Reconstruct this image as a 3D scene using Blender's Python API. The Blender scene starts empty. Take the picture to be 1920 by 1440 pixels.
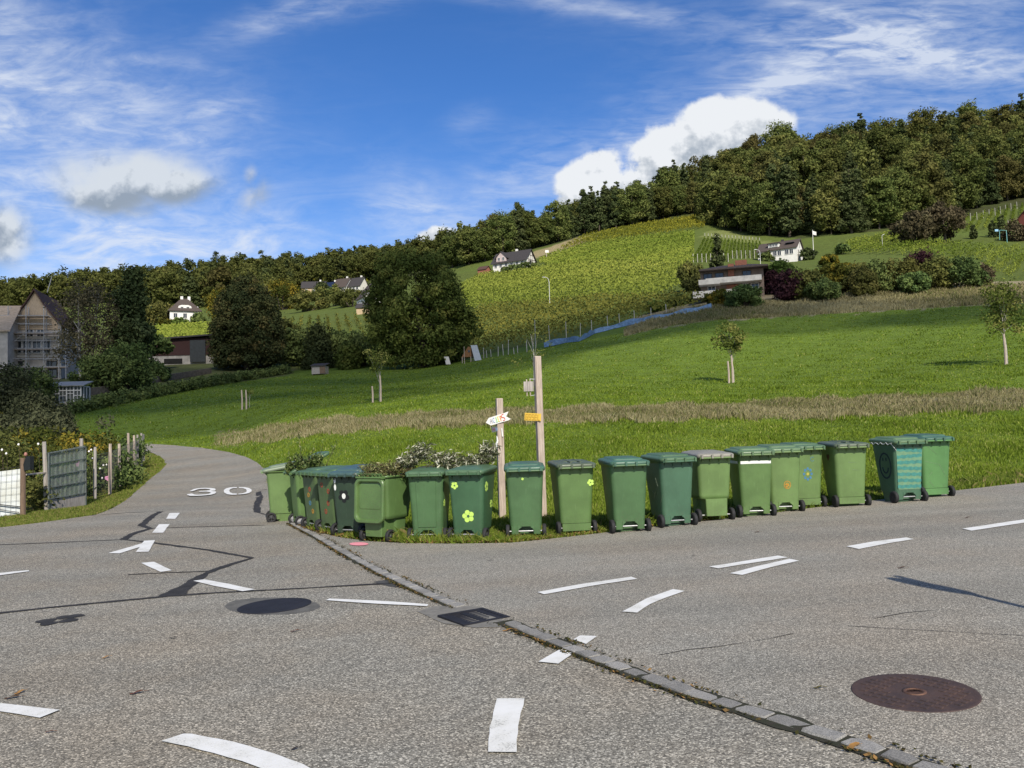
import bpy, bmesh, math, random
import numpy as np
from mathutils import Vector, Matrix
from mathutils.geometry import delaunay_2d_cdt
R = math.radians
rng = np.random.default_rng(11)
random.seed(11)
scene = bpy.context.scene
col = scene.collection
# ------------------------------------------------------------------ camera
F = 1553.0
PITCH = math.atan(80.0 / F)
ROLL = R(1.7)
CAM = np.array([0.0, 0.0, 1.6])
cd = bpy.data.cameras.new("camera")
cd.sensor_width = 36.0
cd.lens = 36.0 * F / 1920.0
cd.clip_start = 0.05
cd.clip_end = 6000
cam = bpy.data.objects.new("camera", cd)
col.objects.link(cam)
CM = Matrix.Rotation(math.pi / 2 + PITCH, 3, 'X') @ Matrix.Rotation(-ROLL, 3, 'Z')
cam.matrix_world = Matrix.Translation(CAM.tolist()) @ CM.to_4x4()
scene.camera = cam
CMn = np.array(CM)
# ------------------------------------------------------------------ sun, sky, exposure
SUN_EL, SUN_AZ = R(38), R(13)          # azimuth measured to the right of straight-behind
sd = bpy.data.lights.new("sun", 'SUN')
sd.energy = 4.2
sd.angle = R(0.5)
sd.color = (1.0, 0.93, 0.82)
so = bpy.data.objects.new("sun", sd)
col.objects.link(so)
SUN = Vector((math.sin(SUN_AZ) * math.cos(SUN_EL), -math.cos(SUN_AZ) * math.cos(SUN_EL), math.sin(SUN_EL)))
so.rotation_euler = SUN.to_track_quat('Z', 'Y').to_euler()
so.location = (30, -40, 60)
scene.view_settings.view_transform = 'Standard'
scene.view_settings.look = 'None'
scene.view_settings.exposure = 0.42
scene.view_settings.gamma = 1.0
scene.view_settings.use_curve_mapping = False
scene.cycles.max_bounces = 6
scene.cycles.transparent_max_bounces = 12
scene.cycles.use_adaptive_sampling = True

class NT:
    """small helper to write shader node trees"""
    def __init__(s, tree):
        s.t = tree
        s.n = tree.nodes
    def node(s, typ, ins=None, **kw):
        n = s.n.new(typ)
        for k, v in kw.items():
            setattr(n, k, v)
        for k, v in (ins or {}).items():
            s.put(n, k, v)
        return n
    def put(s, n, k, v):
        if isinstance(v, bpy.types.NodeSocket):
            s.t.links.new(v, n.inputs[k])
        elif v is not None:
            n.inputs[k].default_value = v
    def m(s, op, a, b=None, c=None, clamp=False):
        n = s.n.new('ShaderNodeMath')
        n.operation = op
        n.use_clamp = clamp
        for i, v in enumerate((a, b, c)):
            s.put(n, i, v)
        return n.outputs[0]
    def mix(s, f, a, b, blend='MIX'):
        n = s.n.new('ShaderNodeMix')
        n.data_type = 'RGBA'
        n.blend_type = blend
        s.put(n, 0, f)
        s.put(n, 6, a)
        s.put(n, 7, b)
        return n.outputs[2]
    def noise(s, vec, scale, detail=4, rough=0.55, dist=0.0):
        n = s.node('ShaderNodeTexNoise', {'Scale': scale, 'Detail': detail, 'Roughness': rough, 'Distortion': dist})
        if vec is not None:
            s.put(n, 'Vector', vec)
        return n.outputs[0]
    def ramp(s, f, stops, interp='LINEAR'):
        n = s.n.new('ShaderNodeValToRGB')
        cr = n.color_ramp
        cr.interpolation = interp
        while len(cr.elements) < len(stops):
            cr.elements.new(0.5)
        for e, (p, c) in zip(cr.elements, stops):
            e.position = p
            e.color = (*c, 1) if len(c) == 3 else c
        s.put(n, 0, f)
        return n.outputs[0]
    def smooth(s, x, lo, hi):
        n = s.n.new('ShaderNodeMapRange')
        n.interpolation_type = 'SMOOTHSTEP'
        s.put(n, 0, x); s.put(n, 1, lo); s.put(n, 2, hi)
        return n.outputs[0]

def build_world():
    w = bpy.data.worlds.new("World")
    scene.world = w
    w.use_nodes = True
    t = w.node_tree
    t.nodes.clear()
    N = NT(t)
    sky = N.node('ShaderNodeTexSky', sky_type='NISHITA')
    sky.sun_disc = False
    sky.sun_elevation = SUN_EL
    sky.sun_rotation = math.pi - SUN_AZ
    sky.altitude = 600
    sky.air_density = 1.0
    sky.dust_density = 0.6
    sky.ozone_density = 3.0
    hs = N.node('ShaderNodeHueSaturation', {'Saturation': 1.22, 'Value': SKY_GAIN, 'Color': sky.outputs[0]})
    blue = N.mix(1.0, hs.outputs[0], (0.69, 0.785, 0.99, 1), 'MULTIPLY')
    tc = N.node('ShaderNodeTexCoord')
    sx = N.node('ShaderNodeSeparateXYZ', {0: tc.outputs['Generated']})
    dy = N.m('MAXIMUM', sx.outputs[1], 0.05)
    a = N.m('DIVIDE', sx.outputs[0], dy)        # tangent of azimuth
    e = N.m('DIVIDE', sx.outputs[2], dy)        # tangent of elevation along north
    ae = N.node('ShaderNodeCombineXYZ', {0: a, 1: e, 2: 0.0}).outputs[0]
    front = N.smooth(sx.outputs[1], 0.05, 0.3)
    wob = N.noise(ae, 5.0, 4, 0.6)
    wob2 = N.noise(N.node('ShaderNodeVectorMath', {0: ae, 1: (3.3, 7.1, 0)}, operation='ADD').outputs[0], 5.0, 4, 0.6)

    def P(u, v):
        d = CMn @ np.array([(u - 960) / F, (720 - v) / F, -1.0])
        return d[0] / d[1], d[2] / d[1]
    def local(u, v, ru, rv, ang, warp=0.0):
        a0, e0 = P(u, v)
        x = N.m('SUBTRACT', a, a0)
        y = N.m('SUBTRACT', e, e0)
        if warp:
            x = N.m('ADD', x, N.m('MULTIPLY', N.m('SUBTRACT', wob, 0.5), warp))
            y = N.m('ADD', y, N.m('MULTIPLY', N.m('SUBTRACT', wob2, 0.5), warp))
        c, s_ = math.cos(R(ang)), math.sin(R(ang))
        xr = N.m('ADD', N.m('MULTIPLY', x, c), N.m('MULTIPLY', y, s_))
        yr = N.m('SUBTRACT', N.m('MULTIPLY', y, c), N.m('MULTIPLY', x, s_))
        xr = N.m('DIVIDE', xr, ru / F)
        yr = N.m('DIVIDE', yr, rv / F)
        return xr, yr
    def gauss(u, v, ru, rv, ang=0, warp=0.0):
        xr, yr = local(u, v, ru, rv, ang, warp)
        q = N.m('ADD', N.m('MULTIPLY', xr, xr), N.m('MULTIPLY', yr, yr))
        return N.m('EXPONENT', N.m('MULTIPLY', q, -1.0))
    def total(lst):
        r = None
        for g, k in lst:
            g = N.m('MULTIPLY', g, k)
            r = g if r is None else N.m('ADD', r, g)
        return r
    # --- cirrus: stretched noise gated by broad masks
    def streaks(ang, sc, stretch, det, dist):
        mp = N.node('ShaderNodeMapping', {'Vector': ae, 'Rotation': (0, 0, R(-ang)), 'Scale': (1.0, stretch, 1.0)})
        return N.noise(mp.outputs[0], sc, det, 0.62, dist)
    left = total([(gauss(120, 250, 330, 170, -12, 0.16), 0.95), (gauss(330, 445, 330, 70, -8, 0.1), 0.95),
                  (gauss(-10, 90, 110, 90, 0, 0.1), 0.6), (gauss(390, 240, 90, 45, 35, 0.05), 0.5),
                  (gauss(250, 110, 60, 14, 8, 0.05), 0.35), (gauss(330, 120, 80, 12, -10, 0.05), 0.35),
                  (gauss(100, 500, 300, 40, 0, 0.06), 0.7), (gauss(775, 400, 105, 62, -20, 0.12), 0.75)])
    right = total([(gauss(1300, 250, 480, 95, 20, 0.12), 0.5), (gauss(1660, 90, 260, 80, 8, 0.14), 0.85),
                   (gauss(1440, 165, 330, 26, 22, 0.05), 0.8), (gauss(1800, 120, 260, 30, -6, 0.06), 0.8),
                   (gauss(1680, 75, 270, 16, -22, 0.03), 0.5), (gauss(1120, 15, 260, 18, -8, 0.05), 0.55),
                   (gauss(570, 28, 170, 30, 12, 0.06), 0.7), (gauss(1000, 330, 260, 50, 22, 0.15), 0.35),
                   (gauss(1800, 190, 300, 60, 10, 0.1), 0.45), (gauss(1600, 30, 420, 60, 0, 0.1), 0.3), (gauss(880, 250, 60, 30, 20, 0.1), 0.25)])
    s1 = N.smooth(streaks(-10, 7.0, 3.2, 7, 0.9), 0.40, 0.74)
    s2 = N.smooth(streaks(24, 6.0, 4.6, 7, 0.8), 0.38, 0.74)
    f1 = N.smooth(streaks(-25, 26.0, 3.0, 6, 0.5), 0.25, 0.8)
    f2 = N.smooth(streaks(20, 24.0, 4.0, 6, 0.5), 0.25, 0.8)
    c1 = N.m('MULTIPLY', left, N.m('ADD', N.m('MULTIPLY', s1, 0.66), N.m('MULTIPLY', f1, 0.34)))
    c2 = N.m('MULTIPLY', right, N.m('ADD', N.m('MULTIPLY', s2, 0.50), N.m('MULTIPLY', f2, 0.42)))
    soft = N.m('ADD', N.m('MULTIPLY', left, 0.16), N.m('MULTIPLY', right, 0.05))
    cir = N.m('ADD', N.m('MULTIPLY', N.m('ADD', c1, c2), 0.95), soft)
    cir = N.m('MINIMUM', cir, 0.78)
    cir = N.m('MULTIPLY', cir, front)
    colr = N.mix(cir, blue, (0.80 * CLOUD, 0.86 * CLOUD, 0.96 * CLOUD, 1))
    # added bright cloud veil in the unseen sky behind the viewer, to lift fill
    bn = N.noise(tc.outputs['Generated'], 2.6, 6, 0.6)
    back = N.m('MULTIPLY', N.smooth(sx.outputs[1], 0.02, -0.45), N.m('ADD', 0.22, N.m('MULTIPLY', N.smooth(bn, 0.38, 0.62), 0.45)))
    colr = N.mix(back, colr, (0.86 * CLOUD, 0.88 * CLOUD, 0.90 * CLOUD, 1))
    # --- cumulus: union of ellipses with a noisy rim; tops white, undersides grey
    def cumulus(lst, colr, soft, amp, sc, lo, bright, grey, seed):
        off = N.node('ShaderNodeVectorMath', {0: ae, 1: (seed, seed * 0.7, 0)}, operation='ADD').outputs[0]
        nz = N.noise(off, sc, 7, 0.56)
        off2 = N.node('ShaderNodeVectorMath', {0: off, 1: (0.010, 0.018, 0)}, operation='ADD').outputs[0]
        nz2 = N.noise(off2, sc, 7, 0.56)
        fld = None
        hgt = None
        for (u, v, ru, rv, an) in lst:
            g = gauss(u, v, ru, rv, an)
            fld = g if fld is None else N.m('MAXIMUM', fld, g)
            _, yr = local(u, v, ru, rv, an)
            hh = N.m('MULTIPLY', g, yr)
            hgt = hh if hgt is None else N.m('ADD', hgt, hh)
        den = N.m('MULTIPLY', fld, N.m('ADD', 1.0, N.m('MULTIPLY', N.m('SUBTRACT', nz, 0.5), amp)))
        al = N.smooth(den, lo, lo + soft)
        al = N.m('MULTIPLY', al, front)
        lit = N.m('ADD', N.m('MULTIPLY', N.m('SUBTRACT', nz, nz2), 5.5), N.m('ADD', N.m('MULTIPLY', hgt, 1.0), 0.50))
        cc = N.ramp(lit, [(0.0, grey), (0.45, tuple((x + y) / 2 for x, y in zip(grey, bright))), (0.85, bright)])
        cc = N.mix(1.0, cc, (CLOUD, CLOUD, CLOUD, 1), 'MULTIPLY')
        return N.mix(al, colr, cc)
    colr = cumulus([(1370, 236, 125, 70, 0), (1270, 285, 130, 76, 20), (1110, 325, 80, 44, 25), (1300, 330, 220, 66, 14), (822, 442, 50, 24, 12), (1170, 360, 150, 52, 16)],
                   colr, 0.22, 2.5, 17.0, 0.36, (0.88, 0.91, 0.95), (0.44, 0.50, 0.58), 2.3)
    colr = cumulus([(250, 330, 165, 58, -4), (205, 368, 100, 48, -10), (330, 345, 90, 48, 0), (5, 440, 68, 64, 0)],
                   colr, 0.75, 2.0, 13.0, 0.20, (0.70, 0.76, 0.84), (0.32, 0.39, 0.49), 5.1)
    colr = cumulus([(478, 368, 44, 34, 60), (470, 330, 16, 26, 0)],
                   colr, 1.1, 3.2, 16.0, 0.2, (0.60, 0.65, 0.72), (0.40, 0.47, 0.57), 8.7)
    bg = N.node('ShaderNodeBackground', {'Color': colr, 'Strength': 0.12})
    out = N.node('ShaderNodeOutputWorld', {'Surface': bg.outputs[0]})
SKY_GAIN = 0.92
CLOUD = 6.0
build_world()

# ------------------------------------------------------------------ image <-> world
def ray(u, v):
    return CMn @ np.array([(u - 960) / F, (720 - v) / F, -1.0])
def pix(u, v, D):
    d = ray(u, v)
    return CAM + d * (D / d[1])
def proj(X, Y, Z):
    p = np.stack([np.asarray(X) - CAM[0], np.asarray(Y) - CAM[1], np.asarray(Z) - CAM[2]], -1) @ CMn
    w = np.maximum(-p[..., 2], 1e-3)
    return 960 + F * p[..., 0] / w, 720 - F * p[..., 1] / w
# ------------------------------------------------------------------ terrain
def plane(X):
    return 0.027 * (0.5 * ((X + 4) + np.sqrt((X + 4) ** 2 + 1.0)) - 4) if True else 0
# each line: (u, v, depth) of a visible line of the land (road edge, meadow strip, wood edge, ridge ...)
LINES = [
    [(-400, 880, 35), (0, 884, 34), (265, 878, 34), (300, 866, 37), (380, 854, 38), (430, 850, 38), (500, 876, 29), (600, 871, 26), (700, 876, 22), (960, 869, 19), (1400, 853, 20), (1920, 833, 20.5), (2400, 815, 22)],
    [(-400, 850, 50), (0, 840, 50), (300, 836, 47), (420, 835, 46), (500, 826, 38), (600, 812, 33), (800, 801, 29), (960, 795, 28), (1200, 788, 27), (1400, 785, 27), (1600, 781, 27.5), (1920, 766, 28), (2400, 750, 30)],
    [(-400, 825, 58), (0, 815, 58), (300, 814, 57), (450, 806, 54), (600, 786, 44), (800, 776, 37), (960, 767, 34), (1200, 762, 33), (1400, 757, 33), (1600, 746, 33.5), (1920, 732, 34), (2400, 715, 37)],
    [(-400, 800, 66), (0, 790, 66), (150, 782, 65), (300, 782, 64), (460, 766, 62), (707, 754, 53), (960, 728, 50), (1372, 717, 48), (1600, 706, 46), (1890, 684, 42), (2400, 660, 46)],
    [(-400, 775, 76), (0, 762, 75), (130, 757, 73), (300, 734, 85), (540, 704, 104), (790, 690, 101), (900, 675, 98), (1020, 652, 95), (1130, 632, 94), (1250, 606, 92), (1340, 594, 91), (1400, 598, 88), (1600, 586, 88), (1840, 572, 87), (1920, 570, 86), (2400, 550, 88)],
    [(-400, 755, 92), (0, 735, 90), (130, 728, 88), (300, 712, 98), (540, 692, 114), (790, 678, 113), (900, 662, 112), (1020, 640, 108), (1130, 618, 107), (1250, 588, 105), (1340, 570, 104), (1420, 563, 104), (1600, 551, 105), (1840, 537, 105), (1920, 535, 105), (2400, 515, 106)],
    [(-400, 715, 130), (0, 692, 130), (150, 690, 130), (345, 650, 160), (540, 625, 165), (700, 610, 165), (900, 590, 162), (1031, 573, 160), (1200, 545, 158), (1300, 525, 156), (1420, 505, 156), (1600, 500, 158), (1920, 500, 160), (2400, 480, 160)],
    [(-400, 660, 260), (0, 640, 260), (150, 625, 260), (345, 606, 250), (540, 578, 300), (700, 555, 300), (860, 520, 290), (965, 504, 286), (1100, 485, 262), (1300, 466, 235), (1465, 491, 206), (1600, 474, 208), (1700, 462, 212), (1920, 452, 214), (2400, 435, 214)],
    [(-400, 620, 430), (0, 585, 430), (200, 560, 430), (345, 566, 400), (480, 562, 415), (560, 556, 425), (700, 545, 430), (800, 508, 380), (880, 492, 330), (1000, 468, 325), (1100, 440, 335), (1220, 420, 342), (1332, 403, 345), (1345, 425, 310), (1400, 442, 285), (1500, 448, 268), (1600, 440, 262), (1700, 430, 268), (1800, 408, 285), (1920, 386, 290), (2400, 350, 300)],
    [(-400, 612, 640), (0, 584, 640), (100, 572, 640), (200, 562, 640), (345, 540, 630), (480, 524, 620), (560, 526, 600), (700, 512, 560), (780, 508, 480), (870, 494, 410), (960, 478, 400), (1050, 462, 400), (1100, 444, 405), (1200, 416, 420), (1300, 370, 440), (1400, 350, 460), (1500, 342, 470), (1600, 330, 475), (1700, 322, 478), (1800, 308, 480), (1920, 286, 485), (2400, 235, 500)],
]
NT_, T0, T1 = 340, -0.95, 0.95
tg = np.linspace(T0, T1, NT_)
NS_ = 700
Y0, Y1 = 2.0, 1500.0
sg = np.linspace(math.log(Y0), math.log(Y1), NS_)
yg = np.exp(sg)
def _line(L):
    L = np.array([[*pix(u, v, D)] for u, v, D in L])
    t = L[:, 0] / L[:, 1]
    o = np.argsort(t)
    t, Dp, zp = t[o], L[o, 1], L[o, 2]
    Dn = np.interp(tg, t, Dp)
    # height scaled with depth so that straight image lines stay straight
    q = np.interp(tg, t, (zp - CAM[2]) / Dp)
    k = np.hanning(9); k /= k.sum()
    pad = lambda a_: np.convolve(np.pad(a_, 4, mode='edge'), k, 'valid')
    Dn, q = pad(Dn), pad(q)
    return Dn, CAM[2] + q * Dn
_lines = [_line(L) for L in LINES]
def pchip(x, y, xq):
    h = np.diff(x); d = np.diff(y) / h
    m = np.zeros_like(y)
    for i in range(1, len(x) - 1):
        if d[i - 1] * d[i] > 0:
            w1, w2 = 2 * h[i] + h[i - 1], h[i] + 2 * h[i - 1]
            m[i] = (w1 + w2) / (w1 / d[i - 1] + w2 / d[i])
    m[0], m[-1] = d[0], d[-1] * 0.5
    i = np.clip(np.searchsorted(x, xq) - 1, 0, len(x) - 2)
    s = (xq - x[i]) / h[i]
    r = (2 * s**3 - 3 * s**2 + 1) * y[i] + (s**3 - 2 * s**2 + s) * h[i] * m[i] + (-2 * s**3 + 3 * s**2) * y[i + 1] + (s**3 - s**2) * h[i] * m[i + 1]
    return r
ROADD = np.interp(tg, [-0.9, -0.6, -0.36, -0.30, -0.16, 0.0, 0.22, 0.62, 0.95], [20, 20, 21, 17, 12.3, 11.6, 12.6, 15.9, 18.5])
ZT = np.zeros((NT_, NS_))
for i, t in enumerate(tg):
    xs = [1.0, 5.0, 9.0, ROADD[i] - 1.5, ROADD[i] + 0.3]
    zs = [float(plane(np.array(t * x))) for x in xs]
    for Dn, zn in _lines:
        xs.append(Dn[i]); zs.append(zn[i])
    xs.append(xs[-1] + 120); zs.append(zs[-1] + 1.0)
    xs.append(1600); zs.append(zs[-1] - 90)
    xs, zs = np.array(xs), np.array(zs)
    z = pchip(xs, zs, yg)
    flat = yg < ROADD[i] - 1.5
    z[flat] = plane(t * yg[flat])
    ZT[i] = z
def H(X, Y):
    X = np.asarray(X, float); Y = np.asarray(Y, float)
    Yc = np.clip(Y, Y0, Y1 * 0.999)
    t = np.clip(X / Yc, T0, T1)
    a = (t - T0) / (T1 - T0) * (NT_ - 1)
    b = (np.log(Yc) - sg[0]) / (sg[1] - sg[0])
    i = np.clip(a.astype(int), 0, NT_ - 2); j = np.clip(b.astype(int), 0, NS_ - 2)
    fa, fb = a - i, b - j
    z = (ZT[i, j] * (1 - fa) + ZT[i + 1, j] * fa) * (1 - fb) + (ZT[i, j + 1] * (1 - fa) + ZT[i + 1, j + 1] * fa) * fb
    return np.where(Y < 9.0, plane(X), z)
def gp(u, v, dmax=1400.0):
    d = ray(u, v)
    Ds = np.exp(np.linspace(math.log(2.0), math.log(dmax), 1500))
    P = CAM[None] + d[None] * (Ds / d[1])[:, None]
    below = P[:, 2] <= H(P[:, 0], P[:, 1])
    if not below.any():
        return P[-1]
    k = int(np.argmax(below))
    lo, hi = Ds[max(k - 1, 0)], Ds[k]
    for _ in range(30):
        m = 0.5 * (lo + hi)
        p = CAM + d * (m / d[1])
        if p[2] <= H(p[0], p[1]): hi = m
        else: lo = m
    return CAM + d * (hi / d[1])
def gat(u, D):
    """ground point seen in picture column u at depth D"""
    v = 780.0
    for _ in range(12):
        p = pix(u, v, D)
        z = float(H(p[0], p[1]))
        pu, pv = proj(p[0], p[1], z)
        v = float(pv)
    p = pix(u, v, D)
    return np.array([p[0], p[1], float(H(p[0], p[1]))])
def gxy(X, Y):
    return np.array([X, Y, float(H(X, Y))])
def pip(px, py, poly):
    px = np.asarray(px); py = np.asarray(py)
    r = np.zeros(px.shape, bool)
    n = len(poly)
    for i in range(n):
        x1, y1 = poly[i]; x2, y2 = poly[(i + 1) % n]
        if y1 == y2: continue
        c = ((y1 > py) != (y2 > py)) & (px < (x2 - x1) * (py - y1) / (y2 - y1) + x1)
        r ^= c
    return r
# ------------------------------------------------------------------ mesh builder
class MB:
    def __init__(s):
        s.v = []; s.nv = 0
        s.loops = []; s.tot = []; s.mat = []; s.tone = []; s.smooth = []
    def add(s, v, f, mat=0, tone=0.5, M=None, smooth=False):
        v = np.asarray(v, np.float64).reshape(-1, 3)
        if M is not None:
            M = np.array(M)
            v = v @ M[:3, :3].T + M[:3, 3]
        s.v.append(v)
        if isinstance(f, np.ndarray):
            s.loops.append((f + s.nv).ravel()); n = len(f); s.tot.append(np.full(n, f.shape[1]))
        else:
            s.loops.append(np.array([i for q in f for i in q], dtype=np.int64) + s.nv); n = len(f)
            s.tot.append(np.array([len(q) for q in f]))
        s.mat.append(np.full(n, mat)); s.smooth.append(np.full(n, smooth))
        s.tone.append(np.broadcast_to(np.asarray(tone, float), (n,)).copy())
        s.nv += len(v)
        return s
    def box(s, x, y, z, sx, sy, sz, mat=0, M=None, tone=0.5, taper=1.0):
        a, b, c = sx / 2, sy / 2, sz / 2
        v = [(x - a, y - b, z - c), (x + a, y - b, z - c), (x + a, y + b, z - c), (x - a, y + b, z - c),
             (x - a * taper, y - b * taper, z + c), (x + a * taper, y - b * taper, z + c), (x + a * taper, y + b * taper, z + c), (x - a * taper, y + b * taper, z + c)]
        f = [(0, 3, 2, 1), (4, 5, 6, 7), (0, 1, 5, 4), (1, 2, 6, 5), (2, 3, 7, 6), (3, 0, 4, 7)]
        return s.add(v, f, mat, tone, M)
    def beam(s, p, q, w, h=None, mat=0, M=None, tone=0.5):
        p, q = Vector(p), Vector(q)
        d = q - p
        if d.length < 1e-6: return s
        T = Matrix.Translation((p + q) / 2) @ d.to_track_quat('Z', 'Y').to_matrix().to_4x4()
        if M is not None: T = Matrix(M) @ T
        return s.box(0, 0, 0, w, h or w, d.length, mat, T, tone)
    def tube(s, pts, rad, n=8, mat=0, M=None, cap=True, tone=0.5, smooth=True):
        pts = [Vector(p) for p in pts]
        rad = rad if hasattr(rad, '__len__') else [rad] * len(pts)
        V = []; fcs = []
        up = None
        for i, p in enumerate(pts):
            d = (pts[min(i + 1, len(pts) - 1)] - pts[max(i - 1, 0)]).normalized()
            if up is None:
                up = d.orthogonal().normalized()
            up = (up - d * up.dot(d))
            up = up.normalized() if up.length > 1e-6 else d.orthogonal().normalized()
            w = d.cross(up)
            for k in range(n):
                a = 2 * math.pi * k / n
                V.append(p + (up * math.cos(a) + w * math.sin(a)) * rad[i])
        for i in range(len(pts) - 1):
            for k in range(n):
                k2 = (k + 1) % n
                fcs.append((i * n + k, i * n + k2, (i + 1) * n + k2, (i + 1) * n + k))
        s.add([tuple(x) for x in V], fcs, mat, tone, M, smooth)
        if cap:
            s.add([tuple(x) for x in V[:n]], [tuple(range(n))[::-1]], mat, tone, M)
            s.add([tuple(x) for x in V[-n:]], [tuple(range(n))], mat, tone, M)
        return s
    def lathe(s, prof, n=20, mat=0, M=None, smooth=True, tone=0.5):
        V = []; fcs = []
        for r, z in prof:
            for k in range(n):
                a = 2 * math.pi * k / n
                V.append((r * math.cos(a), r * math.sin(a), z))
        for i in range(len(prof) - 1):
            for k in range(n):
                k2 = (k + 1) % n
                fcs.append((i * n + k, i * n + k2, (i + 1) * n + k2, (i + 1) * n + k))
        s.add(V, fcs, mat, tone, M, smooth)
        s.add(V[:n], [tuple(range(n))[::-1]], mat, tone, M); s.add(V[-n:], [tuple(range(n))], mat, tone, M)
        return s
    def rings(s, rings, mat=0, M=None, cap0=True, cap1=True, smooth=True, tone=0.5):
        n = len(rings[0]); V = [p for r in rings for p in r]; fcs = []
        for i in range(len(rings) - 1):
            for k in range(n):
                k2 = (k + 1) % n
                fcs.append((i * n + k, i * n + k2, (i + 1) * n + k2, (i + 1) * n + k))
        s.add(V, fcs, mat, tone, M, smooth)
        if cap0: s.add(rings[0], [tuple(range(n))[::-1]], mat, tone, M)
        if cap1: s.add(rings[-1], [tuple(range(n))], mat, tone, M)
        return s
    def prism(s, poly, d, mat=0, M=None, tone=0.5):
        """poly in the local x-z plane, extruded from y=0 to y=d"""
        n = len(poly)
        V = [(x, 0, z) for x, z in poly] + [(x, d, z) for x, z in poly]
        fcs = [tuple(range(n)), tuple(range(n, 2 * n))[::-1]] + [(i, i + n, (i + 1) % n + n, (i + 1) % n) for i in range(n)]
        return s.add(V, fcs, mat, tone, M)
    def build(s, name, mats, parent=None, tone=False, loc=None):
        me = bpy.data.meshes.new(name)
        v = np.concatenate(s.v) if s.v else np.zeros((0, 3))
        lp = np.concatenate(s.loops); tt = np.concatenate(s.tot)
        me.vertices.add(len(v)); me.vertices.foreach_set('co', v.astype(np.float32).ravel())
        me.loops.add(len(lp)); me.loops.foreach_set('vertex_index', lp.astype(np.int32))
        me.polygons.add(len(tt))
        st = np.concatenate([[0], np.cumsum(tt)[:-1]])
        me.polygons.foreach_set('loop_start', st.astype(np.int32))
        me.polygons.foreach_set('loop_total', tt.astype(np.int32))
        me.polygons.foreach_set('material_index', np.concatenate(s.mat).astype(np.int32))
        me.polygons.foreach_set('use_smooth', np.concatenate(s.smooth).astype(bool))
        if tone:
            at = me.attributes.new('tone', 'FLOAT', 'FACE')
            at.data.foreach_set('value', np.concatenate(s.tone).astype(np.float32))
        me.update(calc_edges=True)
        for m in (mats if isinstance(mats, (list, tuple)) else [mats]):
            me.materials.append(m)
        o = bpy.data.objects.new(name, me)
        col.objects.link(o)
        if parent is not None: o.parent = parent
        if loc is not None: o.location = loc
        return o
def tag(o, label=None, cat=None, group=None, kind=None):
    if label: o['label'] = label
    if cat: o['category'] = cat
    if group: o['group'] = group
    if kind: o['kind'] = kind
    return o
def thing(name, label, cat, loc=(0, 0, 0), rz=0.0, group=None):
    o = bpy.data.objects.new(name, None)
    o.empty_display_size = 0.2
    col.objects.link(o)
    o.location = tuple(float(x) for x in loc)
    o.rotation_euler = (0, 0, rz)
    return tag(o, label, cat, group)
# ------------------------------------------------------------------ materials
def newmat(name):
    m = bpy.data.materials.new(name)
    m.use_nodes = True
    t = m.node_tree
    t.nodes.clear()
    return m, NT(t)
def mat(name, c, rough=0.6, var=0.25, scale=6.0, bump=0.0, bscale=None, c2=None, metal=0.0, spec=0.4, detail=5, coord='Object', stretch=(1, 1, 1)):
    m, N = newmat(name)
    tc = N.node('ShaderNodeTexCoord').outputs[coord]
    if stretch != (1, 1, 1):
        tc = N.node('ShaderNodeMapping', {'Vector': tc, 'Scale': stretch}).outputs[0]
    nz = N.noise(tc, scale, detail, 0.6)
    f = N.smooth(nz, 0.3, 0.7)
    c2 = c2 or tuple(x * (1 - var) for x in c)
    colr = N.mix(f, (*c2, 1), (*c, 1))
    b = N.node('ShaderNodeBsdfPrincipled', {'Base Color': colr, 'Roughness': rough, 'Metallic': metal, 'Specular IOR Level': spec})
    if bump:
        bn = N.node('ShaderNodeBump', {'Strength': bump, 'Distance': 0.02, 'Height': N.noise(tc, bscale or scale * 6, 4, 0.6)})
        N.put(b, 'Normal', bn.outputs[0])
    N.node('ShaderNodeOutputMaterial', {'Surface': b.outputs[0]})
    return m
def leafmat(name, stops, transl=0.25, rvar=0.25, hvar=0.03):
    m, N = newmat(name)
    at = N.node('ShaderNodeAttribute', attribute_name='tone')
    colr = N.ramp(at.outputs['Fac'], stops)
    oi = N.node('ShaderNodeObjectInfo').outputs['Random']
    val = N.m('ADD', N.m('MULTIPLY', oi, rvar), 1.0 - rvar / 2)
    hue = N.m('ADD', N.m('MULTIPLY', N.m('FRACT', N.m('MULTIPLY', oi, 7.31)), hvar), 0.5 - hvar / 2)
    hs = N.node('ShaderNodeHueSaturation', {'Hue': hue, 'Value': val, 'Color': colr}).outputs[0]
    d = N.node('ShaderNodeBsdfDiffuse', {'Color': hs})
    tr = N.node('ShaderNodeBsdfTranslucent', {'Color': hs})
    mx = N.node('ShaderNodeMixShader', {0: transl, 1: d.outputs[0], 2: tr.outputs[0]})
    N.node('ShaderNodeOutputMaterial', {'Surface': mx.outputs[0]})
    return m
def flat(name, c, rough=0.6):
    return mat(name, c, rough, 0.12, 8.0)
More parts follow.
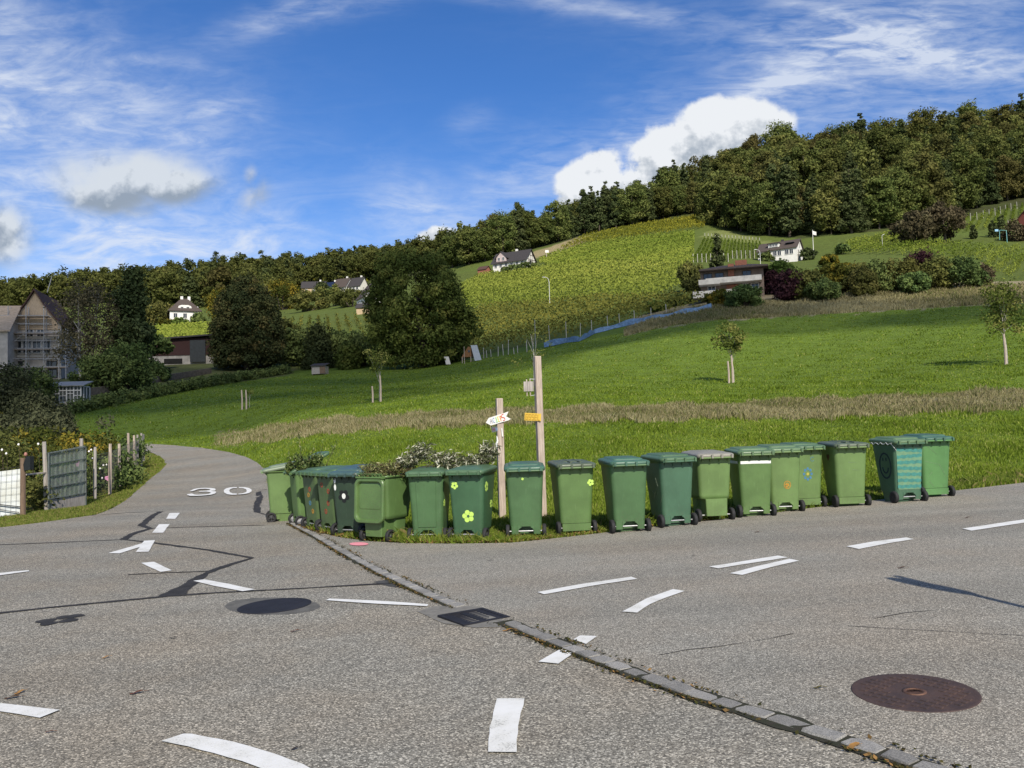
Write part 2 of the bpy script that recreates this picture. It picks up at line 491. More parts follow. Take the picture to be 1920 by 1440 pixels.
# ------------------------------------------------------------------ foliage helpers
def unit(a):
    return a / np.maximum(np.linalg.norm(a, axis=-1, keepdims=True), 1e-9)
def leaf_quads(mb, c, nrm, size, asp=0.6, tone=0.5, mat=0, tri=False):
    n = len(c)
    r = rng.normal(size=(n, 3))
    a = unit(np.cross(nrm, r)); b = np.cross(nrm, a)
    s = np.broadcast_to(np.asarray(size, float), (n,))[:, None]
    if tri:
        V = np.stack([c - a * s * asp - b * s, c + a * s * asp - b * s, c + b * s], 1)
        mb.add(V.reshape(-1, 3), np.arange(n * 3).reshape(n, 3), mat, tone)
    else:
        V = np.stack([c - b * s, c + a * s * asp, c + b * s, c - a * s * asp], 1)
        mb.add(V.reshape(-1, 3), np.arange(n * 4).reshape(n, 4), mat, tone)
def clumps(mb, cen, rad, nper, size, asp=0.6, mat=0, flatz=0.8, tone_c=None, outw=0.8, shell=0.55, tri=False):
    """leaf clumps: for every centre a ragged ball of leaves"""
    k = len(cen)
    rad = np.broadcast_to(np.asarray(rad, float), (k,))
    d = unit(rng.normal(size=(k, nper, 3)))
    rr = shell + (1 - shell) * rng.random((k, nper, 1)) ** 0.6
    rr *= 1 + 0.25 * rng.normal(size=rr.shape)
    off = d * rr * rad[:, None, None]
    off[..., 2] *= flatz
    c = (cen[:, None, :] + off).reshape(-1, 3)
    nrm = unit(d * outw + rng.normal(size=d.shape) * 0.55 + np.array([0, 0, 0.25])).reshape(-1, 3)
    tc = (rng.random(k) if tone_c is None else tone_c)
    tone = np.clip(tc[:, None] * 0.78 + 0.22 * rng.random((k, nper)) , 0, 1).ravel()
    sz = size * (0.7 + 0.6 * rng.random(len(c)))
    leaf_quads(mb, c, nrm, sz, asp, tone, mat, tri)
def envelope(n, h0, h1, prof, rx, ry=None, inner=0.35, cx=0, cy=0, uneven=0.18):
    """points in a body of revolution: prof(s) is relative radius for s in 0..1"""
    ry = ry or rx
    s = rng.random(n * 6)
    pr = np.array([prof(x) for x in s])
    keep = rng.random(n * 6) < (pr / max(pr.max(), 1e-6)) ** 1.2 + 0.03
    s, pr = s[keep][:n], pr[keep][:n]
    a = rng.random(len(s)) * 2 * math.pi
    ph = rng.random(4) * 6.28
    lump = 1 + uneven * (np.sin(2 * a + ph[0] + 3 * s) + 0.7 * np.sin(3 * a + ph[1] - 7 * s) + 0.5 * np.sin(5 * a + ph[2] + 11 * s)) / 1.5
    q = (inner + (1 - inner) * rng.random(len(s)) ** 0.45) * pr * lump
    return np.stack([cx + rx * q * np.cos(a), cy + ry * q * np.sin(a), h0 + (h1 - h0) * s], 1)
# ================================================================== GROUND
def px_poly(us):  # control polyline in picture pixels used to trace outlines on the land
    return [tuple(p) for p in us]
def interp_line(pts, u):
    a = np.array(pts, float)
    return np.interp(u, a[:, 0], a[:, 1])
STRIP_LO = [(-100, 845), (300, 846), (420, 838), (500, 826), (600, 812), (800, 800), (1000, 794), (1200, 788), (1400, 785), (1600, 781), (1920, 765), (2400, 745)]
STRIP_HI = [(-100, 820), (300, 818), (450, 806), (600, 787), (800, 776), (1000, 766), (1300, 760), (1600, 746), (1920, 731), (2400, 712)]
def zone_color(X, Y, Z):
    u, v = proj(X, Y, Z)
    n = np.sin(X * 1.3 + 2 * np.sin(Y * 0.6)) * np.sin(Y * 1.1 + X * 0.4)
    j = n * 2.5 + rng.normal(size=u.shape) * 1.2
    c = np.tile(np.array([0.115, 0.170, 0.024]), (len(u), 1))
    def put(mask, rgb):
        c[mask] = rgb
    # far land: vineyard grass, wood floor
    top = Y > np.interp(u, [-400, 0, 130, 300, 540, 790, 1000, 1340, 1600, 1920, 2400], [92, 88, 85, 95, 112, 110, 106, 104, 104, 104, 105])
    put(top, (0.088, 0.112, 0.026))
    wood = np.zeros(len(u), bool)
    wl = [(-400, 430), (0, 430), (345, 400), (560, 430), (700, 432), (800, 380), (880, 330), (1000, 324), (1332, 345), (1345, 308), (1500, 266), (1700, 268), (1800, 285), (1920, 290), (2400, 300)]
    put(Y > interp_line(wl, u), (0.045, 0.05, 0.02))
    # pale mown bank above the farmhouse
    put(pip(u, v, [(985, 478), (1080, 446), (1130, 440), (1060, 468), (1000, 486)]) & (Y > 240), (0.27, 0.22, 0.12))
    put(pip(u, v, [(1330, 432), (1380, 433), (1430, 452), (1480, 456), (1500, 462), (1430, 458), (1310, 445)]) & (Y > 180), (0.15, 0.17, 0.055))
    # dry grass: upper strip at the meadow's top right
    up_lo = [(1130, 640), (1250, 612), (1340, 600), (1400, 598), (1600, 586), (1840, 572), (2400, 545)]
    m = (u > 1180) & (Y > 60) & (Y < 112) & (v + j < interp_line(up_lo, u))
    put(m, (0.25, 0.21, 0.135))
    # lower dry strip
    m = (Y > 20) & (Y < 62) & (u > 400) & (v + j < interp_line(STRIP_LO, u)) & (v + j > interp_line(STRIP_HI, u))
    fade = np.clip((u - 400) / 150, 0, 1)
    put(m & (rng.random(len(u)) < 0.25 + 0.75 * fade), (0.21, 0.185, 0.10))
    # left garden and yard
    g = (u < 320) & (Y > 18) & (v < interp_line([(-400, 1000), (0, 985), (60, 955), (200, 905), (270, 862), (320, 800)], u)) & (Y < 44) & (X < -9)
    put(g, (0.10, 0.11, 0.045))
    g = (Y > 62) & (Y < 125) & (v < interp_line([(-400, 800), (0, 790), (130, 772), (300, 735), (540, 704), (560, 690)], u)) & (u < 560)
    put(g, (0.09, 0.10, 0.04))
    # road verge: thin, dry, weedy
    r0 = np.interp(u, [480, 700, 960, 1300, 1920, 2400], [14, 12.2, 11.6, 12.6, 15.9, 18.5])
    put((u > 480) & (Y < r0 + 0.8), (0.10, 0.105, 0.035))
    return c, u, v
def build_terrain():
    nt, ns = 300, 420
    t = np.linspace(-0.92, 0.92, nt); s = np.linspace(math.log(2.2), math.log(1400), ns)
    Tm, Sm = np.meshgrid(t, s, indexing='ij')
    Yv = np.exp(Sm).ravel(); Xv = (Tm.ravel()) * Yv
    Zv = H(Xv, Yv)
    idx = np.arange(nt * ns).reshape(nt, ns)
    q = np.stack([idx[:-1, :-1], idx[1:, :-1], idx[1:, 1:], idx[:-1, 1:]], -1).reshape(-1, 4)
    mb = MB()
    mb.add(np.stack([Xv, Yv, Zv], 1), q, 0, 0.5, smooth=True)
    # ground on both sides of and behind the viewer
    gx = np.linspace(-60, 60, 60); gy = np.linspace(-40, 2.2, 12)
    A, B = np.meshgrid(gx, gy, indexing='ij')
    A, B = A.ravel(), B.ravel()
    i2 = np.arange(len(A)).reshape(60, 12)
    q2 = np.stack([i2[:-1, :-1], i2[1:, :-1], i2[1:, 1:], i2[:-1, 1:]], -1).reshape(-1, 4)
    mb.add(np.stack([A, B, plane(A) - 0.01], 1), q2, 0)
    m, N = newmat("land")
    at = N.node('ShaderNodeAttribute', attribute_name='zone')
    tc = N.node('ShaderNodeTexCoord').outputs['Object']
    n1 = N.noise(tc, 0.9, 6, 0.7); n2 = N.noise(tc, 9.0, 6, 0.75); n3 = N.noise(tc, 0.07, 4, 0.6)
    k = N.m('ADD', N.m('MULTIPLY', N.smooth(n2, 0.25, 0.75), 0.7), N.m('MULTIPLY', N.smooth(n1, 0.3, 0.7), 0.45))
    k = N.m('ADD', k, 0.42)
    kk = N.node('ShaderNodeCombineColor', {0: k, 1: k, 2: k}).outputs[0]
    c = N.mix(1.0, at.outputs['Color'], kk, 'MULTIPLY')
    c = N.mix(N.m('MULTIPLY', N.smooth(n3, 0.4, 0.75), 0.35), c, (0.10, 0.15, 0.03, 1))
    b = N.node('ShaderNodeBsdfPrincipled', {'Base Color': c, 'Roughness': 0.95, 'Specular IOR Level': 0.1})
    bp = N.node('ShaderNodeBump', {'Strength': 0.8, 'Distance': 0.12, 'Height': N.noise(tc, 6.0, 6, 0.75)})
    N.put(b, 'Normal', bp.outputs[0])
    N.node('ShaderNodeOutputMaterial', {'Surface': b.outputs[0]})
    o = mb.build("terrain", m)
    cz, _, _ = zone_color(Xv, Yv, Zv)
    full = np.ones((mb.nv, 4)); full[:, :3] = (0.066, 0.15, 0.02); full[:len(cz), :3] = cz
    a = o.data.attributes.new('zone', 'FLOAT_COLOR', 'POINT')
    a.data.foreach_set('color', full.astype(np.float32).ravel())
    tag(o, kind='structure')
build_terrain()
# ------------------------------------------------------------------ roads
def G(pts):
    return [gp(u, v)[:2] for u, v in pts]
KERB = [(548, 982), (560, 989), (600, 1010), (640, 1034), (680, 1056), (720, 1077), (760, 1096), (800, 1114), (850, 1136), (893, 1147), (945, 1167), (1010, 1194), (1080, 1222), (1200, 1269), (1300, 1304), (1400, 1335), (1480, 1360), (1560, 1386), (1640, 1411), (1700, 1432), (1740, 1446), (1900, 1500)]
EDGE_R = [(556, 984), (572, 992), (600, 1000), (640, 1009), (690, 1016), (760, 1020), (860, 1021), (960, 1019), (1030, 1012), (1100, 1004), (1250, 986), (1400, 969), (1560, 949), (1700, 932), (1800, 920), (1920, 906), (2100, 882), (2250, 862)]
LANE_R = [(548, 981), (520, 965), (505, 930), (502, 900), (497, 882), (482, 868), (462, 858), (430, 849), (380, 841), (330, 836.5), (272, 833)]
LANE_L = [(262, 842), (290, 852), (306, 862), (311, 873), (300, 885), (280, 900), (255, 922), (235, 940), (205, 957), (180, 966), (120, 975), (60, 983), (0, 990), (-120, 1004), (-300, 1030)]
kerb_xy = G(KERB); edge_xy = G(EDGE_R); lane_r = G(LANE_R); lane_l = G(LANE_L)
ROAD_LEFT = [tuple(p) for p in kerb_xy][::-1] + [tuple(p) for p in lane_r] + [tuple(p) for p in lane_l] + [(-16, 9), (-30, 0), (-30, -12), (7, -12)]
ROAD_RIGHT = [tuple(p) for p in kerb_xy] + [(7, -12), (30, -12), (34, 10)] + [tuple(p) for p in edge_xy][::-1]
ROADS_XY = [ROAD_LEFT, ROAD_RIGHT]
def densify(P, step):
    out = []
    for i in range(len(P)):
        a = np.array(P[i], float); b = np.array(P[(i + 1) % len(P)], float)
        st = max(step, 0.02 * np.linalg.norm((a + b) / 2))
        n = max(1, int(np.linalg.norm(b - a) / st))
        for k in range(n):
            out.append(tuple(a + (b - a) * k / n))
    return out
def sheet(name, P, dz, material, step=0.4, jitter=0.0):
    P = densify(P, step)
    if jitter:
        P = [(x + random.uniform(-1, 1) * jitter, y + random.uniform(-1, 1) * jitter) for x, y in P]
    A = np.array(P)
    inner = []
    y = A[:, 1].min()
    while y < A[:, 1].max():
        st = max(step, 0.03 * abs(y))
        xs = np.arange(A[:, 0].min(), A[:, 0].max(), st)
        inner.append(np.stack([xs + rng.uniform(-0.1, 0.1, len(xs)) * st, np.full(len(xs), y)], 1))
        y += st
    I = np.concatenate(inner)
    I = I[pip(I[:, 0], I[:, 1], P)]
    pts = [Vector(p) for p in P] + [Vector(p) for p in I]
    n = len(P)
    V, E, Fc, *_ = delaunay_2d_cdt(pts, [], [list(range(n))], 1, 1e-5)
    V = np.array([tuple(p) for p in V])
    z = H(V[:, 0], V[:, 1])
    z = z + dz + 0.0009 * np.maximum(0, V[:, 1] - 14)
    mb = MB()
    fs = []
    for f in Fc:
        a, b, c = [V[i] for i in f[:3]]
        ar = (b[0] - a[0]) * (c[1] - a[1]) - (b[1] - a[1]) * (c[0] - a[0])
        fs.append(tuple(f) if ar > 0 else tuple(f)[::-1])
    mb.add(np.column_stack([V, z]), fs, 0, smooth=True)
    return mb.build(name, material)
def asphalt(name, base, warm, grain, dark):
    m, N = newmat(name)
    tc = N.node('ShaderNodeTexCoord').outputs['Object']
    vor = N.node('ShaderNodeTexVoronoi', {'Vector': tc, 'Scale': grain}, feature='F1')
    vc = N.node('ShaderNodeSeparateColor', {0: vor.outputs['Color']})
    st = N.smooth(vc.outputs[0], 0.0, 1.0)
    big = N.noise(tc, 0.55, 5, 0.6); mid = N.noise(tc, 3.2, 5, 0.65)
    c = N.ramp(st, [(0.0, tuple(x * 0.45 for x in base)), (0.28, tuple(x * 0.86 for x in base)), (0.75, tuple(x * 1.10 for x in base)), (0.93, tuple(x * 1.55 for x in base)), (1.0, tuple(x * 2.5 for x in base))])
    c = N.mix(N.m('MULTIPLY', N.smooth(big, 0.35, 0.7), 0.75), c, N.mix(1.0, c, (*warm, 1), 'MULTIPLY'))
    c = N.mix(N.m('MULTIPLY', N.smooth(mid, 0.55, 0.8), 0.35), c, N.mix(1.0, c, (dark, dark, dark, 1), 'MULTIPLY'))
    trk = N.noise(N.node('ShaderNodeMapping', {'Vector': tc, 'Rotation': (0, 0, R(-24)), 'Scale': (0.10, 0.9, 1)}).outputs[0], 1.0, 5, 0.6)
    tk = N.m('ADD', N.m('MULTIPLY', N.smooth(trk, 0.3, 0.7), 0.24), 0.88)
    c = N.mix(1.0, c, N.node('ShaderNodeCombineColor', {0: tk, 1: tk, 2: tk}).outputs[0], 'MULTIPLY')
    spot = N.smooth(N.noise(tc, 1.7, 3, 0.5, 0.6), 0.70, 0.78)
    c = N.mix(N.m('MULTIPLY', spot, 0.35), c, N.mix(1.0, c, (0.55, 0.55, 0.55, 1), 'MULTIPLY'))
    fine = N.noise(tc, 210, 3, 0.7)
    ff = N.m('ADD', N.m('MULTIPLY', fine, 0.9), 0.55)
    c = N.mix(1.0, c, N.node('ShaderNodeCombineColor', {0: ff, 1: ff, 2: ff}).outputs[0], 'MULTIPLY')
    b = N.node('ShaderNodeBsdfPrincipled', {'Base Color': c, 'Roughness': 0.9, 'Specular IOR Level': 0.25})
    dist = N.m('MULTIPLY', vor.outputs['Distance'], -1.0)
    bp = N.node('ShaderNodeBump', {'Strength': 0.7, 'Distance': 0.004, 'Height': N.m('ADD', dist, N.m('MULTIPLY', fine, 0.5))})
    N.put(b, 'Normal', bp.outputs[0])
    N.node('ShaderNodeOutputMaterial', {'Surface': b.outputs[0]})
    return m
M_ASL = asphalt("coarse_asphalt", (0.198, 0.188, 0.158), (1.10, 1.0, 0.90), 115, 0.75)
M_ASR = asphalt("fine_asphalt", (0.212, 0.202, 0.172), (1.09, 1.0, 0.92), 160, 0.85)
tag(sheet("road_lane", ROAD_LEFT, 0.010, M_ASL, 0.45, 0.012), kind='structure')
tag(sheet("road", ROAD_RIGHT, 0.012, M_ASR, 0.45, 0.012), kind='structure')
# ------------------------------------------------------------------ painted markings
def paintmat(name, c, worn):
    m, N = newmat(name)
    tc = N.node('ShaderNodeTexCoord').outputs['Object']
    n1 = N.noise(tc, 90, 4, 0.7); n2 = N.noise(tc, 5, 5, 0.6)
    w = N.smooth(N.m('ADD', N.m('MULTIPLY', n1, 0.6), N.m('MULTIPLY', n2, 0.4)), worn, worn + 0.09)
    cc = N.mix(w, (*c, 1), tuple(x * 0.55 for x in c) + (1,))
    cc = N.mix(N.smooth(n2, 0.35, 0.7), cc, N.mix(1.0, cc, (0.88, 0.87, 0.83, 1), 'MULTIPLY'))
    b = N.node('ShaderNodeBsdfPrincipled', {'Base Color': cc, 'Roughness': 0.7})
    bp = N.node('ShaderNodeBump', {'Strength': 0.4, 'Distance': 0.003, 'Height': n1})
    N.put(b, 'Normal', bp.outputs[0])
    N.node('ShaderNodeOutputMaterial', {'Surface': b.outputs[0]})
    return m
M_WHITE = paintmat("road_paint", (0.70, 0.70, 0.67), 0.552)
M_PINK = paintmat("pink_paint", (0.75, 0.28, 0.33), 0.66)
M_TAR = mat("bitumen", (0.046, 0.044, 0.042), 0.8, 0.45, 9.0, 0.4, spec=0.2)
def ground_poly(name, pts, dz, material, rough_edge=0.004, centroid=True):
    W = [gp(u, v) for u, v in pts]
    P = densify([w[:2] for w in W], 0.06)
    P = [(x + random.uniform(-1, 1) * rough_edge, y + random.uniform(-1, 1) * rough_edge) for x, y in P]
    vs, es, fs, *_ = delaunay_2d_cdt([Vector(p) for p in P], [], [list(range(len(P)))], 1, 1e-5)
    V = np.array([tuple(p) for p in vs])
    z = H(V[:, 0], V[:, 1]) + dz + 0.0009 * np.maximum(0, V[:, 1] - 14)
    mb = MB(); out = []
    for f in fs:
        a, b, c = [V[i] for i in f[:3]]
        ar = (b[0] - a[0]) * (c[1] - a[1]) - (b[1] - a[1]) * (c[0] - a[0])
        out.append(tuple(f) if ar > 0 else tuple(f)[::-1])
    mb.add(np.column_stack([V, z]), out)
    return mb.build(name, material)
MARKS = [
    ([(317.7, 963.9), (337, 963.6), (328.6, 974.8), (311.7, 974.8)], "short white dash farthest up the lane, below the painted number"),
    ([(298, 985), (318, 984.7), (306, 1000.8), (285.4, 1001)], "short white dash crossed by a tar line on the lane"),
    ([(270.8, 1016), (291, 1015), (278.6, 1036.8), (255, 1037.3), (262, 1028), (224, 1040), (202.6, 1039.6), (266, 1021)], "white forked marking where two dashes meet at a point on the lane"),
    ([(264.8, 1058), (288.5, 1056), (322.4, 1072), (300.8, 1075.3)], "curved white dash just below the forked marking on the lane"),
    ([(-70, 1088), (0, 1077), (54, 1071.7), (54.7, 1073.8), (0, 1081.3), (-70, 1093)], "thin white dash running out at the left edge of the picture, mid height"),
    ([(363, 1092), (383, 1089.4), (430, 1098), (477, 1108.6), (455.7, 1111.8), (400, 1101.5)], "white dash beside the wide tar line, above the dark manhole"),
    ([(611, 1129), (619, 1125.8), (710, 1130), (803.8, 1136.8), (801, 1140.4), (700, 1135.5)], "thin white dash ending at the kerb beside the drain grate"),
    ([(1075.8, 1203.8), (1086.9, 1196.5), (1119, 1197.5), (1099.4, 1212.7)], "small white paint block just above the stone kerb"),
    ([(1009.8, 1246), (1054, 1220.5), (1075, 1231), (1046, 1250)], "white paint block just below the stone kerb"),
    ([(1007.6, 1113.9), (1020.6, 1118), (1110, 1102), (1195, 1088.9), (1183.4, 1085), (1100, 1097)], "long thin white dash in front of the bins, leftmost on the right road"),
    ([(1166.5, 1150.8), (1195, 1153), (1218.5, 1136.8), (1250, 1124), (1283.6, 1112), (1261.5, 1108.6), (1213, 1126)], "broad curved white dash on the right road, nearest the drain grate"),
    ([(1330, 1065.7), (1347, 1069), (1410, 1059), (1477, 1048.5), (1459, 1045), (1390, 1056)], "upper of the two white dashes that nearly touch on the right road"),
    ([(1369, 1078.4), (1392.5, 1081.6), (1445, 1067), (1499, 1054.7), (1481, 1051), (1420, 1065)], "lower of the two white dashes that nearly touch on the right road"),
    ([(1586.5, 1027.4), (1611, 1032.6), (1664, 1022), (1714, 1013.9), (1699.8, 1010.7), (1640, 1018)], "white dash on the right road, in front of the striped bin"),
    ([(1805, 994), (1822, 998), (1880, 989), (1960, 977), (1945, 973), (1870, 984)], "white dash farthest along the right road at the picture's right edge"),
    ([(-90, 1317), (0, 1324), (112, 1337), (74.7, 1352), (0, 1339.6), (-90, 1330)], "white dash running out at the lower left edge of the picture"),
    ([(303.7, 1395.7), (344.5, 1382), (359, 1382), (440, 1398), (520, 1422), (567, 1440), (640, 1480), (560, 1480), (480, 1443), (400, 1419)], "largest curved white dash at the bottom left of the picture"),
    ([(933, 1315), (984, 1316), (977, 1342), (972, 1368), (969.5, 1394), (969, 1418), (914, 1417), (915.5, 1394), (919, 1370), (925, 1342)], "upright broad white dash at the bottom centre of the road"),
]
for pts, lab in MARKS:
    o = ground_poly("road_marking", pts, 0.020, M_WHITE)
    tag(o, lab, "road marking", "white dashes painted on the two roads")
# the number 30, traced as strokes
def stroke(mb, pts, wds, dz):
    """pts in pixels with widths in metres, as a flat ribbon on the ground"""
    W = np.array([gp(u, v)[:2] for u, v in pts])
    return ribbon(mb, W, wds, dz)
def ribbon(mb, W, wds, dz, mat=0, rag=0.0):
    W = np.asarray(W, float)
    seg = [W[0]]; ws = [wds[0] if hasattr(wds, '__len__') else wds]
    wd = wds if hasattr(wds, '__len__') else [wds] * len(W)
    for i in range(len(W) - 1):
        n = max(1, int(np.linalg.norm(W[i + 1] - W[i]) / 0.12))
        n = min(n, 60)
        for k in range(1, n + 1):
            seg.append(W[i] + (W[i + 1] - W[i]) * k / n); ws.append(wd[i] + (wd[i + 1] - wd[i]) * k / n)
    W = np.array(seg); ws = np.array(ws)
    d = unit(np.gradient(W, axis=0)); nrm = np.stack([-d[:, 1], d[:, 0]], 1)
    if rag:
        ws = ws * (1 + rag * rng.normal(size=len(ws)))
        W = W + nrm * (rag * 0.25 * rng.normal(size=len(ws)) * ws)[:, None]
    L = W + nrm * ws[:, None] / 2; Rr = W - nrm * ws[:, None] / 2
    P = np.concatenate([L, Rr])
    z = H(P[:, 0], P[:, 1]) + dz + 0.0009 * np.maximum(0, P[:, 1] - 14)
    n = len(W)
    q = np.array([(i + n, i + 1 + n, i + 1, i) for i in range(n - 1)])
    mb.add(np.column_stack([P, z]), q, mat)
    return mb
def num_pt(x, y):   # from the enlarged crop of the number to picture pixels
    return 330 + x / 11.294, 900 + y / 11.294
o30 = thing("road_number", "large white speed number 30 painted across the lane", "road marking", (0, 0, 0))
def digit(strokes, name):
    mb = MB()
    for poly in strokes:
        W = [gp(*num_pt(x, y)) for x, y in poly]
        P = [tuple(w[:2]) for w in W]
        vs, es, fs, *_ = delaunay_2d_cdt([Vector(p) for p in P], [], [list(range(len(P)))], 1, 1e-5)
        V = np.array([tuple(p) for p in vs])
        z = H(V[:, 0], V[:, 1]) + 0.040 + 0.0009 * np.maximum(0, V[:, 1] - 14)
        out = []
        for f in fs:
            a, b, c = [V[i] for i in f[:3]]
            ar = (b[0] - a[0]) * (c[1] - a[1]) - (b[1] - a[1]) * (c[0] - a[0])
            out.append(tuple(f) if ar > 0 else tuple(f)[::-1])
        mb.add(np.column_stack([V, z]), out)
    mb.build(name, M_WHITE, o30)
digit([[(290, 268), (380, 225), (470, 208), (600, 200), (740, 203), (820, 214), (845, 235), (820, 258), (735, 266), (840, 278), (852, 298), (820, 325), (740, 348), (600, 362), (420, 373), (290, 370), (232, 350), (240, 335), (330, 322), (362, 330), (385, 342), (470, 348), (600, 342), (690, 330), (740, 312), (720, 290), (640, 280), (480, 282), (500, 270), (640, 262), (710, 252), (725, 238), (700, 226), (620, 218), (510, 224), (440, 238), (395, 258), (340, 270)]], "digit_three")
digit([[(1290, 185), (1150, 190), (1060, 212), (1012, 250), (1020, 300), (1080, 335), (1170, 348), (1285, 346), (1290, 325), (1200, 320), (1145, 295), (1128, 262), (1150, 228), (1210, 207), (1290, 203)],
       [(1330, 184), (1450, 186), (1550, 205), (1605, 245), (1600, 280), (1540, 315), (1430, 335), (1322, 343), (1322, 326), (1420, 315), (1490, 290), (1500, 262), (1480, 230), (1420, 208), (1335, 203)]], "digit_zero")
# ------------------------------------------------------------------ tar-sealed cracks (one irregular network)
mb = MB()
def seal(pts, w):
    W = np.array([gp(u, v)[:2] for u, v in pts])
    ribbon(mb, W, w, 0.0155, 0, 0.16)
seal([(170, 968), (243, 962.5), (300, 960.5)], 0.05)
seal([(302, 960.5), (290, 966), (281, 973), (265, 986.5), (281, 992)], [0.12, 0.13, 0.14, 0.15, 0.12])
seal([(281, 992), (318, 991), (400, 988.5), (495, 986)], 0.05)
seal([(284, 992), (262, 998), (248, 1003), (232, 1013)], [0.10, 0.12, 0.13, 0.12])
seal([(234, 1013), (120, 1018), (0, 1023), (-100, 1026)], 0.05)
seal([(232, 1013), (286, 1019), (391, 1033), (474, 1048)], [0.06, 0.07, 0.08, 0.07])
seal([(474, 1048), (440, 1058), (406, 1069), (385, 1078), (355, 1098), (318, 1121)], [0.07, 0.11, 0.10, 0.13, 0.18, 0.24])
seal([(240, 1079.5), (320, 1075.5), (396, 1073)], 0.04)
seal([(-100, 1168), (0, 1152), (90, 1142), (182, 1133), (318, 1120), (400, 1114), (500, 1109)], [0.08, 0.08, 0.08, 0.09, 0.10, 0.06, 0.06])
seal([(500, 1109), (600, 1103.5), (710, 1097), (745, 1096)], [0.05, 0.05, 0.08, 0.10])
seal([(484, 921), (487, 935), (481, 950), (483, 962)], [0.13, 0.15, 0.15, 0.15])
seal([(484, 921), (500, 919.5)], 0.05)
seal([(483, 962), (497, 966)], 0.06)
o = mb.build("tar_seam", M_TAR)
tag(o, "network of black tar seams sealing cracks in the grey lane", "tar seam")
mb = MB()
W = [(1236, 1232), (1290, 1222), (1340, 1217), (1400, 1208), (1445, 1201), (1488, 1191)]
ribbon(mb, [gp(*p)[:2] for p in W], 0.009, 0.015, 0, 0.4)
ribbon(mb, [gp(*p)[:2] for p in [(1590, 1177), (1700, 1184), (1800, 1189), (1960, 1198)]], 0.007, 0.015, 0, 0.3)
ribbon(mb, [gp(*p)[:2] for p in [(1640, 1163), (1700, 1152), (1760, 1147)]], 0.006, 0.015, 0, 0.4)
o = mb.build("crack", M_TAR)
tag(o, "fine dark cracks wandering across the right road", "crack")
# gutter patch of dark tar along the kerb
o = ground_poly("tar_patch", [(700, 1093), (748, 1086), (785, 1104), (830, 1124), (858, 1136), (838, 1138), (800, 1124), (768, 1105), (735, 1102)], 0.0145, mat("gutter_tar", (0.075, 0.072, 0.066), 0.8, 0.4, 12, 0.4), 0.012)
tag(o, "dark tar patch in the gutter beside the stone kerb", "tar patch")
o = ground_poly("concrete_apron", [(782, 1150), (808, 1141), (850, 1137), (902, 1141), (950, 1170), (955, 1178), (890, 1180), (832, 1172)], 0.0145, mat("apron", (0.20, 0.19, 0.165), 0.9, 0.3, 14, 0.3), 0.008)
tag(o, "pale repair patch round the drain grate", "road patch")
o = ground_poly("paint_dot", [(673 + 18 * math.cos(a), 1022.5 + 3.1 * math.sin(a)) for a in np.linspace(0, 2 * math.pi, 20, endpoint=False)], 0.022, M_PINK, 0.0)
tag(o, "pink paint dot on the road in front of the open bin", "paint dot")
mb = MB()
qc = gp(113, 1164)
for dx, dy, r in [(-0.20, -0.05, 0.17), (0.13, 0.15, 0.16), (0.2, -0.08, 0.16), (-0.03, -0.2, 0.15), (-0.02, 0.12, 0.15)]:
    a = np.linspace(0, 2 * math.pi, 22, endpoint=False)
    rr = r * (1 + 0.08 * np.sin(3 * a + dx * 9))
    P = np.stack([qc[0] + dx * 0.55 + 0.52 * rr * np.cos(a), qc[1] + dy * 0.8 + rr * 0.55 * np.sin(a)], 1)
    mb.add(np.column_stack([P, H(P[:, 0], P[:, 1]) + 0.0150 + 0.0007 * dx]), [tuple(range(22))])
o = mb.build("tar_blotch", M_TAR)
tag(o, "flower shaped black tar blotch on the lane, left of the dark manhole", "tar patch")
# ------------------------------------------------------------------ kerb of granite setts
mb = MB(); gut = MB()
kx = np.array(kerb_xy)
L = np.concatenate([[0], np.cumsum(np.linalg.norm(np.diff(kx, axis=0), axis=1))])
gA, gB = gp(862, 1140)[:2], gp(946, 1166)[:2]
s = 0.02
grows = []
while s < L[-1] - 0.2:
    ln = random.uniform(0.15, 0.235)
    m_ = s + ln / 2
    c = np.array([np.interp(m_, L, kx[:, 0]), np.interp(m_, L, kx[:, 1])])
    c2 = np.array([np.interp(m_ + 0.05, L, kx[:, 0]), np.interp(m_ + 0.05, L, kx[:, 1])])
    d = c2 - c
    ang = math.atan2(d[1], d[0])
    t = np.dot(c - gA, gB - gA) / np.dot(gB - gA, gB - gA)
    if not (-0.05 < t < 1.02):
        w = random.uniform(0.100, 0.122)
        h = random.uniform(0.019, 0.027)
        z0 = float(H(c[0], c[1]))
        T = Matrix.Translation((c[0], c[1], z0)) @ Matrix.Rotation(ang + random.uniform(-0.05, 0.05), 4, 'Z') @ Matrix.Rotation(random.uniform(-0.04, 0.04), 4, 'X') @ Matrix.Rotation(random.uniform(-0.04, 0.04), 4, 'Y')
        a, b = ln / 2 - 0.006, w / 2
        k = [1 + random.uniform(-0.10, 0.06) for _ in range(8)]
        base = [(-a, -b), (-a * 0.3, -b * 1.04), (a * 0.5, -b), (a, -b * 0.9), (a, b * 0.9), (a * 0.2, b * 1.05), (-a * 0.6, b), (-a, b * 0.8)]
        r0 = [(x * q, y * q, -0.08) for (x, y), q in zip(base, k)]
        r1 = [(x * q, y * q, h - 0.012) for (x, y), q in zip(base, k)]
        r2 = [(x * q * 0.93, y * q * 0.90, h + random.uniform(-0.003, 0.004)) for (x, y), q in zip(base, k)]
        mb.rings([r0, r1, r2], 0, T, smooth=False, tone=random.random())
    s += ln
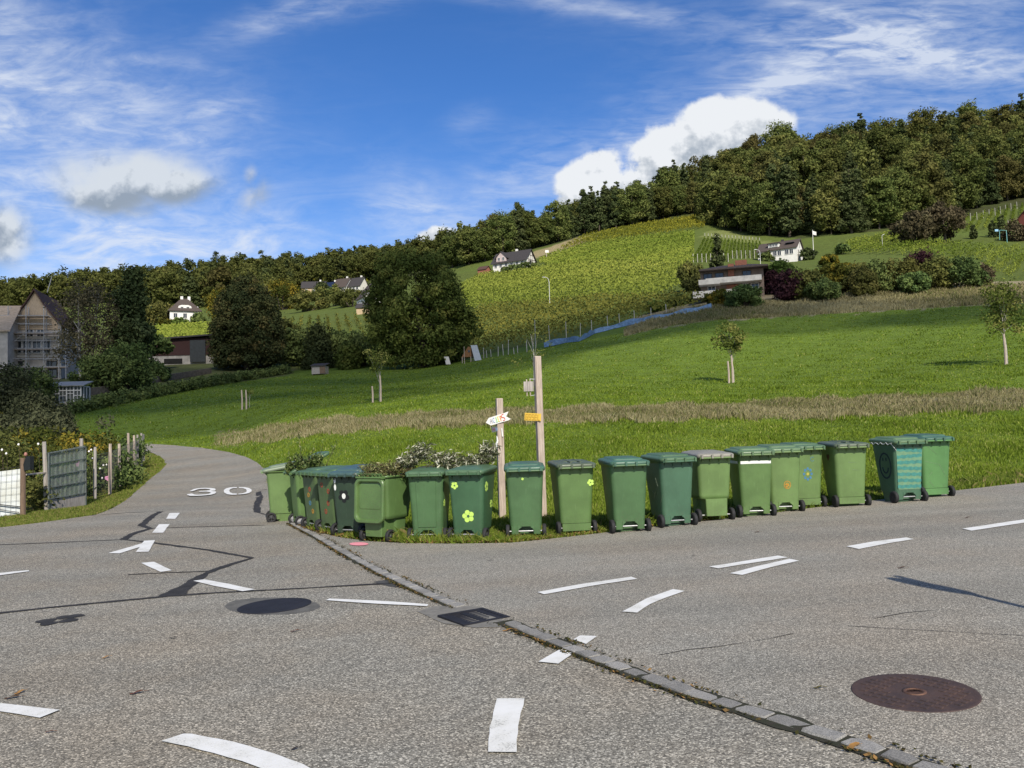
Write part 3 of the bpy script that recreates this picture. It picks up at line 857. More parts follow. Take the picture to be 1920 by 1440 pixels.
def settmat():
    m, N = newmat("granite")
    tc = N.node('ShaderNodeTexCoord').outputs['Object']
    at = N.node('ShaderNodeAttribute', attribute_name='tone').outputs['Fac']
    v = N.noise(tc, 160, 3, 0.7); b_ = N.noise(tc, 14, 5, 0.6)
    c = N.ramp(v, [(0.3, (0.08, 0.078, 0.072)), (0.5, (0.215, 0.208, 0.19)), (0.7, (0.35, 0.335, 0.305))])
    k = N.m('ADD', N.m('MULTIPLY', at, 0.5), N.m('ADD', 0.55, N.m('MULTIPLY', b_, 0.45)))
    c = N.mix(1.0, c, N.node('ShaderNodeCombineColor', {0: k, 1: k, 2: k}).outputs[0], 'MULTIPLY')
    p = N.node('ShaderNodeBsdfPrincipled', {'Base Color': c, 'Roughness': 0.85})
    N.put(p, 'Normal', N.node('ShaderNodeBump', {'Strength': 0.6, 'Distance': 0.006, 'Height': N.noise(tc, 45, 5, 0.65)}).outputs[0])
    N.node('ShaderNodeOutputMaterial', {'Surface': p.outputs[0]})
    return m
o = mb.build("kerb", settmat(), tone=True)
tag(o, "row of rough grey granite sett stones dividing the two roads", "kerb")
kA = [i for i, p in enumerate(KERB) if p[0] <= 860]; kB = [i for i, p in enumerate(KERB) if p[0] >= 940]
for idx in (kA, kB):
    ribbon(gut, kx[idx] + np.array([-0.010, -0.016]), 0.165, 0.0165, 0, 0.13)
off = kx + np.array([-0.09, -0.03])
M_MOSS = mat("joint_dirt", (0.034, 0.029, 0.019), 0.95, 0.5, 25, 0.5, c2=(0.022, 0.026, 0.010))
o = gut.build("kerb_joint", M_MOSS)
tag(o, "dark mossy dirt joint along both sides of the granite kerb", "dirt", kind='stuff')
# litter of moss and dead leaves in the gutter
mb = MB()
n = 5200
ss = rng.random(n) * (L[-1] - 0.2)
cx = np.interp(ss, L, kx[:, 0]); cy = np.interp(ss, L, kx[:, 1])
dx = np.interp(ss + 0.05, L, kx[:, 0]) - cx; dy = np.interp(ss + 0.05, L, kx[:, 1]) - cy
dn = np.hypot(dx, dy); nx, ny = -dy / dn, dx / dn
dense = 0.5 + 0.5 * np.sin(ss * 3.1) * np.sin(ss * 1.27 + 1)
o_ = np.where(rng.random(n) < 0.75, -1, 1) * (0.075 + np.abs(rng.normal(size=n)) * 0.028)
gt = ((cx - gA[0]) * (gB - gA)[0] + (cy - gA[1]) * (gB - gA)[1]) / np.dot(gB - gA, gB - gA)
keep = (rng.random(n) < dense) & ((gt < 0.02) | (gt > 1.0))
P = np.stack([cx + nx * o_, cy + ny * o_], 1)[keep]
P3 = np.column_stack([P, H(P[:, 0], P[:, 1]) + 0.020 + 0.006 * rng.random(len(P))])
leaf_quads(mb, P3, unit(rng.normal(size=P3.shape) * 0.4 + np.array([0, 0, 1.0])), 0.007 + 0.010 * rng.random(len(P)), 0.7, rng.random(len(P)))
o = mb.build("gutter_litter", leafmat("litter", [(0.0, (0.025, 0.022, 0.012)), (0.4, (0.05, 0.055, 0.018)), (0.75, (0.11, 0.08, 0.035)), (1.0, (0.28, 0.17, 0.06))], 0.1), tone=True)
tag(o, "crumbs of moss and dead leaves lying along the kerb", "litter", kind='stuff')
# ------------------------------------------------------------------ manholes and grate
M_RUST = mat("rusty_iron", (0.082, 0.052, 0.043), 0.7, 0.45, 7.0, 0.3, c2=(0.052, 0.037, 0.035), metal=0.1, spec=0.3)
M_RUSTE = mat("worn_rust", (0.16, 0.085, 0.055), 0.6, 0.4, 12.0, 0.2, metal=0.3)
M_IRON = mat("dark_iron", (0.018, 0.018, 0.023), 0.75, 0.35, 6.0, 0.2, metal=0.0, spec=0.3)
def manhole(u, v, r, label, grid):
    c = gp(u, v)
    sl = Matrix.Translation((c[0], c[1], c[2] + 0.012)) @ Matrix.Rotation(-math.atan(0.027 if c[0] > -3 else 0.02), 4, 'Y')
    th = thing("manhole_cover", label, "manhole cover", c)
    T0_ = Matrix.Translation((0, 0, 0.012)) @ Matrix.Rotation(-math.atan(0.027 if c[0] > -3 else 0.012), 4, 'Y')
    mb = MB().lathe([(r * 0.9, -0.06), (r, -0.06), (r, 0.003), (r * 0.985, 0.004), (r * 0.93, 0.004), (r * 0.92, 0.0035), (r * 0.9, 0.003)], 64, 0, T0_, tone=0.4)
    mb.build("frame", M_RUST if grid else M_IRON, th)
    mb = MB().lathe([(r * 0.915, -0.05), (r * 0.915, -0.001), (r * 0.88, 0.001), (0.05 * r, 0.001)], 64, 2 if grid else 0, T0_)
    if grid:
        st = 0.052
        for i in range(-6, 7):
            for j in range(-6, 7):
                x, y = i * st, j * st
                if 0.13 * r / 0.33 < math.hypot(x, y) < r * 0.84:
                    mb.box(x, y, 0.003, st * 0.62, st * 0.70, 0.010, 0, T0_ @ Matrix.Rotation(R(38), 4, 'Z'), taper=0.85)
        mb.lathe([(0.062, 0.0), (0.062, 0.007), (0.045, 0.007), (0.042, 0.003)], 24, 1, T0_)
    else:
        rr = random.Random(3)
        for i in range(4):
            a = R(90 * i + 30)
            mb.lathe([(0.018, 0.0), (0.018, 0.004), (0.012, 0.004)], 10, 0, T0_ @ Matrix.Translation((0.72 * r * math.cos(a), 0.72 * r * math.sin(a), 0)))
    mb.build("lid", [M_RUST if grid else M_IRON, M_RUSTE, M_IRON], th)
manhole(1715, 1302, 0.325, "rusty brown round manhole cover with a raised grid, bottom right", True)
manhole(515, 1138, 0.345, "plain dark round manhole cover on the lane", False)
o = ground_poly("manhole_surround", [(506 + 84 * math.cos(a) * (1.0 if math.cos(a) < 0 else 1.12), 1138.5 + 16.5 * math.sin(a)) for a in np.linspace(0, 2 * math.pi, 26, endpoint=False)], 0.0112, mat("surround_tar", (0.125, 0.12, 0.105), 0.85, 0.35, 12, 0.3), 0.01)
tag(o, "dark ring of patched asphalt round the plain manhole cover", "road patch")
# storm drain grate set in the kerb line
c = gp(888, 1160)
dv = gp(946, 1166)[:2] - gp(862, 1140)[:2]
ga = math.atan2(dv[1], dv[0])
gr = thing("drain_grate", "black slotted iron drain grate set in the gap of the kerb", "drain grate", (c[0], c[1], c[2]), ga)
mb = MB()
hw = 0.225
for sgn in (-1, 1):
    mb.box(0, sgn * (hw - 0.02), 0.010, 2 * hw, 0.04, 0.03); mb.box(sgn * (hw - 0.02), 0, 0.010, 0.04, 2 * hw - 0.08, 0.03)
mb.build("frame", M_IRON, gr)
mb = MB()
for j in (-1, 0, 1):
    mb.box(0, j * 0.155, 0.009, 2 * hw - 0.082, 0.060, 0.022)
for k in range(8):
    for row in (-1, 1):
        x = -0.172 + k * 0.049
        mb.box(x, row * 0.078, 0.008, 0.023, 0.094, 0.020)
mb.build("slotted_cover", M_IRON, gr)
MB().box(0, 0, -0.004, 2 * hw - 0.05, 2 * hw - 0.05, 0.01).build("pit", mat("pit_dark", (0.006, 0.006, 0.006), 0.9), gr)
# ------------------------------------------------------------------ loose leaves on the road
LEAFM = [mat("rust_leaf", (0.13, 0.05, 0.025), 0.6, 0.4, 40), mat("ochre_leaf", (0.36, 0.19, 0.05), 0.6, 0.4, 40), mat("brown_leaf", (0.10, 0.055, 0.025), 0.7, 0.4, 40), mat("green_leaf_dry", (0.12, 0.10, 0.03), 0.7, 0.4, 40), mat("dark_leaf", (0.04, 0.03, 0.022), 0.7, 0.4, 40)]
def road_leaf(u, v, size, mi, rot, label):
    c = gp(u, v)
    mb = MB()
    out = []
    n = 18
    for i in range(n):
        a = 2 * math.pi * i / n
        r = 0.78 * size * (0.55 + 0.45 * abs(math.cos(a))) * (1 + 0.18 * math.sin(5 * a))
        out.append((r * math.cos(a), 0.6 * r * math.sin(a)))
    V = [(0, 0, 0.012)] + [(x, y, 0.010 + 0.25 * abs(y) + 0.12 * size * math.sin(3 * x / size)) for x, y in out]
    fc = [(0, i + 1, (i + 1) % n + 1) for i in range(n)]
    mb.add(V, fc, smooth=True)
    mb.tube([(size * 0.9, 0, 0.012), (size * 1.5, size * 0.15, 0.010)], 0.0016, 4)
    o = mb.build("fallen_leaf", LEAFM[mi])
    o.location = (c[0], c[1], c[2] + 0.010); o.rotation_euler = (0, 0, rot)
    tag(o, label, "leaf", "dead leaves lying on the asphalt")
for a in [(553, 1187, 0.045, 0, 0.2, "rust red leaf lying right below the dark manhole"),
          (256, 1304, 0.05, 0, 0.5, "curled red brown leaf above the big bottom left dash"),
          (198, 1237, 0.035, 1, 0.9, "small ochre leaf alone on the lane's middle"),
          (22, 1313, 0.055, 2, 0.3, "brown leaf above the dash at the left edge"),
          (37, 1303, 0.045, 1, 1.2, "pale ochre leaf beside a brown one at the left edge"),
          (92, 1378, 0.028, 0, 0.2, "tiny orange leaf below the dash at the left edge"),
          (324, 1200, 0.03, 4, 0.4, "small black curled leaf on the lane below the dark manhole"),
          (553, 1410, 0.025, 4, 0.7, "black scrap of leaf at the tip of the largest dash"),
          (1600, 1407, 0.055, 1, 0.4, "bright yellow leaf against the kerb at the bottom right"),
          (1535, 1295, 0.035, 3, 0.1, "narrow olive leaf left of the rusty manhole"),
          (1691, 1068, 0.05, 2, 0.0, "thin brown leaf near the dark pole shadow"),
          (1420, 1000, 0.045, 2, 0.1, "brown leaf on the road in front of the white striped bin"),
          (1814, 973, 0.05, 2, 0.1, "brown leaf above the farthest dash on the right road"),
          (952, 1186, 0.05, 1, 0.3, "crumpled ochre leaf just below the drain grate"),
          (918, 1054, 0.035, 4, 0.2, "dark leaf on the road in front of the flower bin"),
          (1086, 1003, 0.06, 0, 0.3, "pinkish red leaf on the verge in front of the bin beside the tall post"),
          (1300, 1045, 0.03, 4, 0.2, "dark scrap of leaf left of the paired dashes")]:
    road_leaf(*a)
# ------------------------------------------------------------------ grass
def in_roads(X, Y):
    return pip(X, Y, ROAD_LEFT) | pip(X, Y, ROAD_RIGHT)
def blades(n, ymin, ymax, tmin, tmax, hmin, hmax, power, test, width=0.0011, tone_fn=None, lean=0.5):
    r = rng.random(n)
    p = 1 - power
    Yv = (ymin ** p + r * (ymax ** p - ymin ** p)) ** (1 / p)
    Xv = (tmin + (tmax - tmin) * rng.random(n)) * Yv
    k = ~in_roads(Xv, Yv)
    Xv, Yv = Xv[k], Yv[k]
    Zv = H(Xv, Yv)
    u, v = proj(Xv, Yv, Zv)
    k = test(u, v, Xv, Yv)
    Xv, Yv, Zv, u, v = Xv[k], Yv[k], Zv[k], u[k], v[k]
    m = len(Xv)
    h = (hmin + (hmax - hmin) * rng.random(m))
    patch = 0.75 + 0.5 * np.sin(Xv * 1.7 + np.sin(Yv * 1.1)) * np.sin(Yv * 1.3 + 1)
    h = h * np.clip(patch, 0.5, 1.3)
    w = np.maximum(width * Yv * 0.6, 0.004)
    a = rng.random(m) * 2 * math.pi
    ln = np.abs(rng.normal(size=m)) * lean * h
    la = rng.random(m) * 2 * math.pi
    B = np.stack([Xv, Yv, Zv - 0.01], 1)
    sd_ = np.stack([np.cos(a) * w, np.sin(a) * w, np.zeros(m)], 1)
    mid = B + np.stack([np.cos(la) * ln * 0.35, np.sin(la) * ln * 0.35, h * 0.6], 1)
    tip = B + np.stack([np.cos(la) * ln, np.sin(la) * ln, h], 1)
    return B, sd_, mid, tip, u, v, Xv, Yv
def blade_mesh(mb, bl, tone):
    B, sd_, mid, tip = bl[:4]
    m = len(B)
    V = np.stack([B - sd_, B + sd_, mid + sd_ * 0.7, tip, mid - sd_ * 0.7], 1).reshape(-1, 3)
    q = np.arange(m)[:, None] * 5
    mb.add(V, np.concatenate([q, q + 1, q + 2, q + 3, q + 4], 1), 0, tone)
M_GRASS = leafmat("grass_blades", [(0.0, (0.085, 0.125, 0.015)), (0.4, (0.150, 0.215, 0.025)), (0.8, (0.235, 0.30, 0.042)), (1.0, (0.38, 0.38, 0.12))], 0.35, 0, 0)
M_DRY = leafmat("dry_blades", [(0.0, (0.12, 0.155, 0.035)), (0.12, (0.17, 0.155, 0.065)), (0.4, (0.27, 0.24, 0.12)), (0.75, (0.375, 0.335, 0.18)), (1.0, (0.46, 0.41, 0.25))], 0.3, 0, 0)
def in_strip(u, v):
    w = 3.5 * np.sin(u * 0.031 + 1) * np.sin(u * 0.011) + 2.5 * np.sin(u * 0.09) + 2.2 * rng.normal(size=u.shape)
    return (u > 400) & (v < interp_line(STRIP_LO, u) + 1 + w) & (v > interp_line(STRIP_HI, u) + 3 - w * 0.7)
def meadow_test(u, v, X, Y):
    return ~(in_strip(u, v) & (rng.random(len(u)) < 0.72)) & ~((u < 290) & (X < -8.5) & (Y < 46)) & (u > -150) & (Y < np.interp(u, [-400, 130, 300, 540, 900, 1130, 1340, 1400, 1600, 1920], [70, 70, 84, 103, 98, 94, 91, 88, 88, 86]))
mb = MB()
bl = blades(520000, 11.0, 104, -0.72, 0.78, 0.05, 0.13, 1.6, meadow_test)
t = np.clip(0.45 + 0.18 * np.sin(bl[6] * 0.9 + bl[7] * 0.3) * np.sin(bl[7] * 0.8) + 0.2 * rng.normal(size=len(bl[0])) - 0.12 * np.clip((bl[7] - 22) / 35, 0, 1) + 0.10 * np.clip((18 - bl[7]) / 6, 0, 1), 0, 0.93)
t = np.where(rng.random(len(t)) < 0.025, 1.0, t)
blade_mesh(mb, bl, t)
o = mb.build("meadow_grass", M_GRASS, tone=True)
tag(o, "short bright green grass of the meadow behind the bins", "grass", kind='stuff')
mb = MB()
bl = blades(460000, 24, 64, -0.42, 0.78, 0.10, 0.30, 1.4, lambda u, v, X, Y: in_strip(u, v) & (rng.random(len(u)) < np.clip((u - 380) / 200, 0.1, 1)), 0.0009)
blade_mesh(mb, bl, np.clip(0.42 + 0.22 * rng.normal(size=len(bl[0])) + 0.18 * np.sin(bl[6] * 0.5) * np.sin(bl[6] * 0.17 + bl[7]), 0, 1) * np.where(rng.random(len(bl[0])) < 0.09, 0, 1) + np.where(rng.random(len(bl[0])) < 0.0, 1, 0))
UPS = [(1130, 640), (1250, 612), (1340, 600), (1400, 598), (1600, 586), (1840, 572), (2400, 545)]
bl = blades(150000, 70, 112, 0.12, 0.78, 0.22, 0.6, 0.5, lambda u, v, X, Y: (v < interp_line(UPS, u)) & (u > 1170) & (v > interp_line([(1170, 620), (1250, 590), (1340, 572), (1420, 565), (1600, 552), (1840, 538), (2300, 525)], u)), 0.0008)
blade_mesh(mb, bl, np.clip(0.45 + 0.2 * rng.normal(size=len(bl[0])) + 0.2 * np.sin(bl[6] * 0.21), 0, 0.9))
o = mb.build("dry_grass", M_DRY, tone=True)
tag(o, "bands of tall dry straw coloured grass across the meadow", "grass", kind='stuff')
# weeds on the verge round the bins and on the lane's left verge
mb = MB()
def verge(u, v, X, Y):
    r0 = np.interp(u, [480, 700, 960, 1300, 1920, 2400], [15, 12.3, 11.6, 12.6, 15.9, 18.5])
    return (u > 540) & (Y < r0 + 1.1)
bl = blades(60000, 11.2, 20, -0.32, 0.75, 0.05, 0.2, 1.05, verge, 0.0012, lean=0.9)
blade_mesh(mb, bl, np.clip(0.5 + 0.3 * rng.normal(size=len(bl[0])), 0, 1))
def lverge(u, v, X, Y):
    return (u < 318) & (u > -150) & (v > interp_line([(-150, 985), (0, 965), (60, 958), (160, 915), (240, 875), (275, 852), (320, 842)], u)) & (v < interp_line([(-150, 1010), (0, 990), (60, 983), (180, 966), (240, 935), (290, 895), (312, 874)], u) + 2)
bl = blades(320000, 12, 46, -0.75, -0.38, 0.05, 0.12, 1.5, lverge, 0.0011, lean=0.7)
blade_mesh(mb, bl, np.clip(0.62 + 0.24 * rng.normal(size=len(bl[0])), 0, 1))
o = mb.build("verge_grass", leafmat("verge_blades", [(0.0, (0.07, 0.105, 0.018)), (0.4, (0.13, 0.185, 0.03)), (0.75, (0.22, 0.245, 0.055)), (1.0, (0.32, 0.25, 0.11))], 0.35, 0, 0), tone=True)
tag(o, "rough weedy grass along the road edges under the bins and fence", "grass", kind='stuff')
# dead leaves gathered on the verge
mb = MB()
ev = np.array(edge_xy); EL = np.concatenate([[0], np.cumsum(np.linalg.norm(np.diff(ev, axis=0), axis=1))])
n = 2600
ss = rng.random(n) ** 1.3 * 9.0 + 0.3
cx, cy = np.interp(ss, EL, ev[:, 0]), np.interp(ss, EL, ev[:, 1])
P = np.stack([cx + rng.normal(size=n) * 0.03, cy + np.abs(rng.normal(size=n)) * 0.16 - 0.01], 1)
P3 = np.column_stack([P, H(P[:, 0], P[:, 1]) + 0.015 + 0.03 * rng.random(n)])
leaf_quads(mb, P3, unit(rng.normal(size=P3.shape) * 0.5 + np.array([0, 0, 1.0])), 0.012 + 0.018 * rng.random(n), 0.6, rng.random(n))
o = mb.build("leaf_litter", leafmat("verge_litter", [(0.0, (0.05, 0.035, 0.02)), (0.4, (0.14, 0.075, 0.03)), (0.75, (0.24, 0.15, 0.06)), (1.0, (0.13, 0.15, 0.03))], 0.1), tone=True)
tag(o, "brown dead leaves gathered on the verge in front of the bins", "leaf litter", kind='stuff')
# ================================================================== BINS
def plastic(name, c, stain=0.5):
    c = (c[0] * 1.22 + 0.004, c[1] * 1.05, c[2] * 1.02 + 0.002)
    m, N = newmat(name)
    tc = N.node('ShaderNodeTexCoord').outputs['Object']
    oi = N.node('ShaderNodeObjectInfo').outputs['Random']
    off = N.node('ShaderNodeVectorMath', {0: tc, 1: N.node('ShaderNodeCombineXYZ', {0: N.m('MULTIPLY', oi, 31.0), 1: N.m('MULTIPLY', oi, 17.0), 2: oi}).outputs[0]}, operation='ADD').outputs[0]
    n1 = N.noise(off, 3.0, 5, 0.6); n2 = N.noise(off, 38, 4, 0.7)
    st = N.node('ShaderNodeMapping', {'Vector': off, 'Scale': (26, 26, 1.6), 'Rotation': (0.3, 0.2, 0)}).outputs[0]
    n3 = N.noise(st, 2.0, 5, 0.75)
    z = N.node('ShaderNodeSeparateXYZ', {0: tc}).outputs[2]
    cc = N.mix(N.smooth(n1, 0.3, 0.7), tuple(x * 0.86 for x in c) + (1,), tuple(x * 1.12 for x in c) + (1,))
    pale = tuple(min(1, x * 1.25 + 0.03) for x in c) + (1,)
    cc = N.mix(N.m('MULTIPLY', N.smooth(n3, 0.57, 0.70), 0.50), cc, pale)
    dirt = N.m('MULTIPLY', N.smooth(n2, 0.48, 0.75), N.m('ADD', N.smooth(z, 0.42, 0.05), 0.12))
    cc = N.mix(N.m('MULTIPLY', dirt, stain), cc, (0.09, 0.075, 0.05, 1))
    b = N.node('ShaderNodeBsdfPrincipled', {'Base Color': cc, 'Roughness': N.m('ADD', N.m('MULTIPLY', n2, 0.25), 0.30), 'Specular IOR Level': 0.5})
    bp = N.node('ShaderNodeBump', {'Strength': 0.12, 'Distance': 0.01, 'Height': N.m('ADD', n1, N.m('MULTIPLY', n2, 0.06))})
    N.put(b, 'Normal', bp.outputs[0])
    N.node('ShaderNodeOutputMaterial', {'Surface': b.outputs[0]})
    return m
GREENS = {
    'fresh': plastic("fresh_green_plastic", (0.070, 0.150, 0.046)),
    'leaf': plastic("leaf_green_plastic", (0.092, 0.180, 0.058)),
    'mid': plastic("mid_green_plastic", (0.046, 0.118, 0.046)),
    'deep': plastic("deep_green_plastic", (0.032, 0.098, 0.046)),
    'teal': plastic("teal_green_plastic", (0.042, 0.116, 0.068)),
    'dark': plastic("dark_green_plastic", (0.020, 0.050, 0.028)),
    'olive': plastic("olive_green_plastic", (0.052, 0.105, 0.036)),
    'bright': plastic("bright_green_plastic", (0.066, 0.190, 0.062)),
    'grey': plastic("weathered_grey_plastic", (0.19, 0.215, 0.18), 0.2),
    'pale': plastic("pale_green_plastic", (0.135, 0.205, 0.135), 0.2),
    'lidteal': plastic("teal_lid_plastic", (0.040, 0.115, 0.078), 0.2),
    'lidmid': plastic("green_lid_plastic", (0.052, 0.120, 0.062), 0.2),
    'lidleaf': plastic("leaf_lid_plastic", (0.072, 0.148, 0.072), 0.2),
    'lidolive': plastic("olive_lid_plastic", (0.062, 0.098, 0.062), 0.2),
    'lidsky': plastic("sky_tinted_lid_plastic", (0.040, 0.095, 0.090), 0.2),  # bluish from the sky's reflection, painted into the lid colour
}
M_RUBBER = mat("black_rubber", (0.022, 0.022, 0.023), 0.75, 0.35, 20, 0.2)
M_HUB = mat("dark_hub", (0.045, 0.046, 0.048), 0.55, 0.3, 12)
M_HUBG = mat("grey_hub", (0.30, 0.30, 0.31), 0.45, 0.3, 12)
M_AXLE = mat("galvanised_steel", (0.55, 0.56, 0.55), 0.4, 0.3, 18, 0, metal=0.6)
M_LIME = mat("lime_sticker", (0.50, 0.72, 0.14), 0.5, 0.1, 20)
M_WHT = mat("white_sticker", (0.74, 0.76, 0.72), 0.5, 0.12, 20)
M_REDP = mat("red_paint", (0.36, 0.055, 0.03), 0.6, 0.35, 25)
M_ORGP = mat("orange_paint", (0.48, 0.24, 0.03), 0.6, 0.3, 30)
M_BLUP = mat("blue_paint", (0.07, 0.20, 0.33), 0.6, 0.3, 30)
M_NAVY = mat("navy_paint", (0.010, 0.020, 0.040), 0.6, 0.3, 30)
M_AQUA = mat("aqua_paint", (0.055, 0.225, 0.19), 0.6, 0.3, 14)
M_MINT = mat("mint_paint", (0.14, 0.265, 0.155), 0.6, 0.2, 14)
M_BLK = mat("black_paint", (0.012, 0.014, 0.014), 0.6, 0.3, 20)
def rrect(w, y0, y1, r, z, n=5):
    """rounded rectangle ring, counter-clockwise from above"""
    r = min(r, w / 2 - 1e-3, (y1 - y0) / 2 - 1e-3)
    P = []
    for cx, cy, a0 in ((w / 2 - r, y1 - r, 0), (-w / 2 + r, y1 - r, 90), (-w / 2 + r, y0 + r, 180), (w / 2 - r, y0 + r, 270)):
        for k in range(n + 1):
            a = R(a0 + 90 * k / n)
            P.append((cx + r * math.cos(a), cy + r * math.sin(a), z))
    return P
ZB, ZT_ = 0.165, 0.955
def bw(z):   # outer width, back y, front y of a bin body at height z
    s = (z - ZB) / (ZT_ - ZB)
    return 0.455 + 0.085 * s, 0.035 - 0.055 * s, 0.50 + 0.12 * s
def wheel(parent, x, hub, r=0.098):
    w = bpy.data.objects.new("wheel", None)
    col.objects.link(w); w.parent = parent; w.location = (x, 0.055, r)
    w.rotation_euler = (random.random() * 6.28, 0, 0)
    T = Matrix.Rotation(R(90), 4, 'Y')
    h = 0.026
    MB().lathe([(r * 0.62, -h), (r * 0.93, -h), (r, -h * 0.55), (r, h * 0.55), (r * 0.93, h), (r * 0.62, h), (r * 0.60, 0)], 28, 0, T).build("tyre", M_RUBBER, w)
    mb = MB().lathe([(r * 0.60, -h * 0.5), (r * 0.62, h * 0.3), (0.03, h * 0.3), (0.026, h * 0.9), (0.012, h * 1.0)], 24, 0, T)
    mb.lathe([(0.012, -h * 1.0), (0.026, -h * 0.9), (0.03, -h * 0.3), (r * 0.62, -h * 0.3)], 24, 0, T)
    for k in range(5):
        mb.add(*_spoke(k, r, h), M=T)
    mb.build("rim", M_HUBG if hub == 'grey' else M_HUB, w)
def _spoke(k, r, h):
    a = 2 * math.pi * k / 5
    c, s = math.cos(a), math.sin(a)
    P = []
    for sgn in (-1, 1):
        for q, ww in ((0.028, 0.011), (r * 0.6, 0.008)):
            for t in (-1, 1):
                P.append((c * q - s * ww * t, s * q + c * ww * t, sgn * h * 0.62))
    f = [(0, 1, 3, 2), (4, 6, 7, 5), (0, 2, 6, 4), (1, 5, 7, 3), (0, 4, 5, 1), (2, 3, 7, 6)]
    return P, f
def decal(parent, name, polys, material, face, x, z, thick=0.0022, tilt=0.0):
    """thin sticker or paint shape on the back / right / left side of a bin body; polys = list of outlines in metres"""
    w, yb, yf = bw(z)
    sl = math.atan(0.055 / 0.79)
    sx = math.atan(0.0425 / 0.79)
    if face == 'back':
        T = Matrix.Translation((x, yb - 0.0012, z)) @ Matrix.Rotation(-sl * -1, 4, 'X')
    elif face == 'right':
        T = Matrix.Translation((w / 2 + 0.0012, x, z)) @ Matrix.Rotation(R(90), 4, 'Z') @ Matrix.Rotation(sx, 4, 'X')
    else:
        T = Matrix.Translation((-w / 2 - 0.0012, x, z)) @ Matrix.Rotation(R(-90), 4, 'Z') @ Matrix.Rotation(sx, 4, 'X')
    T = T @ Matrix.Rotation(tilt, 4, 'Y')
    mb = MB()
    for poly in polys:
        n = len(poly)
        V = [(px, -thick, pz) for px, pz in poly] + [(px, 0.002, pz) for px, pz in poly]
        f = [tuple(range(n)), tuple(range(n, 2 * n))[::-1]] + [(i, (i + 1) % n, (i + 1) % n + n, i + n) for i in range(n)]
        mb.add(V, f, 0, 0.5, T)
    return mb.build(name, material, parent)
def blob(cx, cz, rx, rz, n=14):
    return [(cx + rx * math.cos(2 * math.pi * k / n), cz + rz * math.sin(2 * math.pi * k / n)) for k in range(n)]
def ringpoly(cx, cz, rx, rz, th, n=24, a0=0, a1=360):
    """open ring as quads"""
    out = []
    for k in range(n):
        t0, t1 = R(a0 + (a1 - a0) * k / n), R(a0 + (a1 - a0) * (k + 1) / n)
        q = [(cx + (rx + s * th / 2) * math.cos(t), cz + (rz + s * th / 2) * math.sin(t)) for t, s in ((t0, -1), (t0, 1), (t1, 1), (t1, -1))]
        out.append(q[::-1] if a1 > a0 else q)
    return out
def flower(r, n=5, petal=0.42, rot=18):
    P = []
    for k in range(n):
        a = R(rot + 360 * k / n)
        P.append(blob(0.58 * r * math.cos(a), 0.58 * r * math.sin(a), petal * r, petal * r))
    return P
def lid_rings(open_inside=False):
    # lid in its own frame: hinge along x at y=0, z=0, lid reaching to +y
    return None
def make_lid(parent, material, ang, variant, loc=(0, -0.045, 1.0)):
    mb = MB()
    w, y0, y1 = 0.585, -0.065, 0.735
    if variant != 'hang':
        mb.rings([rrect(w - 0.02, y0 + 0.01, y1 - 0.01, 0.07, -0.038), rrect(w, y0, y1, 0.075, -0.034), rrect(w + 0.004, y0 - 0.002, y1 + 0.004, 0.075, 0.000),
                  rrect(w - 0.008, y0 + 0.006, y1 - 0.006, 0.075, 0.016), rrect(w - 0.05, y0 + 0.03, y1 - 0.03, 0.07, 0.026), rrect(w - 0.10, y0 + 0.06, y1 - 0.05, 0.06, 0.032)], smooth=True)
        if variant == 'panel':
            mb.rings([rrect(w - 0.13, 0.075, y1 - 0.075, 0.06, 0.030), rrect(w - 0.15, 0.085, y1 - 0.085, 0.05, 0.050), rrect(w - 0.18, 0.10, y1 - 0.10, 0.05, 0.055), rrect(w - 0.26, 0.16, y1 - 0.16, 0.05, 0.060)], cap0=False)
        elif variant == 'ribbed':
            for x in (-0.07, 0.07):
                mb.box(x, 0.30, 0.040, 0.022, 0.56, 0.018)
            mb.rings([rrect(0.30, 0.2, 0.6, 0.04, 0.030), rrect(0.27, 0.215, 0.585, 0.04, 0.044)], cap0=False)
        elif variant == 'smooth':
            mb.rings([rrect(w - 0.10, 0.05, y1 - 0.05, 0.06, 0.030), rrect(w - 0.2, 0.12, y1 - 0.12, 0.06, 0.046), rrect(w - 0.34, 0.22, y1 - 0.22, 0.05, 0.052)], cap0=False)
        # grip lip at the front and rear hinge knuckles
        mb.box(0, y1 + 0.012, -0.006, 0.30, 0.03, 0.022)
        for x in (-0.235, -0.075, 0.075, 0.235):
            mb.box(x, -0.070, -0.014, 0.030, 0.05, 0.052)
    else:
        d = 0.66
        mb.rings([rrect(w, 0.0, d, 0.10, 0.030), rrect(w, 0.0, d, 0.10, -0.006), rrect(w - 0.02, 0.01, d - 0.01, 0.095, -0.020),
                  rrect(w - 0.075, 0.045, d - 0.04, 0.085, -0.020), rrect(w - 0.095, 0.06, d - 0.05, 0.08, 0.002), rrect(w - 0.10, 0.065, d - 0.055, 0.08, 0.022)], smooth=False)
        mb.rings([rrect(w - 0.13, 0.085, d - 0.20, 0.06, 0.020), rrect(w - 0.15, 0.10, d - 0.215, 0.05, 0.0165)], cap0=False, smooth=False)
    o = mb.build("lid", material, parent)
    o.location = loc; o.rotation_euler = (ang, 0, 0)
    return o
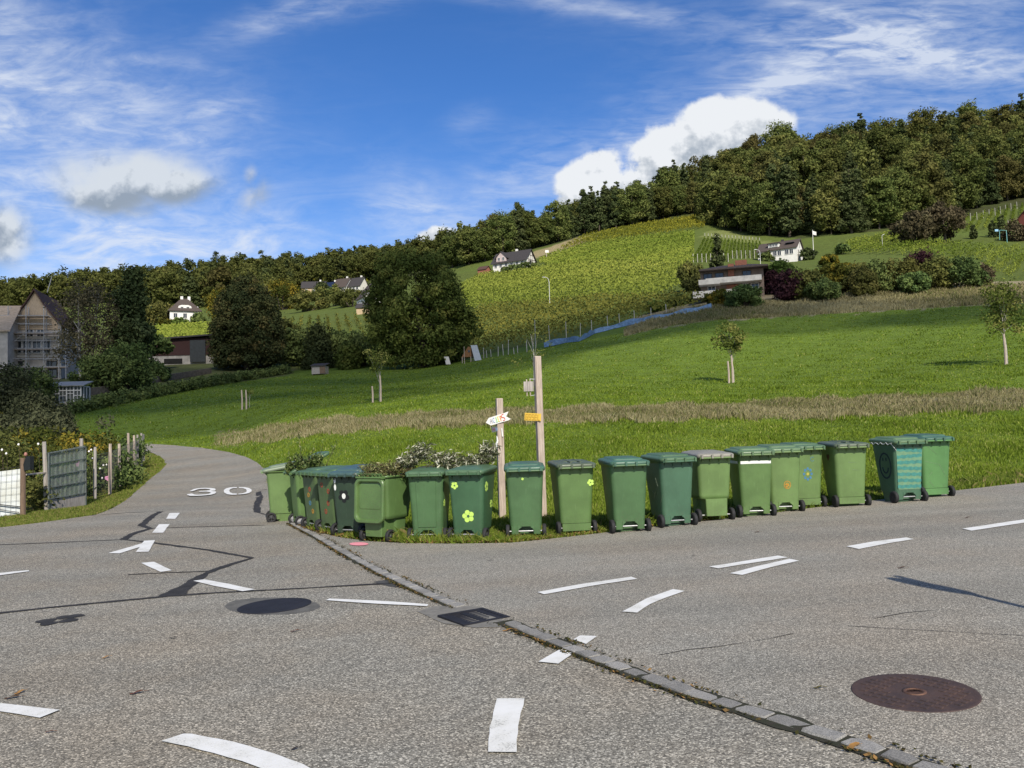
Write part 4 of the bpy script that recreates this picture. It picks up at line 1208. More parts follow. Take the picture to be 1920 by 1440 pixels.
def make_bin(u, v, psi, body, lid, label, base='notch', lidv='panel', ang=0.03, roll=0.0, hub='dark', hollow=False, panel=False, hgt=1.0, scale=1.0):
    p = gp(u, v)
    T = thing("wheelie_bin", label, "wheelie bin", p, R(psi), "green wheelie bins lined up along the road edge")
    T.rotation_euler = (0, roll, R(psi))
    T.scale = (scale, scale, scale * hgt)
    m = GREENS[body]
    mb = MB()
    zb = ZB if base != 'box' else 0.345
    zs = [zb] + [z for z in (0.24, 0.40, 0.60, 0.80, 0.93) if z > zb + 0.03] + [ZT_]
    rs = []
    w, a, b = bw(zb)
    if base == 'box': rs.append(rrect(w - 0.05, a + 0.05, b - 0.02, 0.06, zb - 0.012))
    for z in zs:
        w, a, b = bw(z)
        rs.append(rrect(w, a, b, 0.062, z))
    rs += [rrect(0.578, -0.040, 0.655, 0.07, 0.955), rrect(0.582, -0.042, 0.657, 0.07, 0.985)]
    if hollow:
        rs += [rrect(0.54, -0.02, 0.635, 0.06, 0.985), rrect(0.51, 0.01, 0.60, 0.055, 0.93), rrect(0.46, 0.06, 0.55, 0.05, 0.62)]
    mb.rings(rs, smooth=True)
    # front foot standing on the ground
    if base == 'box':
        mb.rings([rrect(0.37, 0.27, 0.47, 0.05, 0.0), rrect(0.41, 0.22, 0.50, 0.05, 0.34)], smooth=True)
        mb.rings([rrect(0.325, -0.030, 0.30, 0.018, 0.09), rrect(0.345, -0.035, 0.30, 0.018, 0.345)], smooth=False)
    else:
        mb.rings([rrect(0.385, 0.19, 0.455, 0.05, 0.0), rrect(0.425, 0.17, 0.49, 0.055, 0.168)], smooth=True)
    if base == 'notch':
        for s in (-1, 1):
            mb.rings([rrect(0.105, 0.040, 0.20, 0.02, 0.055), rrect(0.115, 0.033, 0.20, 0.02, 0.170)], 0, Matrix.Translation((s * 0.158, 0, 0)), smooth=False)
        mb.box(0, 0.16, 0.12, 0.24, 0.03, 0.13)
        arch = [(-0.105, 0.12), (-0.085, 0.155), (-0.05, 0.172), (0.05, 0.172), (0.085, 0.155), (0.105, 0.12)]
        outer = [(-0.115, 0.12), (-0.115, 0.20), (0.115, 0.20), (0.115, 0.12)]
        mb.prism([(-0.115, 0.10), (-0.095, 0.135), (-0.06, 0.158), (-0.115, 0.178)], 0.10, 0, Matrix.Translation((0, 0.028, 0)))
        mb.prism([(0.115, 0.10), (0.115, 0.178), (0.06, 0.158), (0.095, 0.135)], 0.10, 0, Matrix.Translation((0, 0.028, 0)))
    if base == 'step':
        mb.rings([rrect(0.415, 0.030, 0.22, 0.012, 0.055), rrect(0.425, 0.026, 0.22, 0.012, 0.160)], smooth=False)
    if panel:
        w1, a1, _ = bw(0.21); w2, a2, _ = bw(0.90)
        V = [(-0.13, a1 - 0.010, 0.21), (0.13, a1 - 0.010, 0.21), (0.15, a2 - 0.010, 0.90), (-0.15, a2 - 0.010, 0.90), (-0.14, a1 + 0.01, 0.20), (0.14, a1 + 0.01, 0.20), (0.16, a2 + 0.01, 0.91), (-0.16, a2 + 0.01, 0.91)]
        mb.add(V, [(0, 1, 2, 3), (0, 4, 5, 1), (1, 5, 6, 2), (2, 6, 7, 3), (3, 7, 4, 0)])
    # gussets under the rear rim
    for x in (-0.205, -0.072, 0.072, 0.205):
        mb.add([(x - 0.008, -0.016, 0.955), (x - 0.008, -0.075, 0.975), (x - 0.008, -0.012, 0.885), (x + 0.008, -0.016, 0.955), (x + 0.008, -0.075, 0.975), (x + 0.008, -0.012, 0.885)],
               [(0, 1, 2), (3, 5, 4), (0, 3, 4, 1), (1, 4, 5, 2), (2, 5, 3, 0)])
    mb.build("body", m, T)
    # handle bar
    hb = MB()
    hb.tube([(-0.255, -0.108, 0.962), (0.255, -0.108, 0.962)], 0.0135, 10)
    for x in (-0.255, -0.075, 0.075, 0.255):
        hb.box(x, -0.072, 0.964, 0.016, 0.075, 0.034)
    hb.build("handle", m, T)
    MB().tube([(-0.272, 0.055, 0.098), (0.272, 0.055, 0.098)], 0.010, 8).build("axle", M_AXLE, T)
    for s in (-1, 1):
        wheel(T, s * 0.262, hub)
    if lidv == 'hang':
        o = make_lid(T, GREENS[lid], 0, 'hang', (0, -0.088, 0.955))
        o.rotation_euler = (R(-93), 0, 0)
        hg = MB()
        for x in (-0.21, -0.10, -0.02, 0.06, 0.14, 0.21):
            hg.box(x, -0.072, 0.990, 0.012, 0.05, 0.06)
        hg.box(0, -0.094, 1.018, 0.50, 0.014, 0.012)
        hg.build("hinge", m, T)
    else:
        make_lid(T, GREENS[lid], ang, lidv)
    return T
B = {}
B[1] = make_bin(503, 978, -73, 'leaf', 'pale', "leftmost wheelie bin, side to the road, pale lid ajar", ang=R(9), base='step')
B[2] = make_bin(551, 985, -62, 'fresh', 'lidmid', "second bin from the left, lid propped open by shrub cuttings, grey wheel hubs", ang=R(26), hub='grey', hollow=True)
B[3] = make_bin(581, 993, -50, 'olive', 'lidmid', "narrow sliver of a bin with faint red flowers, next to the propped open bin", ang=R(3))
B[4] = make_bin(611, 1000, -46, 'olive', 'lidmid', "olive green bin with four small red flowers on its back", ang=R(4))
B[5] = make_bin(650, 1006, -24, 'dark', 'lidsky', "dark shaded bin with a black petalled flower with white centre", ang=R(6))
B[6] = make_bin(703, 1017, -34, 'fresh', 'fresh', "bin standing open with its lid hanging down its back", base='box', lidv='hang', hollow=True)
B[7] = make_bin(801, 1016, -6, 'mid', 'lidmid', "bin with a raised plain panel on its back, left of the lime flower bin", lidv='smooth', panel=True, ang=R(2))
B[8] = make_bin(876, 1016, -15, 'deep', 'lidmid', "dark green bin with lime yellow flower stickers", lidv='smooth', ang=R(2))
B[9] = make_bin(987, 1009.5, 0, 'mid', 'lidteal', "plain bin directly in front of the two wooden posts", lidv='panel')
B[10] = make_bin(1083, 1003, 8, 'fresh', 'lidolive', "bin with one small lime flower high on its right edge and ribbed lid", base='step', lidv='ribbed')
B[11] = make_bin(1184, 1000, 8, 'mid', 'lidteal', "plain dark green bin between the single flower bin and the teal bin")
B[12] = make_bin(1274, 989, 15, 'teal', 'lidmid', "teal green bin with pale scratches on its left side")
B[13] = make_bin(1344, 978, 8, 'leaf', 'grey', "light green bin with weathered grey lid and a box shaped base", base='box', lidv='smooth')
B[14] = make_bin(1421, 970.5, 2, 'fresh', 'lidleaf', "bin with a white tape stripe round its top")
B[15] = make_bin(1476, 962, 4, 'leaf', 'lidleaf', "bin with a small orange emblem on its back")
B[16] = make_bin(1518, 953.5, 4, 'leaf', 'lidmid', "bin with a dotted blue flower on its back", base='step', ang=R(1))
B[17] = make_bin(1600, 951, 1, 'leaf', 'lidolive', "plain light green bin standing alone, third from the right end of the row", base='step', lidv='ribbed')
B[18] = make_bin(1709, 943, 9, 'teal', 'lidleaf', "bin painted with aqua wave stripes and a dark smiley face on its side")
B[19] = make_bin(1760, 933.5, 6, 'bright', 'lidteal', "rightmost bright green bin, tucked behind the striped bin", base='step')
# paint and stickers
for x, z, r in ((-0.165, 0.80, 0.055), (0.02, 0.36, 0.092)):
    decal(B[8], "flower_sticker", flower(r, 5, 0.40, 10 + 60 * z), M_LIME, 'back', x, z)
    decal(B[8], "sticker_centre", [blob(0, 0, r * 0.22, r * 0.22)], GREENS['deep'], 'back', x, z, 0.0045)
for y, z, r in ((0.16, 0.77, 0.075), (0.42, 0.5, 0.06)):
    decal(B[8], "flower_sticker", flower(r, 5, 0.40, 30), M_LIME, 'right', y, z)
    decal(B[8], "sticker_centre", [blob(0, 0, r * 0.22, r * 0.22)], GREENS['deep'], 'right', y, z, 0.0045)
decal(B[7], "flower_sticker", flower(0.055, 5, 0.42), M_LIME, 'right', 0.10, 0.55)
decal(B[10], "flower_sticker", flower(0.05, 5, 0.42, 40), M_LIME, 'back', 0.215, 0.74)
decal(B[9], "flower_sticker", flower(0.018, 4, 0.5, 20), M_LIME, 'back', -0.03, 0.845)
decal(B[5], "painted_flower", flower(0.115, 5, 0.36, 55), M_BLK, 'back', -0.04, 0.64)
decal(B[5], "flower_centre", [blob(0, 0, 0.035, 0.045)], M_WHT, 'back', -0.04, 0.64, 0.0045)
decal(B[5], "painted_flower", [blob(-0.0, 0.05, 0.02, 0.045), blob(0.0, -0.06, 0.02, 0.05)], M_WHT, 'back', -0.20, 0.84)
for i, (x, z) in enumerate(((-0.09, 0.80), (0.10, 0.70), (0.07, 0.50), (-0.02, 0.36))):
    decal(B[4], "painted_flower", [q for q in ringpoly(0, 0, 0.030, 0.036, 0.017, 10)], M_REDP, 'back', x, z)
for i, (x, z, mm) in enumerate(((0.02, 0.70, M_REDP), (-0.04, 0.60, M_ORGP), (0.0, 0.46, M_BLUP), (0.08, 0.32, M_ORGP))):
    decal(B[3], "painted_flower", ringpoly(0, 0, 0.030, 0.034, 0.018, 9), mm, 'back', x, z)
decal(B[3], "painted_flower", [blob(0, 0, 0.02, 0.02)], M_REDP, 'right', 0.25, 0.68)
decal(B[4], "painted_flower", [blob(0, 0, 0.03, 0.03)], M_REDP, 'right', 0.45, 0.62)
decal(B[4], "painted_flower", [blob(0, 0, 0.022, 0.022), blob(0.05, -0.02, 0.012, 0.012)], M_WHT, 'right', 0.12, 0.82)
tp = [(-0.235, -0.022), (0.0, -0.020), (0.235, -0.023), (0.236, 0.020), (0.0, 0.024), (-0.236, 0.021)]
decal(B[14], "tape_stripe", [tp], M_WHT, 'back', 0, 0.845)
decal(B[14], "tape_stripe", [[(-0.31, -0.02), (0.26, -0.02), (0.26, 0.02), (-0.31, 0.02)]], M_WHT, 'left', 0.31, 0.845)
decal(B[15], "painted_emblem", ringpoly(0, 0, 0.052, 0.060, 0.010, 18) + [[(-0.04, 0.0), (0.0, -0.015), (0.0, 0.045)], [(0.035, -0.03), (0.02, 0.03), (-0.01, 0.0)], blob(-0.01, -0.03, 0.022, 0.012)], M_ORGP, 'back', 0.03, 0.44)
decal(B[16], "painted_flower", [blob(0.062 * math.cos(a), 0.085 * math.sin(a), 0.020, 0.024) for a in np.linspace(0, 2 * math.pi, 8, endpoint=False)], M_BLUP, 'back', 0.0, 0.56)
decal(B[16], "flower_centre", [blob(0, 0, 0.022, 0.024)], mat("yellow_paint", (0.45, 0.40, 0.06), 0.6, 0.2, 20), 'back', 0.0, 0.56)
decal(B[16], "pen_mark", ringpoly(0, 0, 0.03, 0.035, 0.006, 12, 40, 330), M_BLUP, 'back', 0.08, 0.80)
# smile and stripes on the painted bin
decal(B[18], "painted_coat", [[(-0.195, -0.33), (0.195, -0.33), (0.235, 0.35), (-0.235, 0.35)]], M_MINT, 'back', 0, 0.55, 0.0015)
for k in range(7):
    z = 0.855 - k * 0.098
    n = 14
    w = 0.205 + 0.03 * (z - 0.2)
    tl = R(random.uniform(-3, 5))
    topz = [0.026 + 0.007 * math.sin(9 * i / n * 3 + k * 2) for i in range(n + 1)]
    botz = [-0.026 + 0.007 * math.sin(8 * i / n * 3 + k * 3 + 1) for i in range(n + 1)]
    P = [(-w + 2 * w * i / n, botz[i]) for i in range(n + 1)] + [(-w + 2 * w * i / n, topz[i]) for i in range(n, -1, -1)]
    decal(B[18], "painted_stripe", [P], M_AQUA, 'back', 0, z, 0.0030, tl)
decal(B[18], "painted_ring", ringpoly(0, 0, 0.150, 0.205, 0.026, 36), M_NAVY, 'left', 0.27, 0.60)
decal(B[18], "painted_smile", ringpoly(0, -0.02, 0.075, 0.10, 0.024, 18, 185, 355), M_NAVY, 'left', 0.27, 0.60)
for ex in (-0.05, 0.035):
    decal(B[18], "painted_eye", [blob(ex, 0.105, 0.014, 0.030)], M_NAVY, 'left', 0.27, 0.60)
decal(B[17], "painted_heart", [[(0, -0.06), (0.055, 0.0), (0.05, 0.04), (0.02, 0.05), (0, 0.03), (-0.02, 0.05), (-0.05, 0.04), (-0.055, 0.0)]], mat("faded_red", (0.10, 0.045, 0.02), 0.7, 0.3, 25), 'left', 0.27, 0.80)
def scratches(b, face, lines):
    for x0, z0, x1, z1 in lines:
        dx, dz = x1 - x0, z1 - z0
        L = math.hypot(dx, dz); nx, nz = -dz / L * 0.0022, dx / L * 0.0022
        decal(b, "scratch", [[(-nx, -nz), (dx - nx * 0.3, dz - nz * 0.3), (dx + nx * 0.3, dz + nz * 0.3), (nx, nz)]], GREENS['pale'], face, x0, z0, 0.0016)
scratches(B[12], 'left', [(0.20, 0.72, 0.26, 0.60), (0.22, 0.55, 0.12, 0.40), (0.16, 0.50, 0.10, 0.44), (0.28, 0.48, 0.20, 0.52), (0.10, 0.36, 0.22, 0.50)])
scratches(B[19], 'back', [(-0.17, 0.88, 0.02, 0.72), (-0.20, 0.62, 0.05, 0.56), (0.05, 0.56, 0.16, 0.36), (-0.08, 0.44, -0.14, 0.36), (-0.14, 0.30, -0.05, 0.18)])
scratches(B[17], 'back', [(-0.05, 0.72, 0.09, 0.715), (0.02, 0.60, 0.13, 0.59), (-0.12, 0.52, -0.07, 0.50)])
# string wound round the rim of the striped bin
mb = MB()
P = [(-0.30, 0.6 - 0.05 * k, 0.965 + 0.02 * math.sin(k * 2.3)) for k in range(13)]
mb.tube(P, 0.005, 5)
mb.tube([(-0.30, 0.02, 0.97), (-0.27, -0.03, 0.90), (-0.24, -0.03, 0.86)], 0.004, 5)
mb.build("string", M_WHT, B[18])

# ------------------------------------------------------------------ garden waste on the bins
M_OLIVE = leafmat("olive_cuttings", [(0.0, (0.045, 0.055, 0.025)), (0.30, (0.085, 0.10, 0.045)), (0.55, (0.20, 0.21, 0.12)), (0.78, (0.52, 0.51, 0.39)), (1.0, (0.66, 0.64, 0.52))], 0.2, 0, 0)
M_BRUSH = leafmat("brown_cuttings", [(0.0, (0.075, 0.06, 0.03)), (0.3, (0.14, 0.115, 0.055)), (0.55, (0.12, 0.165, 0.045)), (0.8, (0.33, 0.33, 0.15)), (1.0, (0.50, 0.45, 0.26))], 0.25, 0, 0)
M_SHRUB = leafmat("shrub_cuttings", [(0.0, (0.04, 0.062, 0.02)), (0.45, (0.085, 0.125, 0.036)), (0.8, (0.16, 0.20, 0.07)), (1.0, (0.34, 0.37, 0.17))], 0.25, 0, 0)
M_TWIG = mat("twig_bark", (0.09, 0.065, 0.04), 0.85, 0.4, 30)
def heap(name, label, pts, sizes, n, leaf, asp, material, twigs, dens=None):
    """pts: ellipsoid centres (world), sizes: radii"""
    mb = MB()
    for (c, r) in zip(pts, sizes):
        m = n
        d = unit(rng.normal(size=(m, 3)))
        rr = rng.random((m, 1)) ** 0.5 * (1 + 0.18 * rng.normal(size=(m, 1)))
        P = np.array(c) + d * rr * np.array(r)
        nr = unit(rng.normal(size=P.shape) + d * 0.6)
        leaf_quads(mb, P, nr, leaf * (0.6 + 0.8 * rng.random(m)), asp, np.clip(rng.beta(1.2, 1.6, m), 0, 1), 0)
        for k in range(twigs):
            a = random.uniform(0, 6.28)
            q0 = Vector(c) + Vector((random.uniform(-.5, .5) * r[0], random.uniform(-.5, .5) * r[1], random.uniform(-.6, 0.2) * r[2]))
            dr = Vector((math.cos(a) * r[0], math.sin(a) * r[1], random.uniform(0.0, 0.9) * r[2])) * random.uniform(0.6, 1.15)
            mid = q0 + dr * 0.5 + Vector((0, 0, 0.04))
            mb.tube([q0, mid, q0 + dr], [0.006, 0.004, 0.002], 5, 1)
    o = mb.build(name, [material, M_TWIG], tone=True)
    tag(o, label, "garden waste", "garden cuttings heaped on the bins")
    return o
def at_px(u, v, D): return tuple(pix(u, v, D))
d78 = 12.55
heap("olive_branches", "silvery olive branch cuttings heaped behind the flower bin lids",
     [at_px(790, 848, d78), at_px(835, 862, d78), at_px(885, 866, d78), at_px(915, 850, d78), at_px(765, 866, d78), at_px(850, 878, d78)],
     [(0.22, 0.25, 0.15), (0.30, 0.28, 0.13), (0.30, 0.28, 0.13), (0.17, 0.2, 0.19), (0.18, 0.2, 0.10), (0.45, 0.25, 0.08)], 560, 0.042, 0.22, M_OLIVE, 14)
d6 = 12.55
heap("hedge_cuttings", "brown and green hedge cuttings piled on the open bin",
     [at_px(700, 878, d6), at_px(740, 876, d6), at_px(770, 884, d6), at_px(715, 888, d6)],
     [(0.22, 0.28, 0.10), (0.22, 0.28, 0.10), (0.16, 0.2, 0.07), (0.34, 0.25, 0.05)], 700, 0.030, 0.22, M_BRUSH, 12)
d2 = 15.2
o = heap("shrub_branches", "leafy shrub branches sticking up out of the propped open bin",
         [at_px(562, 866, d2), at_px(590, 862, d2), at_px(545, 878, d2), at_px(575, 878, d2), at_px(600, 880, d2)],
         [(0.16, 0.2, 0.16), (0.16, 0.2, 0.12), (0.09, 0.1, 0.14), (0.26, 0.2, 0.12), (0.16, 0.2, 0.10)], 300, 0.036, 0.42, M_SHRUB, 8)
mb = MB()
for pts, nl in (([(566, 880), (564, 850), (559, 806)], 26), ([(598, 876), (601, 852), (606, 832)], 12), ([(612, 872), (622, 850), (632, 830)], 26), ([(590, 872), (585, 850), (588, 843)], 10), ([(548, 880), (545, 862), (541, 850)], 14)):
    W = [Vector(at_px(u, v, d2)) for u, v in pts]
    mb.tube(W, [0.006, 0.004, 0.002], 5, 1)
    tt = 0.45 + 0.55 * rng.random(nl)
    C = np.array([np.array(W[0].lerp(W[1], t * 2) if t < 0.5 else W[1].lerp(W[2], t * 2 - 1)) for t in tt]) + rng.normal(size=(nl, 3)) * 0.022
    leaf_quads(mb, C, unit(rng.normal(size=C.shape)), 0.030, 0.42, rng.random(nl) * 0.7 + 0.3, 0)
st = mb.build("shrub_stem", [M_SHRUB, M_TWIG], o, tone=True)
# ================================================================== SIGN POSTS
def woodmat(name, c, c2):
    m, N = newmat(name)
    tc = N.node('ShaderNodeTexCoord').outputs['Object']
    mp = N.node('ShaderNodeMapping', {'Vector': tc, 'Scale': (40, 40, 1.6)}).outputs[0]
    n1 = N.noise(mp, 1.6, 6, 0.65, 0.8); n2 = N.noise(tc, 4, 5, 0.6)
    cc = N.mix(N.smooth(n1, 0.35, 0.68), (*c2, 1), (*c, 1))
    cc = N.mix(N.m('MULTIPLY', N.smooth(n2, 0.5, 0.75), 0.5), cc, N.mix(1.0, cc, (0.6, 0.58, 0.56, 1), 'MULTIPLY'))
    b = N.node('ShaderNodeBsdfPrincipled', {'Base Color': cc, 'Roughness': 0.85})
    N.put(b, 'Normal', N.node('ShaderNodeBump', {'Strength': 0.5, 'Distance': 0.004, 'Height': n1}).outputs[0])
    N.node('ShaderNodeOutputMaterial', {'Surface': b.outputs[0]})
    return m
M_POST = woodmat("weathered_wood", (0.50, 0.42, 0.34), (0.28, 0.22, 0.175))
M_GREYW = woodmat("grey_wood", (0.42, 0.38, 0.34), (0.22, 0.20, 0.175))
M_BROWNW = woodmat("brown_wood", (0.20, 0.135, 0.085), (0.10, 0.065, 0.045))
DP = 13.9
def square_post(name, label, u0, v0, u1, v1, w, top='flat', rz=0.3):
    base = gat(u1, DP)
    t = pix(u0, v0, DP)
    h = t[2] - base[2]
    th = thing(name, label, "wooden post", base, 0)
    dx = t[0] - base[0]
    mb = MB()
    c = w / 2
    T = Matrix.Rotation(rz, 4, 'Z')
    ring = lambda z, k=1.0: [(x * k + dx * z / h, y * k, z) for x, y in [tuple((T @ Vector(q + (0,)))[:2]) for q in ((c, c * 0.9), (c * 0.9, c), (-c * 0.9, c), (-c, c * 0.9), (-c, -c * 0.9), (-c * 0.9, -c), (c * 0.9, -c), (c, -c * 0.9))]]
    rg = [ring(-0.2)] + [ring(h * k / 6) for k in range(7)]
    rg[-1] = ring(h - 0.012); rg.append(ring(h, 0.86))
    mb.rings(rg, smooth=False)
    mb.build("post", M_POST, th)
    return th, base, h, dx
tall, tb, th_, tdx = square_post("sign_post", "tall weathered wooden post standing behind the bins", 1007, 668, 1018, 936, 0.110)
short, sb, sh_, sdx = square_post("sign_post", "short wooden post with a white arrow board, left of the tall post", 936, 747, 942, 930, 0.110, rz=0.2)
M_WBOARD = mat("white_board_paint", (0.70, 0.69, 0.65), 0.6, 0.15, 10)
M_YEL = mat("yellow_board_paint", (0.62, 0.40, 0.045), 0.6, 0.15, 12)
M_YELL = mat("yellow_letter_paint", (0.82, 0.62, 0.16), 0.6, 0.12, 20)
M_OCH = mat("ochre_letter_paint", (0.42, 0.25, 0.02), 0.6, 0.12, 20)
PAINT = {k: mat(k + "_letter_paint", c, 0.6, 0.15, 20) for k, c in {'red': (0.62, 0.03, 0.025), 'orange': (0.72, 0.22, 0.03), 'yellow': (0.75, 0.62, 0.10), 'green': (0.22, 0.55, 0.20), 'blue': (0.18, 0.33, 0.55), 'grey': (0.33, 0.33, 0.38), 'violet': (0.16, 0.05, 0.12)}.items()}
# arrow board: outline in its own plane
def board(name, label, P, poly, th, material, ry, rz, cat="sign"):
    o = thing(name, label, cat, P, rz)
    o.rotation_euler = (0, ry, rz)
    mb = MB().prism(poly, th)
    mb.build("board", material, o)
    return o
pa = pix(933, 786, DP - 0.075)
arrow = board("arrow_sign", "white arrow shaped board with rainbow lettering on the short post", pa, [(-0.205, 0.0), (-0.135, -0.068), (0.165, -0.070), (0.212, -0.058), (0.150, 0.004), (0.212, 0.072), (0.135, 0.066), (-0.135, 0.064)], 0.02, M_WBOARD, R(-15), 0.0)
def strokes(parent, name, polyl, w, material, y=-0.004):
    mb = MB()
    for L in polyl:
        for (x0, z0), (x1, z1) in zip(L[:-1], L[1:]):
            mb.beam((x0, y, z0), (x1, y, z1), w, 0.008)
    return mb.build(name, material, parent)
def arcpts(cx, cz, rx, rz, a0, a1, n=8):
    return [(cx + rx * math.cos(R(a0 + (a1 - a0) * k / n)), cz + rz * math.sin(R(a0 + (a1 - a0) * k / n))) for k in range(n + 1)]
sS = lambda x, s=1.0: [arcpts(x, 0.026 * s, 0.022, 0.024 * s, 40, 270) + arcpts(x, -0.022 * s, 0.022, 0.024 * s, 90, -140)]
strokes(arrow, "red_letter", sS(0.098, 1.1), 0.014, PAINT['red'])
strokes(arrow, "orange_letter", [[(0.05, -0.045), (0.05, 0.04)], arcpts(0.05, 0.02, 0.022, 0.022, 90, -90, 6)], 0.011, PAINT['orange'])
strokes(arrow, "yellow_letter", [[(0.03, 0.04), (0.008, 0.04), (0.008, -0.042), (0.03, -0.042)], [(0.008, 0.0), (0.025, 0.0)]], 0.010, PAINT['yellow'])
strokes(arrow, "green_letter", [[(-0.02, 0.042), (-0.02, -0.042)], [(-0.035, -0.042), (-0.005, -0.042)]], 0.011, PAINT['green'])
strokes(arrow, "blue_letter", [arcpts(-0.062, 0.0, 0.018, 0.040, 50, 310, 8)], 0.009, PAINT['blue'])
strokes(arrow, "grey_letter", [[(-0.10, -0.04), (-0.105, 0.04)], [(-0.128, -0.036), (-0.122, 0.036)], [(-0.12, 0.0), (-0.10, 0.0)]], 0.008, PAINT['grey'])
pb = pix(929, 805, DP - 0.06)
plate = board("small_sign", "small dark chalky plate just below the white arrow board", pb, [(-0.065, -0.045), (0.065, -0.04), (0.065, 0.045), (-0.065, 0.05)], 0.015, mat("dark_plate", (0.085, 0.10, 0.095), 0.6, 0.3, 20), R(-6), R(8))
strokes(plate, "violet_letter", [[(-0.045, -0.02), (-0.045, 0.02), (-0.03, 0.0), (-0.015, 0.02), (-0.015, -0.02)]], 0.007, PAINT['violet'])
strokes(plate, "blue_letter", [[(0.01, -0.025), (0.01, 0.025)], [(0.03, -0.025), (0.03, 0.02), (0.045, 0.02)]], 0.007, PAINT['blue'])
pc = pix(940.5, 812, DP - 0.075)
MBo = MB()
MBo.beam((0, 0, -0.07), (0.004, 0, 0.07), 0.02, 0.02)
o = MBo.build("white_bracket", M_WBOARD, plate); o.location = (pc - pb).tolist()
# bird scaring ribbon hanging on the short post
mb = MB(); q = pix(932, 832, DP - 0.08)
mb.tube([(0, 0, 0.13), (0.01, 0, 0.05), (-0.01, 0, -0.01), (-0.005, 0, -0.08)], [0.006, 0.016, 0.018, 0.008], 6)
o = mb.build("ribbon", M_WHT); o.location = q; tag(o, "white twisted ribbon tied to the short post above the cuttings", "ribbon")
# yellow sign on the tall post
py = pix(999, 782, DP - 0.08)
yel = board("yellow_sign", "yellow board lettered in ochre on the tall post", py, [(-0.137, -0.062), (0.137, -0.060), (0.137, 0.064), (-0.137, 0.066)], 0.02, M_YEL, R(4.5), R(-4))
def box_letter(parent, x, segs, mt, w=0.013):
    S = {'t': [(-.016, .042), (.016, .042)], 'm': [(-.016, 0), (.016, 0)], 'b': [(-.016, -.042), (.016, -.042)], 'l': [(-.016, 0), (-.016, .042)], 'L': [(-.016, -.042), (-.016, 0)], 'r': [(.016, 0), (.016, .042)], 'R': [(.016, -.042), (.016, 0)]}
    strokes(parent, "letter", [[(x + a, b) for a, b in S[s]] for s in segs], w * 0.62, mt)
for k, segs in enumerate(("tlLbRm", "tlmRb", "tlmRb", "tlLmb", "lLb")):
    box_letter(yel, -0.100 + k * 0.050, segs, M_OCH)
# hanging brown board on iron arms
ph = pix(991, 724.5, DP - 0.02)
hb = thing("hanging_sign", "grey brown wooden board on two slats hung from the tall post", "sign", ph)
MB().box(0, 0, 0, 0.165, 0.02, 0.165).build("board", M_GREYW, hb)
mb = MB()
for x in (-0.028, 0.028):
    mb.box(x, 0.021, -0.02, 0.016, 0.018, 0.28)
mb.build("slat", M_POST, hb)
mb = MB()
mb.tube([(0.02, 0.02, 0.125), (0.11, 0.02, 0.118)], 0.005, 6); mb.tube([(0.04, 0.02, -0.155), (0.12, 0.02, -0.145)], 0.005, 6)
mb.build("bracket", M_AXLE, hb)
# ================================================================== LEFT FENCE, GATE, GARDEN
FB = [(88, 958, 828, 0.085), (152, 931, 822, 0.085), (178, 922, 838, 0.07), (206, 908, 832, 0.08), (224, 898, 832, 0.08), (241, 892, 812, 0.075), (252, 882, 816, 0.075), (258, 877, 815, 0.07), (265, 872, 812, 0.07), (270, 866, 814, 0.07)]
fence = None
def fence_depth(u):
    return np.interp(u, [-60, 40, 88, 152, 178, 206, 224, 241, 252, 258, 265, 270], [18.5, 19.0, 19.8, 21.4, 22.5, 24.3, 26.5, 29, 31, 33, 35, 37])
fp = []
for u, vb, vt, w in FB:
    D = float(fence_depth(u)); b = gat(u, D); t = pix(u, vt, D)
    fp.append((b, t[2] - b[2], w))
fence = thing("garden_fence", "old fence of leaning grey posts and wire beside the lane", "fence", fp[4][0])
org = np.array(fp[4][0])
for k, (b, h, w) in enumerate(fp):
    mb = MB()
    l1, l2 = random.uniform(-.05, .05), random.uniform(-.05, .05)
    mb.tube([tuple(b - org + np.array([0, 0, -0.2])), tuple(b - org + np.array([l1 * .5, l2 * .5, h * .5])), tuple(b - org + np.array([l1, l2, h]))], [w * 0.62, w * 0.6, w * 0.52], 7, smooth=False)
    mb.build("post", M_POST if k in (3, 4, 5, 6) else M_GREYW, fence)
mb = MB()
for (a, ha, _), (b, hb_, _) in zip(fp[2:-1], fp[3:]):
    a = a - org; b = b - org
    L = np.linalg.norm(b - a)
    for k in range(9):
        z = 0.12 + 1.15 * k / 8
        mb.tube([tuple(a + [0, 0, z]), tuple((a + b) / 2 + [0, 0, z - 0.015]), tuple(b + [0, 0, z])], 0.0028, 4, cap=False)
    m_ = int(L / 0.14)
    for k in range(m_):
        p = a + (b - a) * (k + .5) / m_
        mb.beam(tuple(p + [0, 0, 0.12]), tuple(p + [0, 0, 1.27]), 0.0045)
mb.build("wire_mesh", mat("grey_wire", (0.16, 0.16, 0.16), 0.5, 0.3, 20, metal=0.4), fence)
def rail(P, Q, w, material, name):
    MB().beam(tuple(P - org), tuple(Q - org), w, 0.03).build(name, material, fence)
rail(pix(50, 890, 19.2), pix(86, 886, 19.8), 0.10, M_GREYW, "rail")
